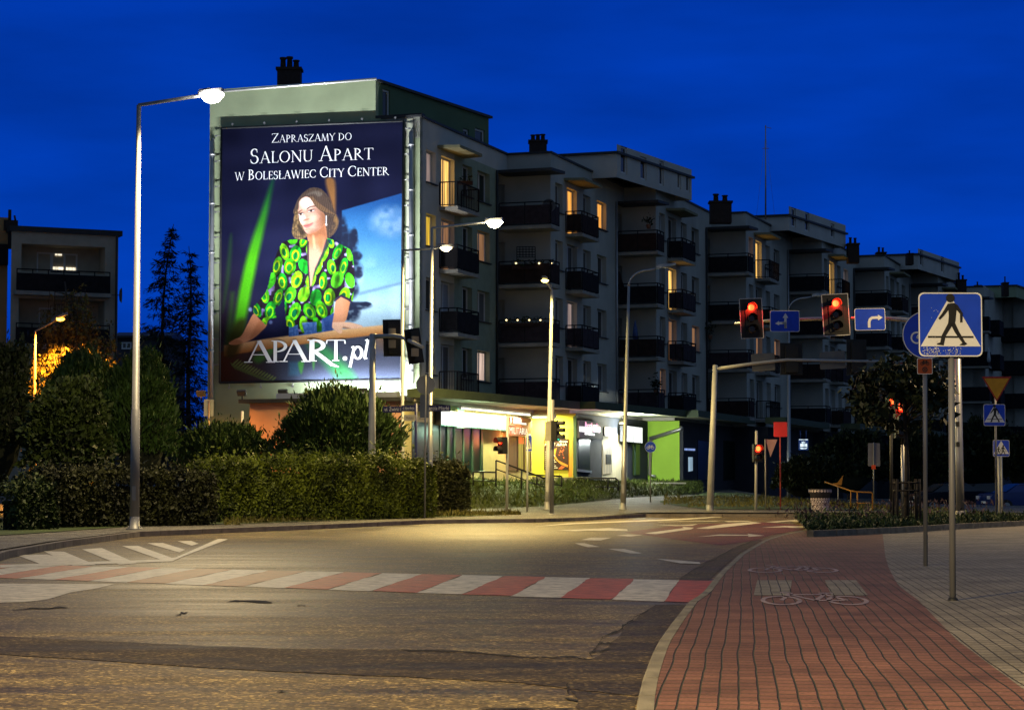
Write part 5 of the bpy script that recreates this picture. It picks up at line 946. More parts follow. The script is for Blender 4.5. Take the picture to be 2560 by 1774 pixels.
# ---------------------------------------------------------------- signals
def face_axes(yaw): f = hd(yaw); return f, V(-f.y, f.x, 0) * 1.0, Z3
RED = lampglow('signal_red', (1.0, 0.015, 0.005), 3.5); REDC = lampglow('signal_red_core', (1.0, 0.11, 0.02), 5.0); GRN = lampglow('signal_green', (0.05, 0.9, 0.6), 1.3); LOFF = M('signal_lens_off', (0.03, 0.012, 0.008), 0.2, spec=0.6)
BORDER = M('signal_border', (0.55, 0.55, 0.55), 0.5)
def lantern(t, c, yaw, h=1.0, w=0.34, lit=0, plate=None, tilt=0.0, visor=True, n=3, housing=BLACK, name='lantern', glowp=0):
    f, s, up = face_axes(yaw); s = (s * math.cos(tilt) + up * math.sin(tilt)); up = (up * math.cos(tilt) - V(-f.y, f.x, 0) * math.sin(tilt)); c = Vector(c)
    mb = MB(); mb.obox(c - s * w / 2 - up * h / 2 - f * 0.22, s * w, up * h, f * 0.22); 
    r = min(w * .42, h / n * .40)
    for i in range(n):
        cc = c + up * (h / 2 - h * (i + .5) / n)
        if visor:
            pts0 = [cc + (s * math.cos(a) + up * math.sin(a)) * r * 1.12 for a in np.linspace(math.pi * -.12, math.pi * 1.12, 11)]
            for a, b in zip(pts0, pts0[1:]): 
                m_ = 1.0; mb.quad(a, b, b + f * 0.24, a + f * 0.24)
    hs = mb.build(name, housing, t); ORG[hs.name] = ORG[t.name]
    if plate:
        pw, ph, dx, dz = plate; pc_ = c + s * dx + up * dz - f * 0.03; mb = MB(); mb.obox(pc_ - s * pw / 2 - up * ph / 2, s * pw, up * ph, -f * 0.015)
        for (a, b, ww, hh) in ((-pw / 2, -ph / 2, pw, .022), (-pw / 2, ph / 2 - .022, pw, .022), (-pw / 2, -ph / 2, .022, ph), (pw / 2 - .022, -ph / 2, .022, ph)): mb.obox(pc_ + s * a + up * b + f * .001, s * ww, up * hh, f * .005, 1)
        mb.build('backplate', [BLACK, BORDER], hs)
    for i in range(n):
        cc = c + up * (h / 2 - h * (i + .5) / n); mb = MB(); 
        k = 12; pts = [cc + f * 0.035]; 
        for rr_, dz_ in ((r * .72, .03), (r, 0.004)): pts += [cc + f * dz_ + (s * math.cos(2 * math.pi * q / k) + up * math.sin(2 * math.pi * q / k)) * rr_ for q in range(k)]
        mb.add(pts, [[0, 1 + q, 1 + (q + 1) % k] for q in range(k)], 1 if lit == i else 0, True); mb.add(pts, [[1 + q, 1 + k + q, 1 + k + (q + 1) % k, 1 + (q + 1) % k] for q in range(k)], 0, True)
        if lit == i: mb.build('lens', [GRN if i == n - 1 and n == 3 else RED, GRN if i == n - 1 and n == 3 else REDC], hs)
        else: mb.build('lens', [LOFF, LOFF], hs)
    if glowp: light('signal_glow', 'POINT', c + up * (h / 2 - h / n / 2) + f * 0.22, glowp, (1.0, 0.03, 0.01), t, size=0.06)
    return hs
def plate(t, c, yaw, w, h, mat, name='sign_plate', back=SBACK, th=0.012, rim=None, roll=0.0):
    f, s, up = face_axes(yaw); 
    if roll: s, up = s * math.cos(roll) + up * math.sin(roll), up * math.cos(roll) - s * math.sin(roll)
    c = Vector(c); r = min(w, h) * .08; pts = []
    for (sx, sz) in ((1, 1), (-1, 1), (-1, -1), (1, -1)):
        for q in range(4):
            a0_ = {(1, 1): 0, (-1, 1): 90, (-1, -1): 180, (1, -1): 270}[(sx, sz)] + q * 30; pts.append(c + s * (sx * (w / 2 - r) + r * math.cos(R(a0_))) + up * (sz * (h / 2 - r) + r * math.sin(R(a0_))))
    mb = MB(); n = len(pts); b = [p - f * th for p in pts]; mb.add(pts + b, [list(range(n))], 0); mb.add(pts + b, [list(range(n, 2 * n))[::-1]] + [[i, i + n, (i + 1) % n + n, (i + 1) % n] for i in range(n)], 1)
    o = mb.build(name, [mat, back], t); ORG[o.name] = ORG[t.name]
    if rim:
        mb = MB(); k_ = 1 - rim / min(w, h) * 2; ins = [c + (p - c) * k_ for p in pts]
        for i in range(n): j = (i + 1) % n; mb.quad(pts[i] + f * .002, pts[j] + f * .002, ins[j] + f * .002, ins[i] + f * .002)
        mb.build('rim', SWHITE, o)
    return o, (lambda x, z, d=0.004: c + s * x + up * z + f * d)
def post(t, b, top, r=0.03, mat=DGREY, name='post'): mb = MB(); mb.tube([b, top], r, 10); mb.lathe(top, [(r, 0), (r * .7, .012), (0, .016)], 10); return mb.build(name, mat, t)
def arrow(mb, T, segs, w, head):
    pts = [V(a, b, 0) for a, b in segs]; L_, R_ = [], []
    for i, p in enumerate(pts):
        d = (pts[min(i + 1, len(pts) - 1)] - pts[max(i - 1, 0)]).normalized(); n_ = V(-d.y, d.x, 0) * w / 2; L_.append(p + n_); R_.append(p - n_)
    for i in range(len(pts) - 1): mb.quad(*[T(q.x, q.y) for q in (L_[i], L_[i + 1], R_[i + 1], R_[i])])
    d = (pts[-1] - pts[-2]).normalized(); n_ = V(-d.y, d.x, 0); e_ = pts[-1]; mb.poly([T(q.x, q.y, 0.0045) for q in (e_ + n_ * head * .6, e_ + d * head, e_ - n_ * head * .6)])
def pedestrian(mb, T, k=1.0, flip=1):
    q = lambda pts: mb.poly([T(x * k * flip, y * k, 0.008) for x, y in pts])
    q([(0.0 + .052 * math.cos(a), .235 + .052 * math.sin(a)) for a in np.linspace(0, 2 * math.pi, 14)[:-1]])
    q([(-.03, .17), (.045, .18), (.075, .12), (.06, -.02), (.05, -.07), (-.03, -.07), (-.02, .03), (-.025, .10)])
    q([(-.03, .17), (-.02, .10), (-.075, .03), (-.125, -.02), (-.145, -.005), (-.10, .055), (-.06, .12)]); q([(.045, .18), (.085, .155), (.145, .06), (.14, -.05), (.112, -.05), (.112, .05), (.06, .11)])
    q([(-.03, -.06), (.03, -.07), (-.06, -.21), (-.085, -.32), (-.165, -.31), (-.165, -.30), (-.125, -.285), (-.105, -.20)]); q([(.0, -.07), (.055, -.06), (.10, -.16), (.17, -.28), (.195, -.30), (.16, -.32), (.10, -.315), (.135, -.29), (.05, -.17)])
def crossing_sign(t, c, yaw, w, worn=False, roll=0.0, kids=False):
    pl, T = plate(t, c, yaw, w, w, SBLUE, rim=w * 0.018, roll=roll); k = w / 0.6
    mb = MB(); mb.poly([T(-.283 * k, -.205 * k), T(.283 * k, -.205 * k), T(0, .275 * k)]); mb.build('triangle', SWHITE, pl)
    mb = MB(); mb.quad(T(-.215 * k, -.125 * k, .007), T(.215 * k, -.125 * k, .007), T(.215 * k, -.108 * k, .007), T(-.215 * k, -.108 * k, .007))
    if kids: 
        pedestrian(mb, lambda x, y, d=0: T(x * .62 + .075 * k, y * .62 - .06 * k, d), k, -1); pedestrian(mb, lambda x, y, d=0: T(x * .5 - .09 * k, y * .5 - .075 * k, d), k, -1)
    else: pedestrian(mb, lambda x, y, d=0: T(x * .80, y * .80 + .06 * k, d), k, 1)
    mb.build('pictogram', BLACK, pl)
    if worn:
        mb = MB(); rr = random.Random(4)
        for i in range(150):
            f_ = rr.choice([-.24, -.22, -.15, -.13, -.02, .06]); x, y = f_ * k + rr.gauss(0, .025) * k, (-.255 + rr.gauss(0, .022)) * k
            if abs(x) > .29 * k or y < -.29 * k: continue
            r = rr.uniform(.001, .006) * k; mb.poly([T(x + r * math.cos(a + i) * rr.uniform(.6, 1.3), y + r * math.sin(a + i) * rr.uniform(.6, 1.5), .009) for a in (0, 1.2, 2.4, 3.6, 4.8)])
        for i in range(34):
            x, y = rr.uniform(-.2, -.1) * k, rr.uniform(-.18, .16) * k; r = rr.uniform(.001, .0035); mb.poly([T(x + r * math.cos(a), y + r * math.sin(a), .0095) for a in (0, 1.5, 3, 4.5)])
        mb.build('scuff_mark', M('worn_film', (0.6, 0.62, 0.66), 0.5), pl)
    return pl
# mast across the near lane
DN = 64.0; nb = XY(2400, DN, .1)
t = thing('traffic_light_mast', 'tall silver mast with two red signals and two blue lane signs on its arm', 'traffic light', nb)
top = P(2392, 780, DN); mast_base(t, nb, .13); mb = MB(); mb.tube([nb, nb.lerp(top, .3), top + V(0, 0, .12)], [.125, .115, .09], 14); mb.build('pole', STEEL, t)
ax = [P(2395, 806, DN), P(2270, 800, DN + .4), P(2216, 795.5, DN + 1), P(2100, 795, DN + 2), P(1950, 799, DN + 3.4), P(1838, 808, DN + 4.6)]; mb = MB(); mb.tube(ax, [.075, .07, .065, .06, .055, .045], 10); mb.build('arm', STEEL, t)
def lantern_px(t, x0, y0, x1, y1, D, yaw, tilt, lit, dx, gp): 
    c = P((x0 + x1) / 2, (y0 + y1) / 2, D - .35); k = F / D; w, h = (x1 - x0) / k, (y1 - y0) / k; return lantern(t, c, yaw, h * .80, w * .52, lit, (w, h, 0, 0), tilt, glowp=gp)
lantern_px(t, 1850, 745, 1908, 846, DN + 3.75, 0.10, .045, 0, 0, 45); lantern_px(t, 2056, 734, 2124, 839, DN + 1.95, .08, .055, 0, 0, 45)
pl, T = plate(t, P(1962, 802.5, DN + 2.55), .05, .92, .66, SBLUE, rim=.014, roll=.0); mb = MB(); arrow(mb, T, [(.0 + .02, -.22), (.02, .10)], .075, .15); arrow(mb, T, [(.0, -.06), (-.10, -.06), (-.18, -.065)], .075, .12); mb.poly([T(.05, -.02, .004), T(-.08, -.02, .004), T(-.08, -.095, .004), T(-.02, -.1, .004), T(-.017, -.22, .004), T(.05, -.22, .004)]); mb.build('arrow', SWHITE, pl)
pl, T = plate(t, P(2175, 798, DN + .7), .05, .93, .66, SBLUE, rim=.012, roll=.02); mb = MB(); arrow(mb, T, [(-.03, -.25), (-.03, -.08), (-.0, .0), (.06, .045), (.14, .05), (.24, .05)], .08, .15); mb.build('arrow', SWHITE, pl)
mb = MB()
for z in (2.3, 2.9): mb = MB(); mb.box(nb + V(-.08, -.12, z), (.10, .12, .14)); mb.build('bracket', BLACK, t)
# mast across the far lane, seen from behind
DF = 84.5; fb = XY(1774, DF, .12); t = thing('traffic_light_mast', 'pale far mast whose arm carries signals and grey sign backs seen from behind', 'traffic light', fb); top = P(1788, 914, DF)
mast_base(t, fb, .12); mb = MB(); mb.tube([fb, top], [.14, .10], 12); mb.lathe(top, [(.10, 0), (.08, .03), (0, .04)], 12); mb.build('pole', WPOST, t); mb = MB(); mb.tube([P(1788, 922, DF), P(1880, 909, DF), P(1968, 899, DF), P(2208, 903.5, DF)], [.07, .065, .06, .05], 10); mb.build('arm', WPOST, t)
def back_lantern(t, x0, y0, x1, y1, D, yaw=math.pi, tilt=0.0, mat=BLACK): c = P((x0 + x1) / 2, (y0 + y1) / 2, D); k = F / D; lantern(t, c, yaw, (y1 - y0) / k * .85, (x1 - x0) / k * .55, -1, ((x1 - x0) / k, (y1 - y0) / k, 0, 0), tilt)
back_lantern(t, 1950, 857, 2006, 937, DF + .2); back_lantern(t, 2116, 848, 2166, 938, DF + .2)
for (x, y, w, h) in ((1908, 905, 58, 44), (2081, 900, 64, 44)): plate(t, P(x, y, DF + .15), math.pi, w * DF / F, h * DF / F, SBLUE, back=M('sign_back_pale', (0.14, 0.14, 0.14), .5, .2), roll=-.06)
# mast left, seen from behind in front of the banner
DL = 72.0; lb = XY(929, DL, .12); t = thing('traffic_light_mast', 'cream mast behind the yellow hedge with two signal boxes seen from behind', 'traffic light', lb); top = P(932, 834, DL)
mb = MB(); mb.tube([lb, top], [.14, .10], 12); mb.build('pole', WPOST, t); mb = MB(); mb.tube([P(934, 841, DL), P(985, 839, DL - .3), P(1004, 842, DL - 1.0), P(1030, 855, DL - 2.2), P(1058, 868, DL - 3.2)], [.075, .07, .068, .06, .055], 10); mb.build('arm', WPOST, t)
for (x0, y0, x1, y1, D_, tl, yw) in ((957, 797, 1000, 890, DL + .1, .03, math.pi + .25), (1012, 820, 1054, 908, DL - 1.8, .17, math.pi + .55)):
    c = P((x0 + x1) / 2, (y0 + y1) / 2, D_ - .1); k = F / D_; hs = lantern(t, c + V(0, .2, 0), yw, (y1 - y0) / k * .85, (x1 - x0) / k * .5, -1, ((x1 - x0) / k * 1.05, (y1 - y0) / k, 0, 0), -tl)
    f, s, up = face_axes(yw)
    for dz in (.17, -.22): mb = MB(); mb.obox(c - s * .12 + up * (dz - .13) - f * .08, s * .24, up * .26, -f * .08); mb.build('bracket', M('bracket_tan', (.30, .25, .18), .6), hs)
# ---------------------------------------------------------------- near signs on the right
sb = G(2382, 1500, .1); t = thing('traffic_sign', 'large blue pedestrian crossing sign with a scuffed lower edge on a grey post', 'traffic sign', sb); DS = sb.y
post(t, sb, P(2378, 880, DS), .030, DGREY); crossing_sign(t, P(2376, 811, DS - .05), .03, 160 * DS / F, True, roll=.0)
mb = MB(); mb.box(P(2377, 893, DS), (.24, .03, .025)); mb.lathe(sb, [(.05, 0), (.045, .02), (.03, .03)], 12); mb.build('bracket', BLACK, t)
bb = G(2314, 1414, .1); DB = bb.y; t = thing('traffic_sign', 'round blue cycle path sign over an orange plate, half hidden by the large crossing sign', 'traffic sign', bb); post(t, bb, P(2312, 800, DB), .030, DGREY)
def round_sign(t, c, yaw, r, mat=SBLUE, bk=True):
    f, s, up = face_axes(yaw); c = Vector(c); mb = MB(); n = 32; ci = lambda rr_, d: [c + (s * math.cos(2 * math.pi * q / n) + up * math.sin(2 * math.pi * q / n)) * rr_ + f * d for q in range(n)]
    fr, bk_ = ci(r, 0), ci(r, -.012); mb.add(fr + bk_, [list(range(n))], 0); mb.add(fr + bk_, [list(range(n, 2 * n))[::-1]] + [[i, n + i, n + (i + 1) % n, (i + 1) % n] for i in range(n)], 1)
    o = mb.build('sign_plate', [mat, SBACK], t); ORG[o.name] = ORG[t.name]
    if bk:
        mb = MB(); a, b = ci(r, .003), ci(r * .965, .003)
        for i in range(n): j = (i + 1) % n; mb.quad(a[i], a[j], b[j], b[i])
        mb.build('rim', SWHITE, o); mb = MB(); k = r / .3; bike(mb, lambda x, y: c + s * (x * k * .235) + up * ((y - .15) * k * .235) + f * .005, .085); mb.build('pictogram', SWHITE, o)
    return o
round_sign(t, P(2316, 837, DB - .04), 0, 60 * DB / F); pl, T = plate(t, P(2312, 915, DB - .04), 0, 38 * DB / F, 40 * DB / F, M('sign_orange', (0.36, 0.065, 0.010), .5, var=.15, scale=8), rim=.006); mb = MB(); bike(mb, lambda x, y: T(x * .07, .035 + y * .07, .006), .13)
n_ = 16
for i in range(n_): a, b = 2 * math.pi * i / n_, 2 * math.pi * (i + 1) / n_; mb.quad(*[T(r_ * math.cos(c_), -.045 + r_ * math.sin(c_), .006) for r_, c_ in ((.036, a), (.036, b), (.022, b), (.022, a))])
mb.poly([T(.013 * math.cos(a), -.045 + .013 * math.sin(a), .006) for a in np.linspace(0, 6.2, 9)]); mb.build('pictogram', BLACK, pl)
# far right signs
gb = XY(2490, 61, .1); t = thing('traffic_sign', 'post with a yellow give way triangle above a small pedestrian crossing sign', 'traffic sign', gb); post(t, gb, P(2488, 950, 61), .03, DGREY)
f, s, up = face_axes(0.0); c = P(2492, 968, 60.9); k = 61 / F; mb = MB(); tri = lambda r_, d: [c + s * (a * r_ * k) + up * (b * r_ * k) + f * d for a, b in ((-37, 27), (37, 27), (0, -36))]; mb.prism(tri(1, 0), -f * .012); pl = mb.build('sign_plate', M('sign_red', (0.36, 0.02, 0.012), .5), t); ORG[pl.name] = ORG[t.name]; mb = MB(); mb.poly(tri(.84, .004)); mb.build('field', M('sign_yellow', (0.62, 0.30, 0.012), .45, var=.12, scale=7), pl)
crossing_sign(t, P(2486, 1037, 60.9), 0.0, 54 * 61 / F)
cb = XY(2498, 80, .12); t = thing('traffic_sign', 'blue children crossing sign on a cream post near the parked cars', 'traffic sign', cb); post(t, cb, P(2496, 1125, 80), .05, WPOST); crossing_sign(t, P(2503, 1120, 79.9), 0, 41 * 80 / F, kids=True)
cb = XY(2505, 84, .12); t = thing('post', 'bare cream post just beside the children crossing sign', 'post', cb); post(t, cb, P(2503, 1120, 84), .04, WPOST)
# ---------------------------------------------------------------- far crossing group
def ped_post(label, px, D, ytop, x0, y0, x1, y1, yaw, lit, mat=WPOST, r=.055, n=2, gp=0, z=.12):
    b = XY(px, D, z); t = thing('pedestrian_signal', label, 'traffic light', b); post(t, b, P(px + 2, ytop, D), r, mat); mb = MB(); mb.lathe(b, [(r * 2, 0), (r * 2, .02), (r * 1.2, .05)], 10); mb.build('base_flange', DGREY, t); k = D / F
    lantern(t, P((x0 + x1) / 2, (y0 + y1) / 2, D - .25), yaw, (y1 - y0) * k, (x1 - x0) * k, lit, None, n=n, glowp=gp); mb = MB(); c0, c1 = P((x0 + x1) / 2, (y0 + y1) / 2 - 12, D), P(px, (y0 + y1) / 2 - 12, D); mb.tube([c0, c1], .02, 6); mb.build('bracket', BLACK, t); mb = MB(); c0, c1 = P((x0 + x1) / 2, (y0 + y1) / 2 + 12, D), P(px, (y0 + y1) / 2 + 12, D); mb.tube([c0, c1], .02, 6); mb.build('bracket', BLACK, t); return t
ped_post('white post with a red pedestrian signal turned away beside the militaria shop sign', 1267, 84, 1040, 1240, 1092, 1262, 1134, -.9, 0, gp=3, z=.16)
ped_post('white post with a two part red bicycle signal below the far mast', 1889, 85, 1077, 1884, 1110, 1906, 1154, .2, 0, gp=6)
t = ped_post('grey post with a three light signal showing green in front of the yellow shop wall', 1379, 80, 1000, 1384, 1051, 1407, 1102, 1.15, 2, DGREY, .075, 3)
b = ORG[t.name]; plate(t, P(1370, 1077, 79.7), -.15, .24, .72, M('sign_back_tan', (.30, .28, .22), .6))
b = XY(1318, 83, .14); t = thing('traffic_sign', 'slim post with a blue crossing sign seen almost edge on before the shop door', 'traffic sign', b); post(t, b, P(1319, 1085, 83), .035, WPOST); crossing_sign(t, P(1322, 1108, 82.95), -1.2, 40 * 83 / F)
b = XY(1626, 96, zf(10 * .6, 96)); t = thing('traffic_sign', 'round blue cycle sign on a thin post before the lime green wall', 'traffic sign', b); post(t, b, P(1626, 1104, 96), .03, DGREY); round_sign(t, P(1626, 1117, 95.9), 0, 14 * 96 / F)
b = XY(1914, 86, .14); t = thing('traffic_sign', 'give way sign seen from behind on a thin post beside the bicycle signal', 'traffic sign', b); post(t, b, P(1913, 1098, 86), .03, DGREY); c = P(1928, 1118, 86.02); mb = MB(); k = 86 / F; mb.prism([c + V(a * k, .03 * 0, b_ * k) for a, b_ in ((-14, 20), (16, 20), (-2, -24))], V(0, .012, 0)); mb.build('sign_plate', M('sign_back_pink', (.25, .17, .2), .6), t)
b = XY(1951, 85.8, .14); t = thing('traffic_sign', 'rectangular sign and thin post coloured red in place of signal glow', 'traffic sign', b); post(t, b, P(1950, 1060, 85.8), .03, M('post_glow_tint', (.30, .05, .04), .6)); plate(t, P(1951, 1073, 85.75), 0, 34 * 85.8 / F, 37 * 85.8 / F, M('sign_back_glow_tint', (.48, .03, .035), .5)); light('signal_glow', 'POINT', P(1946, 1100, 84.9), 9, (1.0, .03, .02), t, size=.06)  # red of plate and post stands in for signal glow; point light added
b = XY(2184, 90, .12); t = thing('traffic_sign', 'tall grey sign seen from behind with a small orange plate beneath it', 'traffic sign', b); post(t, b, P(2184, 1106, 90), .03, DGREY); plate(t, P(2185, 1136, 90.05), math.pi, 30 * 90 / F, 58 * 90 / F, SBLUE, back=M('sign_back_violet', (.13, .13, .18), .5)); plate(t, P(2184, 1167, 89.9), 0, 10 * 90 / F, 11 * 90 / F, M('sign_orange_red', (.55, .06, .015), .5))
b = XY(2257, 60, .1); t = thing('traffic_light', 'black traffic light half hidden by leaves with its red lamp glowing', 'traffic light', b); post(t, b, P(2257, 1112, 60), .055, STEEL); lantern(t, P(2254, 1048, 59.8), .1, 92 * 60 / F, 30 * 60 / F, 0, None, n=3, glowp=25); mb = MB(); mb.tube([P(2257, 1112, 60), P(2257, 990, 60.1)], .05, 8); mb.build('bracket', BLACK, t)
b = XY(2228, 66, .1); t = thing('traffic_light', 'second red signal glowing through the leaves of the young tree', 'traffic light', b); post(t, b, P(2228, 1020, 66), .05, BLACK); lantern(t, P(2228, 1030, 65.8), .1, 76 * 66 / F, 22 * 66 / F, 0, None, n=3)
# small lit sign, planter, yellow railing
c = P(2009, 1111, 118); t = thing('hanging_sign', 'small glowing blue and white box sign with a crown under the far canopy', 'shop sign', c); k = 118 / F; W_, H_ = 24 * k, 27 * k
mb = MB(); mb.box(c + V(0, .1, 0), (W_, .15, H_)); mb.tube([c + V(-W_ * .3, .1, H_ / 2), c + V(-W_ * .3, .1, H_ / 2 + .5)], .03, 6); mb.tube([c + V(W_ * .3, .1, H_ / 2), c + V(W_ * .3, .1, H_ / 2 + .5)], .03, 6); mb.build('case', M('sign_case_blue', (.02, .05, .2), .5), t)
mb = MB(); q = lambda x, z: c + V(x * W_, .02, z * H_); mb.quad(q(-.46, .44), q(.46, .44), q(.46, .50), q(-.46, .50)); mb.poly([q(-.36, .10), q(.36, .10), q(.38, -.18), q(-.36, -.20)]); mb.poly([q(-.18, .14), q(.14, .14), q(.18, .30), q(.06, .24), q(-.02, .34), q(-.08, .24), q(-.2, .30)]); mb.poly([q(-.42, -.26), q(-.2, -.30), q(.2, -.30), q(.40, -.24), q(.26, -.40), q(-.28, -.40)]); mb.build('emblem', litmat('emblem_glow', (.75, .92, 1.0), 1.1), t); mb = MB(); mb.quad(q(-.5, -.5), q(.5, -.5), q(.5, .5), q(-.5, .5)); bpy_o = mb.build('face', litmat('sign_blue_glow', (.05, .18, .8), .14), t); bpy_o.location = (0, .004, 0)
DP = 84.9; b = XY(2050, DP, .14); k = DP / F; t = thing('planter', 'tapered dark planter covered in pale ring ornaments on the far lawn', 'planter', b); H_ = .92; r0, r1 = 20 * k, 27 * k
mb = MB(); mb.lathe(b, [(0, 0), (r0, 0), (r1 * .93, H_ * .80), (r1 * 1.03, H_ * .82), (r1 * 1.07, H_), (r1 * .98, H_), (r1 * .9, H_ * .86), (0, H_ * .85)], 28); mb.build('bowl', M('planter_dark', (.035, .03, .045), .6), t); mb = MB()
for row in range(8):
    z = H_ * (.06 + row * .102) if row < 7 else H_ * .91; 
    if row == 6: continue
    rr_ = (r0 + (r1 * .93 - r0) * z / (H_ * .8)) if row < 7 else r1 * 1.06
    for j in range(22):
        a = 2 * math.pi * (j + .5 * (row % 2)) / 22; nn_ = V(math.cos(a), math.sin(a), 0); tt_ = V(-nn_.y, nn_.x, 0); cc = b + nn_ * (rr_ + .010) + V(0, 0, z)
        for i in range(10): a0_, a1_ = 2 * math.pi * i / 10, 2 * math.pi * (i + 1) / 10; mb.quad(*[cc + tt_ * (r_ * math.cos(x_)) + Z3 * (r_ * math.sin(x_)) for r_, x_ in ((.044, a0_), (.044, a1_), (.018, a1_), (.018, a0_))])
mb.build('ring_ornament', M('planter_rings', (.50, .42, .52), .6), t)
YR = M('railing_yellow', (.22, .10, .012), .6, var=.2); t = thing('handrail', 'low yellow tubular handrail sloping down beside the ring patterned planter', 'handrail', XY(2130, 86, .12)); mb = MB()
pp_ = lambda x, y, D=86: P(x, y, D); mb.tube([pp_(2062, 1204, 88), pp_(2126, 1226), pp_(2142, 1229), pp_(2178, 1230), pp_(2181, 1233), pp_(2182, 1284)], .03, 8); mb.tube([pp_(2127, 1226), pp_(2127, 1272)], .025, 8); mb.tube([pp_(2143, 1229), pp_(2145, 1284)], .03, 8); mb.tube([pp_(2144, 1257), pp_(2182, 1257)], .022, 8); mb.build('tube_frame', YR, t)
c = P(2095, 1202, 90); mb = MB(); mb.poly([P(2080, 1210, 90), P(2100, 1190, 90), P(2106, 1186, 90), P(2104, 1214, 90)]); 
t = thing('hazard_board', 'small ochre board leaning at the upper end of the yellow handrail', 'board', c); mb = MB(); mb.prism([P(2078, 1208, 90), P(2094, 1206, 90), P(2108, 1187, 90), P(2104, 1212, 90), P(2085, 1212, 90)], V(0, .03, 0)); mb.build('board', YR, t); mb = MB(); mb.tube([c + V(0, .03, -.2), V(c.x, c.y + .03, .12)], .02, 6); mb.build('stake', DGREY, t)
# ---------------------------------------------------------------- signs on the left corner
b = XY(1062, 71, .12); t = thing('traffic_sign', 'round sign seen from behind above a long plate beside the street name post', 'traffic sign', b); post(t, b, P(1064, 940, 71), .03, DGREY)
o = round_sign(t, P(1064, 962, 71.06), math.pi, 24 * 71 / F, SWHITE, False); plate(t, P(1061, 1015, 71.06), math.pi, 22 * 71 / F, 58 * 71 / F, SWHITE, back=M('sign_back_blue', (.05, .07, .12), .5))
NAVYP = M('name_plate_blue', (.012, .014, .10), .45); b = XY(1040, 73, .12); t = thing('street_name_post', 'dark blue post carrying street name plates and white direction plates', 'street sign', b); post(t, b, P(1040, 1009, 73), .05, NAVYP)
def name_plate(x0, x1, y, h, txt, yaw, D, mat=NAVYP, tm=SWHITE, hh=.55, fit=.86, x00=None):
    w = (x1 - x0) * D / F / max(.2, math.cos(yaw)); c = P((x0 + x1) / 2, y, D); pl, T = plate(t, c, yaw, w, h * D / F, mat, back=mat, th=.02); mb = MB(); f, s, up = face_axes(yaw)
    text_mesh(mb, txt, T(-w * fit / 2 + (w * .02 if x00 is None else w * x00), -h * D / F * hh * .42, .005), s, up, f, h * D / F * hh, 0, fit=w * fit); mb.build('lettering', tm, pl)
name_plate(958, 1004, 1023, 16, 'ul. Żwirki i', .35, 72.6); name_plate(1004, 1038, 1020, 15, 'ul. Adama Asnyka', -.3, 72.4); name_plate(1046, 1126, 1020, 16, 'ul. Karola Miarki', .05, 72.6, hh=.6)
BLK = BLACK; name_plate(1010, 1039, 1044, 15, 'Ratusz', .0, 72.4, M('plate_cream', (.55, .50, .40), .5), BLK, .4, .6); name_plate(1042, 1070, 1047, 14, 'Muzeum', .1, 72.4, M('plate_cream'), BLK, .4, .6)
b = XY(524, 88, .2); t = thing('traffic_sign', 'pale rectangular sign seen from behind at the corner under the rain pipe', 'traffic sign', b); post(t, b, P(524, 1000, 88), .03, DGREY); plate(t, P(522, 1019, 88.05), math.pi, 24 * 88 / F, 42 * 88 / F, SWHITE, back=M('sign_back_cream', (.48, .46, .38), .6))
b = XY(606, 86, .2); t = thing('post', 'short white bollard post standing beside the salmon annex wall', 'post', b); post(t, b, P(606, 1028, 86), .05, SWHITE)
# railings on the bank
RT = M('handrail_black', (.015, .015, .016), .5, .3)
bz = lambda px, D: XY(px, D, 1.0)
def rail_thing(label, tops, D, posts): 
    t = thing('handrail', label, 'handrail', P(tops[0][0], 1230, D)); mb = MB(); mb.tube([P(x, y, D) for x, y in tops], .035, 8); 
    if len(tops) > 1: mb.tube([P(x, y + 22, D) for x, y in tops], .022, 8)
    for (x, y0, y1) in posts: mb.tube([P(x, y0, D), P(x, y1, D)], .035, 8)
    mb.build('tube_frame', RT, t)
rail_thing('black handrail sloping down the grass bank in front of the militaria shop door', [(1240, 1150), (1262, 1158), (1366, 1197)], 90.5, [(1240, 1150, 1215), (1304, 1174, 1222), (1366, 1197, 1268)])
rail_thing('low black handrail on the bank below the wall advert', [(1320, 1185), (1342, 1187), (1404, 1190)], 93.5, [(1342, 1187, 1212), (1404, 1190, 1216)]); rail_thing('low black handrail on the bank outside the corner shop window', [(1183, 1179), (1208, 1179), (1238, 1180)], 90, [(1183, 1179, 1212), (1208, 1179, 1214)]); rail_thing('low black hooped handrail in front of the navy shop window', [(1438, 1194), (1540, 1195), (1546, 1200)], 101, [(1520, 1194, 1222), (1546, 1200, 1226)])
t = thing('bench', 'small stone bench ledge at the foot of the lime green wall', 'bench', P(1630, 1222, 109)); mb = MB(); mb.box(P(1660, 1207, 110), (2.2, .5, .07)); mb.build('seat', SLAB, t); mb = MB()
for x in (1640, 1680): mb.box(P(x, 1216, 110), (.2, .4, .36))
mb.build('support', SLAB, t)
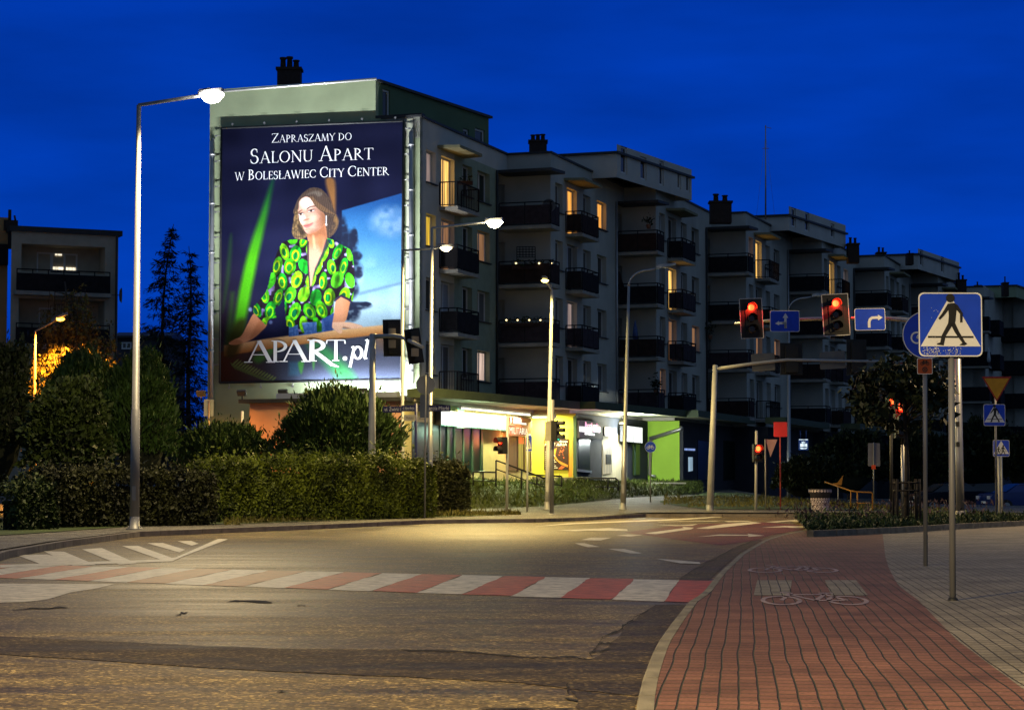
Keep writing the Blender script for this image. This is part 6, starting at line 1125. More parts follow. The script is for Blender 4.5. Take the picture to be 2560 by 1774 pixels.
# parked cars
def car(label, px, D, z, col, facing=1, L=4.2):
    b = XY(px, D, z); t = thing('parked_car', label, 'car', b, 'cars parked beyond the crossing'); a = V(1, 0.25, 0).normalized() * facing; s = V(-a.y, a.x, 0)
    prof = [(-2.1, .35), (-2.1, .75), (-1.95, .92), (-1.2, 1.0), (-.5, 1.42), (.7, 1.46), (1.5, 1.05), (2.0, .95), (2.1, .7), (2.1, .35)]
    mb = MB(); n = len(prof); wd = .82
    for sg in (-1, 1): mb.poly([b + a * x + s * (wd * sg * (.82 if z_ > 1.1 else 1)) + Z3 * z_ for x, z_ in prof])
    for i in range(n):
        (x0, z0), (x1, z1) = prof[i], prof[(i + 1) % n]; w0_, w1_ = [wd * (.82 if q > 1.1 else 1) for q in (z0, z1)]; mb.quad(b + a * x0 + s * w0_ + Z3 * z0, b + a * x1 + s * w1_ + Z3 * z1, b + a * x1 - s * w1_ + Z3 * z1, b + a * x0 - s * w0_ + Z3 * z0)
    mb.build('body', M('car_paint_' + label.split()[0], col, .25, .3, var=.05, coat=.6), t)
    mb = MB()
    for sg in (-1, 1): mb.poly([b + a * x + s * (wd * sg * .86) + Z3 * z_ for x, z_ in ((-1.1, 1.02), (-.5, 1.36), (.65, 1.40), (1.35, 1.05))])
    mb.quad(*[b + a * x + s * w_ + Z3 * z_ for x, w_, z_ in ((-1.22, .70, 1.03), (-1.22, -.70, 1.03), (-.56, -.62, 1.40), (-.56, .62, 1.40))]); mb.build('window', GLASS, t)
    for x in (-1.3, 1.3):
        for sg in (-1, 1): c_ = b + a * x + s * (wd * sg) + Z3 * .32; mb = MB(); mb.tube([c_ - s * .1, c_ + s * .1], .32, 14); mb.tube([c_ - s * .11, c_ + s * .11], .18, 10, 1); mb.build('wheel', [BLACK, STEEL], t)
    for sg in (-1, 1): mb = MB(); mb.box(b + a * -2.08 + s * (.6 * sg) + Z3 * .74, (.12, .34, .16), rz=math.atan2(a.y, a.x)); mb.build('headlight', M('headlight_glass', (.5, .5, .55), .15), t)
    mb = MB(); mb.box(b + a * -2.1 + Z3 * .5, (.03, .5, .11), rz=math.atan2(a.y, a.x)); mb.build('number_plate', SWHITE, t)
car('dark parked car beside the tall silver mast', 2370, 112, -.12, (.01, .012, .02)); car('black parked car between the mast and the give way sign', 2450, 115, -.12, (.008, .008, .01)); car('blue parked car at the edge of the picture beyond the crossing signs', 2555, 108, -.12, (.01, .03, .16))
# ================================================================ VEGETATION AND FAR BUILDINGS
def leafmat(name, col, var=.45, rough=.6, scale=3.0, trans=0.0):
    if name in MATS: return MATS[name]
    m = bpy.data.materials.new(name); m.use_nodes = True; MATS[name] = m; t = m.node_tree; b = t.nodes['Principled BSDF']; L = t.links.new; nd = t.nodes.new
    tcn = nd('ShaderNodeTexCoord'); a = nd('ShaderNodeTexNoise'); a.inputs['Scale'].default_value = scale; a.inputs['Detail'].default_value = 3; L(tcn.outputs['Object'], a.inputs['Vector'])
    w = nd('ShaderNodeTexNoise'); w.inputs['Scale'].default_value = 23; w.inputs['Detail'].default_value = 1; L(tcn.outputs['Object'], w.inputs['Vector'])
    ad = nd('ShaderNodeMath'); ad.operation = 'ADD'; L(a.outputs['Fac'], ad.inputs[0]); L(w.outputs['Fac'], ad.inputs[1]); hf = nd('ShaderNodeMath'); hf.operation = 'MULTIPLY'; hf.inputs[1].default_value = .5; L(ad.outputs[0], hf.inputs[0])
    r = nd('ShaderNodeValToRGB'); e = r.color_ramp.elements; e[0].position = .40; e[0].color = tuple(c * (1 - var) for c in col) + (1,); e[1].position = .60; e[1].color = (col[0] * (1 + var * 1.5), col[1] * (1 + var), col[2] * (1 + var * .5), 1)
    L(hf.outputs[0], r.inputs[0]); L(r.outputs[0], b.inputs['Base Color']); b.inputs['Roughness'].default_value = rough; b.inputs['Specular IOR Level'].default_value = .25
    return m
def leaves(name, pts, size, mat, parent=None, aspect=.5, droop=None, dirs=None, jit=.5, props=None, origin=None):
    pts = np.asarray(pts, float); n = len(pts); a = RNG.normal(size=(n, 3)); a /= np.linalg.norm(a, axis=1)[:, None]
    if dirs is not None: a = dirs + RNG.normal(size=(n, 3)) * jit; a /= np.linalg.norm(a, axis=1)[:, None]
    if droop is not None: a[:, 2] -= droop; a /= np.linalg.norm(a, axis=1)[:, None]
    b = np.cross(a, RNG.normal(size=(n, 3))); b /= np.linalg.norm(b, axis=1)[:, None] + 1e-9
    s = size * RNG.lognormal(-.08, .42, (n, 1)); o0 = np.array(ORG[parent.name]) if parent is not None else np.array(origin)
    p = pts - o0; vs = np.stack([p - a * s * .5, p + b * s * aspect * .5, p + a * s * .6, p - b * s * aspect * .5], 1).reshape(-1, 3)
    me = bpy.data.meshes.new(name); me.vertices.add(4 * n); me.vertices.foreach_set('co', vs.reshape(-1)); me.loops.add(4 * n); me.loops.foreach_set('vertex_index', np.arange(4 * n)); me.polygons.add(n)
    me.polygons.foreach_set('loop_start', np.arange(0, 4 * n, 4)); me.polygons.foreach_set('loop_total', np.full(n, 4)); me.update(calc_edges=True); me.materials.append(mat)
    o = bpy.data.objects.new(name, me); COL.objects.link(o); ORG[o.name] = Vector(o0)
    if parent is not None: o.parent = parent
    else: o.location = o0
    return o
BARK = M('bark', (.045, .035, .028), .95, var=.4, scale=8, bump=.6)
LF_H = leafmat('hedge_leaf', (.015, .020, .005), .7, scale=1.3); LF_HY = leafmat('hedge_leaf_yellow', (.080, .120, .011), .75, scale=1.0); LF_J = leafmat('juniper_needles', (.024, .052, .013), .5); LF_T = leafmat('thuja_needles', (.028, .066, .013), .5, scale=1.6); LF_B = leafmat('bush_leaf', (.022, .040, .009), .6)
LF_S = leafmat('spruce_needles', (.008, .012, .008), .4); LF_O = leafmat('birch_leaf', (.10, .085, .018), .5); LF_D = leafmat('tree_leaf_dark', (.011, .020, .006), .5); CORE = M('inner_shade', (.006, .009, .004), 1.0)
GRASSB = leafmat('grass_blade', (.040, .062, .011), .5, scale=.8)
def fbm3(p, s, seed=0):
    r = np.random.default_rng(seed); v = np.zeros(len(p))
    for i in range(5): k = r.normal(size=3) * s * (1.6 ** i); v += np.sin(p @ k + r.uniform(0, 6)) / (1.35 ** i)
    return v / 2.6
def hedge(label, a, b, th, h, z0, nleaf, mat, size=.075, wob=.12, yellow_top=None, seed=1, name='hedge'):
    a, b = Vector(a), Vector(b); d = (b - a); L = d.length; d.normalize(); nn = V(d.y, -d.x, 0); o = a.lerp(b, .5); o.z = z0; t = thing(name, label, 'hedge', o)
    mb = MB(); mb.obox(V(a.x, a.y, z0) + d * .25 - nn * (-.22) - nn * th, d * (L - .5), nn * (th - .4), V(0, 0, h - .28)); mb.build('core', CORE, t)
    r = np.random.default_rng(seed); fr = r.random(nleaf); s = r.uniform(0, L, nleaf); z = r.uniform(0, 1, nleaf) ** .85 * h; w = np.zeros(nleaf); top = fr < .36; end = (fr >= .36) & (fr < .46); front = fr >= .46
    w[front] = 0; w[top] = r.uniform(0, th, top.sum()); z[top] = h; s[end] = np.where(r.random(end.sum()) < .5, 0, L); w[end] = r.uniform(0, th, end.sum())
    dep = np.abs(r.normal(0, .07, nleaf)) - .03
    P3 = np.stack([s, w, z], 1); bump = fbm3(P3, 2.0, seed) * wob
    ex = np.zeros((nleaf, 3)); ex[front, 1] = -1; ex[top, 2] = 1; ex[end, 0] = np.where(s[end] < .1, -1, 1)
    ss_ = s + ex[:, 0] * (bump - dep); ww_ = w + ex[:, 1] * (bump - dep); zz_ = z + ex[:, 2] * (bump - dep * .5 + np.where(top, r.exponential(.085, nleaf), 0))
    rnd = np.clip((np.abs(s - L / 2) - (L / 2 - .35)) / .35, 0, 1); zz_ -= rnd * .12 * (zz_ / h)
    D_, N_ = np.array(d), np.array(nn); pts = np.array(V(a.x, a.y, z0)) + np.outer(ss_, D_) - np.outer(ww_, N_) * 1.0 + np.outer(zz_, [0, 0, 1.0])
    leaves('foliage', pts, size, mat, t, .62); return t
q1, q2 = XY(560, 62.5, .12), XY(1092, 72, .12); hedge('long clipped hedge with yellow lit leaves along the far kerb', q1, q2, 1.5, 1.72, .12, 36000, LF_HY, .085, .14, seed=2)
q1, q2 = XY(1096, 80.5, .12), XY(1178, 81.5, .12); hedge('short dark green hedge behind the end of the long yellow hedge', q1, q2, 1.6, 1.75, .12, 9000, LF_H, .08, .10, seed=3)
q1, q2 = XY(100, 53.5, .12), XY(545, 58.5, .12); hedge('low clipped hedge with brownish leaves behind the tall dazzling street lamp', q1, q2, 1.0, 1.32, .12, 20000, LF_H, .075, .10, seed=4)
q1, q2 = XY(40, 51.0, .12), XY(150, 52.2, .12); hedge('low rounded hedge piece at the open end of the low clipped hedge', q1, q2, .9, .98, .12, 6000, LF_B, .075, .14, seed=5)
def bush(name, label, c, rx, ry, rz, n, mat, size=.11, aspect=.35, cat='bush', lump=.22, up=.6, seed=1, base=.0, cone=0.0, trunk=True, shell=.16, lf=1.6):
    c = Vector(c); t = thing(name, label, cat, c); r = np.random.default_rng(seed); u = r.normal(size=(n, 3)); u /= np.linalg.norm(u, axis=1)[:, None]; u[:, 2] = np.where(u[:, 2] < -.35, -u[:, 2], u[:, 2])
    k = 1 + fbm3(u * np.array([rx, ry, rz]), lf, seed) * lump; rad = k * (1 - np.abs(r.normal(0, shell, n)))
    if cone: rad = rad * np.stack([1 - cone * np.clip(u[:, 2], 0, 1)] * 1, 0)[0]
    rad = rad * np.where(r.random(n) < .045, r.uniform(1.06, 1.22, n), 1.0); hz = rz * .62; p = np.stack([u[:, 0] * rx * rad, u[:, 1] * ry * rad, hz + u[:, 2] * (rz * .52) * (rad if not cone else k)], 1); p[:, 2] = np.maximum(p[:, 2], .05)
    pts = p + np.array(c); dirs = u * .7 + np.array([0, 0, up])
    mb = MB(); m_ = 14; vs = []
    for i in range(8):
        ph = -math.pi / 2 + math.pi * i / 7
        for j in range(m_): a = 2 * math.pi * j / m_; vs.append(c + V(math.cos(ph) * math.cos(a) * rx * .70 * (1 - cone * max(0, math.sin(ph))), math.cos(ph) * math.sin(a) * ry * .70, max(.02, hz + math.sin(ph) * rz * .40)))
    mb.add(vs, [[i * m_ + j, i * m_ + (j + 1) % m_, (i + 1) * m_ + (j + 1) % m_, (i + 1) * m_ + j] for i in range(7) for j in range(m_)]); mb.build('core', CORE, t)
    leaves('foliage', pts, size, mat, t, aspect, dirs=dirs, jit=.45)
    if trunk: mb = MB(); mb.tube([c, c + V(0, 0, rz * .5)], [.09, .04], 7); mb.build('trunk', BARK, t)
    return t
def bush_px(name, label, px, D, ytop, half, n, mat, z=.15, **k): kk = D / F; c = XY(px, D, z); top = P(px, ytop, D).z - z; return bush(name, label, c, half * kk, half * kk * .8, top / 1.14 * 1.0, n, mat, **k)
bush_px('juniper_bush', 'large dome of dark juniper standing behind the long yellow hedge', 845, 78, 972, 158, 26000, LF_J, size=.17, aspect=.28, seed=11, lump=.20, up=.9)
bush_px('juniper_bush', 'smaller low juniper between the thuja and the juniper dome', 560, 80, 1052, 128, 13000, LF_J, size=.15, aspect=.3, seed=12, lump=.2, up=.8)
bush_px('thuja_bush', 'broad pale green thuja with a rounded top behind the tall dazzling lamp pole', 350, 70, 884, 92, 17000, LF_T, size=.15, aspect=.28, seed=13, lump=.17, up=1.3, lf=2.4)
bush_px('thuja_bush', 'tall dark thuja left of the broad pale green thuja', 205, 71, 880, 112, 17000, LF_T, size=.15, aspect=.28, seed=14, lump=.18, up=1.3, lf=2.2)
bush_px('leafy_bush', 'loose leafy bush with pale twigs in front of the tall dark thuja', 165, 64, 948, 118, 12000, LF_B, size=.13, aspect=.6, seed=15, lump=.26, up=.2)
bush_px('leafy_bush', 'dark leafy bush at the picture edge beside the loose leafy bush', -10, 66, 850, 95, 9000, LF_D, size=.13, aspect=.6, seed=16, lump=.25)
bush_px('leafy_bush', 'small dark bush under the far canopy beside the bicycle signal', 2010, 104, 1140, 82, 6000, LF_D, size=.15, aspect=.6, seed=17)
for i, (px, D, yt, hf) in enumerate([(2120, 122, 1075, 90), (2290, 124, 1090, 110), (2450, 126, 1060, 100), (2580, 124, 1080, 90)]):
    bush_px('leafy_bush', ['dark tall bush behind the tall grey sign back', 'dark wide bush behind the young tree', 'dark bush behind the parked cars and the give way sign', 'dark bush at the picture edge behind the blue car'][i], px, D, yt, hf, 7000, LF_D, size=.2, aspect=.6, seed=20 + i, lump=.3, z=-.1)
# spruces
def spruce(label, px, D, ytop, z0, half, seed, crook=0.0):
    b = XY(px, D, z0); H = P(px, ytop, D).z - z0; t = thing('spruce_tree', label, 'tree', b); r = np.random.default_rng(seed); pts, dirs = [], []; mb = MB()
    ax = lambda f: np.array([b.x + crook * f ** 3 + .12 * math.sin(f * 7 + seed), b.y, b.z + H * f]); mb.tube([Vector(ax(f)) for f in np.linspace(0, 1, 12)], [.16 * (1 - f) + .015 for f in np.linspace(0, 1, 12)], 7); mb.build('trunk', BARK, t); mb = MB(); hw = half * D / F; f = .12
    while f < .985:
        nb_ = r.integers(4, 7); L0 = hw * (1 - f) ** .72 * r.uniform(.7, 1.2) + .10
        for q in range(nb_):
            a = r.uniform(0, 2 * math.pi); L = L0 * r.uniform(.55, 1.2); o = ax(f); e = np.array([math.cos(a), math.sin(a), 0]); sag = -.22 - .18 * (1 - f) + r.normal(0, .12); m = int(10 + L * 30)
            g = r.random(m) ** .75; c = o + np.outer(g * L, e); c[:, 2] += sag * g * L + .20 * (g ** 2) * L; c += r.normal(0, .05 + .05 * L, (m, 3)) * np.array([1, 1, .8]); pts.append(c); dd = np.tile(e + np.array([0, 0, -.55]), (m, 1)); dirs.append(dd)
        f += r.uniform(.010, .026)
    pts = np.concatenate(pts); dirs = np.concatenate(dirs); leaves('foliage', pts, .20, LF_S, t, .20, dirs=dirs, jit=.55); return t
spruce('tall ragged spruce with a bent tip beside the dazzling lamp pole', 400, 105, 560, .3, 120, 31, .5); spruce('second spruce with a bushy tip close to the banner wall', 475, 104, 615, .3, 92, 33, -.25)
# weeping birch under the orange lamp
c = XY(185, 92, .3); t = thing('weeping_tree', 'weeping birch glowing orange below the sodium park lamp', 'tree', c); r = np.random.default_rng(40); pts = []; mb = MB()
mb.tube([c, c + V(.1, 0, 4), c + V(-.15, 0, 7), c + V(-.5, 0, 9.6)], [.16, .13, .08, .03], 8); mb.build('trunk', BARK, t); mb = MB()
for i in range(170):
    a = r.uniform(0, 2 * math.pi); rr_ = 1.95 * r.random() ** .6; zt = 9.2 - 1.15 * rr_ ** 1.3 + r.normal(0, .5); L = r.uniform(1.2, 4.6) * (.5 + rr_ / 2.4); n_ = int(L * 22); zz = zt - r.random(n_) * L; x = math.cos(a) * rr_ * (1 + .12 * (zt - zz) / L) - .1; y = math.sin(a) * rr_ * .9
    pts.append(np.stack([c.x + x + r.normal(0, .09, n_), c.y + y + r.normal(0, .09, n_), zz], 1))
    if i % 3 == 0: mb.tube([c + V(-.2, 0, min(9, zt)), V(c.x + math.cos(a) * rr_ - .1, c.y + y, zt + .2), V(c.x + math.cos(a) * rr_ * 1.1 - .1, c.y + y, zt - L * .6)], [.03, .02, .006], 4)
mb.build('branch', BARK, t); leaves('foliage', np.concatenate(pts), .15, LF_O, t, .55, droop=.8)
# young tree in the bed with its wooden guard
c = XY(2266, 56, .1); t = thing('young_tree', 'young leafy tree in the planting bed with a dark timber guard round its trunk', 'tree', c); r = np.random.default_rng(50)
mb = MB(); mb.tube([c, c + V(.02, 0, 1.5), c + V(0, 0, 2.6), c + V(-.1, 0, 3.9)], [.075, .065, .055, .02], 9); mb.build('trunk', BARK, t); cc = np.array(c) + np.array([-.12, 0, 3.45]); u = r.normal(size=(4200, 3)); u /= np.linalg.norm(u, axis=1)[:, None]; rad = r.random(4200) ** .45 * (1 + .35 * fbm3(u * 2, 1.7, 8)); p = u * rad[:, None] * np.array([1.35, 1.15, .98]) + cc; p = p[fbm3(p, 1.6, 9) > -.42]
ht = c + V(-.05, -.5, 2.2); keep = ~((np.abs(p[:, 0] - (c.x - .13)) < .24) & (p[:, 2] > 2.85) & (p[:, 2] < 3.3) & (p[:, 1] < 56.6) | (np.abs(p[:, 0] - (c.x - .42)) < .16) & (p[:, 2] > 2.9) & (p[:, 2] < 3.3) & (p[:, 1] < 56.6)); p = p[keep]; leaves('crown', p, .16, LF_D, t, .62, droop=.3); mb = MB()
for i in range(16): a = r.uniform(0, 6.28); mb.tube([c + V(0, 0, 2.3 + .08 * i), Vector(cc + np.array([math.cos(a) * 1.0, math.sin(a) * .9, r.uniform(-.4, .7)]))], [.03, .008], 5)
mb.build('branch', BARK, t); mb = MB()
for i in range(4): a = math.pi / 4 + i * math.pi / 2; mb.tube([c + V(math.cos(a) * .42, math.sin(a) * .42, 0), c + V(math.cos(a) * .40, math.sin(a) * .40, 1.25)], .035, 7)
for z in (.95, 1.15):
    for i in range(4): a, b = math.pi / 4 + i * math.pi / 2, math.pi / 4 + (i + 1) * math.pi / 2; mb.tube([c + V(math.cos(a) * .42, math.sin(a) * .42, z), c + V(math.cos(b) * .42, math.sin(b) * .42, z)], .025, 6)
for i in range(12): a = 2 * math.pi * i / 12; mb.tube([c + V(math.cos(a) * .36, math.sin(a) * .36, .05), c + V(math.cos(a) * .36, math.sin(a) * .36, 1.2)], .012, 5)
mb.build('tree_guard', M('guard_timber', (.025, .02, .017), .9), t)
# planting bed: kerb and ground cover
kerb('bed_kerb', [BED_F[0] + V(.0, .0, .0)] + BED_F[1:], .16, .235, .08, CONC); 
r = np.random.default_rng(60); bp = []
fr = [BED_F[0].lerp(BED_F[1], 0)] + BED_F[1:]
def bed_front(X):
    for a, b in zip(BED_F, BED_F[1:]):
        if X <= b.x: return a.y + (b.y - a.y) * max(0, (X - a.x)) / (b.x - a.x)
    return BED_F[-1].y
mb = MB(); xs = np.linspace(BED_F[0].x + .15, BED_F[-1].x - .2, 26); lo = [V(x, bed_front(x) + .18, .16) for x in xs]; hi = [V(x, max(bed_front(x) + .4, min(74, bed_front(x) + (x - xs[0]) * 7 + .5)) , .16) for x in xs]
for i in range(25): mb.quad(lo[i], lo[i + 1], hi[i + 1], hi[i])
struct(mb.build('bed_soil', SOIL))
n = 16000; X = r.uniform(xs[0], xs[-1], n); y0 = np.array([bed_front(x) + .2 for x in X]); y1 = np.array([max(bed_front(x) + .5, min(70, bed_front(x) + (x - xs[0]) * 7 + .5)) for x in X]); Y = y0 + (y1 - y0) * r.random(n) ** 1.6; h = .16 + .09 * np.sin(X * 3.1) * np.sin(Y * 1.7) + .05 * r.normal(size=n); Z = .16 + r.random(n) ** .6 * np.clip(h, .08, .5)
o = leaves('ground_cover', np.stack([X, Y, Z], 1), .10, leafmat('bed_leaf', (.018, .040, .011), .5), None, .3, dirs=np.tile([0, 0, 1.0], (n, 1)), jit=.7, origin=(float(xs[0]), float(BED_F[0].y), .16)); struct(o, 'stuff')
n = 1100; X = r.uniform(xs[0] + .6, xs[-1], n); Y = np.array([bed_front(x) for x in X]) + r.uniform(4, 13, n); Z = .3 + r.random(n) * .45
o = leaves('lavender_flowers', np.stack([X, Y, Z], 1), .09, leafmat('lavender', (.045, .028, .042), .4), None, .35, dirs=np.tile([0, 0, 1.0], (n, 1)), jit=.5, origin=(float(xs[0]), 60., .2)); struct(o, 'stuff')
# grass bank in front of the shops
bot = [XY(px, D, 0) for px, D in [(1040, 84), (1150, 86), (1260, 88), (1360, 90), (1455, 95), (1590, 104), (1690, 107), (1760, 112)]]; 
for p in bot: p.z = zf(p.x, p.y) + .0
topl = [at(0, -3.5, E + .05, 1.45), at(0, 1.0, E + .05, 1.42), at(0, 5, E + .05, 1.40), at(1, -.4, E + .05, 1.40), at(1, 3.5, E + .1, 1.36), at(1, LK[1] - .6, E + .1, 1.36), at(2, 0, E + .1, 1.3), at(2, 4, E + .1, 1.25)]
mb = MB(); rows = 9; g = []
for i in range(len(bot)):
    g.append([bot[i].lerp(topl[i], k / (rows - 1)) + V(0, 0, .18 * math.sin(math.pi * k / (rows - 1)) + random.uniform(-.04, .04) * (0 < k < rows - 1)) for k in range(rows)])
BANKM = M('bank_grass', (.036, .042, .012), .95, var=.6, scale=.9, bump=.9, bscale=22)
for i in range(len(bot) - 1):
    for k in range(rows - 1): mb.quad(g[i][k], g[i + 1][k], g[i + 1][k + 1], g[i][k + 1])
struct(mb.build('grass_bank', BANKM, origin=(0, 0, 0)))
def lerp2(i, f, k, e): return g[i][k].lerp(g[i + 1][k], f).lerp(g[i][k + 1].lerp(g[i + 1][k + 1], f), e)
pts = []
for _ in range(15000): i = random.randrange(len(bot) - 1); k = random.randrange(rows - 1); p = lerp2(i, random.random(), k, random.random()); pts.append((p.x, p.y, p.z + random.uniform(0, .12)))
o = leaves('bank_grass_blades', pts, .20, GRASSB, None, .16, dirs=np.tile([0, 0, 1.0], (len(pts), 1)), jit=.55, origin=(0, 90., .5)); struct(o, 'stuff')
pts = []
for _ in range(9000):
    x = random.uniform(560, 1300); Y0 = 60 + (x - 600) * .0272 if x > 600 else 58; Y = Y0 + .3 + random.random() * 9; Y = min(Y, 79.5); d = ray(x, 1216); pts.append((d.x / d.y * Y, Y, .12 + random.uniform(0, .08)))
for _ in range(7000):
    x = random.uniform(1660, 2400); Y = random.uniform(88 if x > 1720 else 92, 104); d = ray(x, 1216); X_ = d.x / d.y * Y; pts.append((X_, Y, zf(X_, Y) + random.uniform(0, .10)))
o = leaves('lawn_grass', pts, .16, leafmat('verge_grass', (.085, .085, .018), .5), None, .16, dirs=np.tile([0, 0, 1.0], (len(pts), 1)), jit=.6, origin=(0, 80., .12)); struct(o, 'stuff')
# ---------------------------------------------------------------- apartment house on the far left
D0 = 113.0; wa, wb = P(20, 1216, D0), P(289, 1216, D0 + 2.4); wa.z = wb.z = 0; du = (wb - wa).normalized(); dn = V(du.y, -du.x, 0); z_r = P(20, 577, D0).z
OCH = M('render_ochre_pale', (.40, .35, .26), .9, var=.1); OCH2 = M('render_ochre', (.36, .22, .09), .9, var=.12); hb = thing('apartment_house', 'small flat roofed apartment house with recessed balconies on the far left', 'apartment building', wa)
def hx(px, py, off=0.0): return PL(px, py, wa + dn * off, dn)
W_ = (wb - wa).length; lx = lambda px: (hx(px, 900) - wa).dot(du); lz = lambda py, px=150: hx(px, py).z
h_up = (lx(50), lx(260), lz(682), lz(613)); h_lo = (lx(45), lx(260), lz(870), lz(748))
mb = MB(); wall_holes(mb, wa, du, W_, 0, z_r, [h_up, h_lo], dn, 1.4); mb.quad(wb, wb - dn * 9, wb - dn * 9 + Z3 * z_r, wb + Z3 * z_r)
for h in (h_up, h_lo): mb.quad(*[wa + du * a - dn * 1.4 + Z3 * z for a, z in ((h[0], h[2]), (h[1], h[2]), (h[1], h[3]), (h[0], h[3]))], 0)
mb.build('wall', OCH, hb); mb = MB(); mb.obox(wa - du * .1 + dn * .12 + Z3 * z_r, du * (W_ + .3), -dn * 9, Z3 * .28); mb.build('roof', COPE, hb)
o = wa - dn * 1.38
window(hb, o, du, lx(103), lx(140), lz(682) + .0, lz(626), dn, .05, BLIND, 'balcony_door', 0, False, .07); f = window(hb, o, du, lx(140), lx(206), lz(672), lz(626), dn, .05, BLIND, 'window', 1, True, .09)
q = lambda px0, px1, py0, py1: [o + du * a + dn * .04 + Z3 * z for a, z in ((lx(px0), lz(py1)), (lx(px1), lz(py1)), (lx(px1), lz(py0)), (lx(px0), lz(py0)))]
mb = MB(); mb.quad(*q(144, 170, 661, 668)); mb.quad(*q(177, 202, 661, 668)); mb.quad(*q(149, 166, 628, 632)); mb.build('lit_gap', litmat('lit_gap_warm', (1.0, .88, .65), 1.2), hb)
for (y0, y1, m_) in ((680, 731, RAIL), (814, 862, RAIL)):
    mb = MB(); mb.obox(wa + du * lx(33) + dn * .5 + Z3 * lz(y1), du * (lx(267) - lx(33)), dn * .04, Z3 * (lz(y0 + 8) - lz(y1))); mb.obox(wa + du * lx(33) + dn * .5 + Z3 * (lz(y0)), du * (lx(267) - lx(33)), dn * .06, Z3 * .06)
    for i in range(7): mb.obox(wa + du * (lx(33) + (lx(267) - lx(33)) * i / 6.05) + dn * .5 + Z3 * lz(y1), du * .05, dn * .05, Z3 * (lz(y0) - lz(y1)))
    mb.build('railing', RAIL, hb); mb = MB(); mb.obox(wa + du * lx(30) + dn * .6 + Z3 * (lz(y1) - .22), du * (lx(270) - lx(30)), -dn * .6, Z3 * .2); mb.build('balcony', SLAB, hb)
mb = MB(); mb.tube([wb + dn * .08 + du * -.1 + Z3 * .1, wb + dn * .08 + du * -.1 + Z3 * z_r], .06, 8); mb.build('rain_pipe', COPE, hb)
window(hb, o, du, lx(110), lx(150), lz(870), lz(765), dn, .05, GLASS_C, 'balcony_door', 0, False, .07); window(hb, o, du, lx(165), lx(225), lz(850), lz(775), dn, .05, GLASS, 'window', 1, True, .09)
mb = MB(); a = hx(18, 572) - dn * .8; mb.obox(a, du * (hx(53, 572) - hx(18, 572)).length, -dn * 1.4, Z3 * (lz(553) - lz(580))); b_ = hx(36, 555) - dn * 1.2; mb.tube([b_, b_ + Z3 * (lz(518) - lz(555))], .09, 8); mb.tube([b_ + du * .35, b_ + du * .25 + Z3 * .5], .06, 6); mb.build('chimney', BRICKD, hb)
mb = MB(); mb.obox(wa - dn * .9, -du * 4, -dn * 8, Z3 * (z_r - .1 + .9)); mb.build('side_wall', OCH2, hb); mb = MB(); mb.obox(wa - dn * .5 - du * .05 + Z3 * lz(660, 20), -du * 4, -dn * .4, Z3 * (lz(608) - lz(660))); mb.build('side_railing', RAIL, hb)
mb = MB(); s_ = hx(303, 738); mb.lathe(V(0, 0, 0), [(0, -.12), (.30, -.08), (.42, 0.02)], 14); 
mb.v = [tuple(s_ + V(v[2] * 1.0, v[1] * .5, v[0])) for v in mb.v]; mb.tube([s_, s_ - du * .75], .025, 6); mb.build('satellite_dish', SBACK, hb)
# low dark house behind the spruces and the closed horizon of trees
hd_ = thing('low_house', 'low dark house with small pale windows glimpsed between the apartment house and the spruces', 'house', XY(320, 150, 0)); a, b = P(288, 890, 150), P(420, 890, 150); mb = MB(); mb.prism([V(a.x, 150, 0), V(b.x, 150, 0), V(b.x, 150, P(300, 845, 150).z), V(a.x, 150, P(300, 845, 150).z)], V(0, 8, 0)); mb.build('wall', M('house_dark', (.05, .05, .06), .9), hd_)
mb = MB(); z1 = P(300, 845, 150).z; z2 = P(300, 823, 150).z; mb.prism([V(a.x - .3, 149.6, z1), V(a.x - .3, 149.6, z1 + .15), V(a.x - .3, 153, z2), V(a.x - .3, 158, z1)], V(b.x - a.x + .6, 0, 0)); mb.build('roof', COPE, hd_)
window(hd_, V(a.x, 149.98, 0), V(1, 0, 0), .45, 1.15, P(300, 873, 150).z, P(300, 855, 150).z, V(0, -1, 0), -.02, GLASS_C, 'window', 1, False, .1)
r = np.random.default_rng(77); n = 16000; X = r.uniform(-75, 95, n); hgt = 3.2 + 1.5 * np.sin(X * .21) + 1.0 * np.sin(X * .63 + 1); Y = np.where(X < 10, 190, 215) + r.normal(0, 2, n); Z = np.maximum(.1, r.random(n) ** .7 * (hgt + 1.5)); 
o = leaves('distant_trees', np.stack([X, Y, Z], 1), .9, LF_D, None, .7, origin=(0, 200., 0)); struct(o, 'stuff')
# flower boxes with tiny garden lights on two balconies
def flower_box(label, x0, x1, y, D, lights):
    a, b = P(x0, y, D), P(x1, y, D); c = (a + b) / 2; t = thing('flower_box', label, 'flower box', c); mb = MB(); mb.box(c - V(0, 0, .10), ((b - a).length, .18, .16)); mb.build('box', RAILB, t); n = int(60 * (b - a).length); pts = np.array([[random.uniform(a.x, b.x), c.y + random.uniform(-.1, .1), c.z + random.uniform(0, .28)] for _ in range(n)]); leaves('foliage', pts, .12, LF_D, t, .5); mb = MB()
    for x in lights: p = P(x, y - 6, D - .15); mb.lathe(p, [(0, -.05), (.055, 0), (0, .05)], 8)
    mb.build('light', litmat('garden_light', (1.0, .75, .35), 3.0), t)
flower_box('flower box with four tiny glowing lights on the second floor corner balcony rail', 1262, 1368, 806, C[1].y - 1.2, (1266, 1294, 1323, 1351)); flower_box('flower box with tiny glowing lights on the third floor corner balcony rail', 1280, 1382, 664, C[1].y - 1.2, (1290, 1348, 1378))
flower_box('box of pink flowers on the top balcony rail beside the lit balcony door', 1146, 1182, 452, C[0].y + 4.0, ())

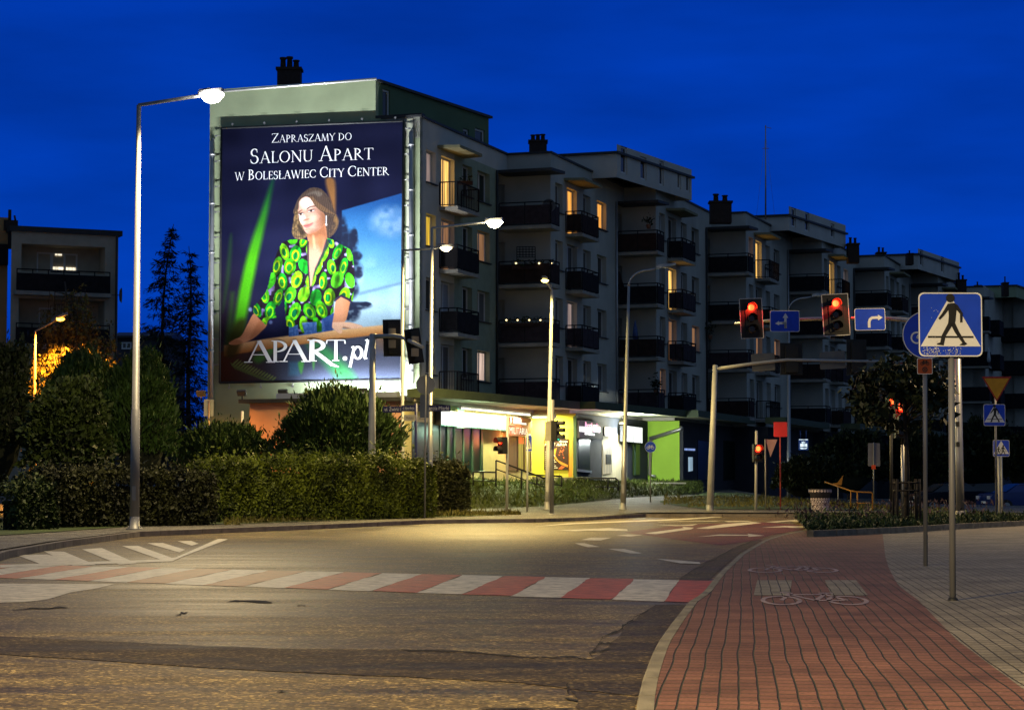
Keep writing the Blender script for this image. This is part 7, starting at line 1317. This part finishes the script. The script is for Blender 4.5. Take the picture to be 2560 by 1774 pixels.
# things standing on the balconies
def parasol(label, px, y0, y1, D, col):
    b = P(px, y1, D); h = P(px, y0, D).z - b.z; t = thing('closed_parasol', label, 'parasol', b); mb = MB(); mb.tube([b, b + V(0, 0, h * 1.03)], .02, 6); mb.build('pole', DGREY, t)
    mb = MB(); mb.lathe(b, [(.06, h * .22), (.13, h * .24), (.15, h * .4), (.09, h * .75), (.02, h)], 9); mb.build('canopy', M('parasol_' + label.split()[1], col, .8, var=.3), t)
parasol('closed blue parasol standing on the corner balcony behind the unlit curved lamp', 1588, 800, 862, C[2].y - .8, (.06, .10, .26)); parasol('closed violet parasol standing on a lower balcony beside the far mast', 1930, 965, 1030, C[3].y - .9 + 8, (.10, .06, .30)); parasol('closed white parasol standing on a far balcony above the give way sign', 2472, 868, 915, C[7].y - 2.2, (.5, .55, .6))
k = C[1].y - .9; a, b = P(1292, 643, k), P(1338, 617, k); t = thing('trellis', 'dark lattice trellis above the rail of the third floor corner balcony', 'trellis', P(1315, 668, k)); mb = MB()
for i in range(7): x = a.x + (b.x - a.x) * i / 6; mb.box((x, k, (a.z + b.z) / 2 - (.5 if i in (0, 6) else 0) * .6), (.035, .03, b.z - a.z + (.6 if i in (0, 6) else 0)))
for i in range(5): z = a.z + (b.z - a.z) * i / 4; mb.box(((a.x + b.x) / 2, k - .03, z), (b.x - a.x, .025, .035))
mb.build('lattice', RAIL, t)
k = C[2].y - .75; t = thing('board', 'dark board leaning against the wall of the corner balcony beside the unlit curved lamp', 'board', P(1552, 724, k)); mb = MB(); mb.prism([P(1535, 684, k), P(1549, 678, k), P(1562, 722, k), P(1543, 724, k)], V(0, .05, 0)); mb.build('board', RAILB, t)
t = thing('satellite_dish', 'small round satellite dish on the top corner balcony rail behind the lit lamp head', 'satellite dish', P(1372, 520, C[1].y - 1.2)); mb = MB(); c_ = P(1372, 514, C[1].y - 1.3); mb.lathe(V(0, 0, 0), [(0, -.08), (.22, -.05), (.32, .03)], 14); mb.v = [tuple(c_ + V(v[0], -v[2], v[1])) for v in mb.v]; mb.tube([c_ + V(0, .1, 0), c_ + V(0, .15, -.3)], .025, 6); mb.build('dish', SBACK, t)
def potted(label, px, y, D, h, n=90): b = P(px, y, D); t = thing('potted_plant', label, 'plant', b); mb = MB(); mb.lathe(b, [(0, 0), (.10, 0), (.14, .24), (.12, .24), (0, .22)], 10); mb.build('pot', M('terracotta', (.20, .09, .05), .85), t); leaves('foliage', np.array([[b.x, b.y, b.z + .2]]) + RNG.normal(size=(n, 3)) * np.array([.13, .13, h * .3]) + np.array([0, 0, h * .45]), .13, LF_D, t, .5)
potted('potted plant on the balcony rail corner left of the first red signal', 1776, 848, C[3].y - 1.3, .9); potted('potted plant on a corner balcony rail beside the rain pipe', 1622, 572, C[2].y - 1.3, .5); potted('bushy potted plant on the lowest corner balcony behind the unlit curved lamp', 1640, 985, C[2].y - 1.3, .7, 160)
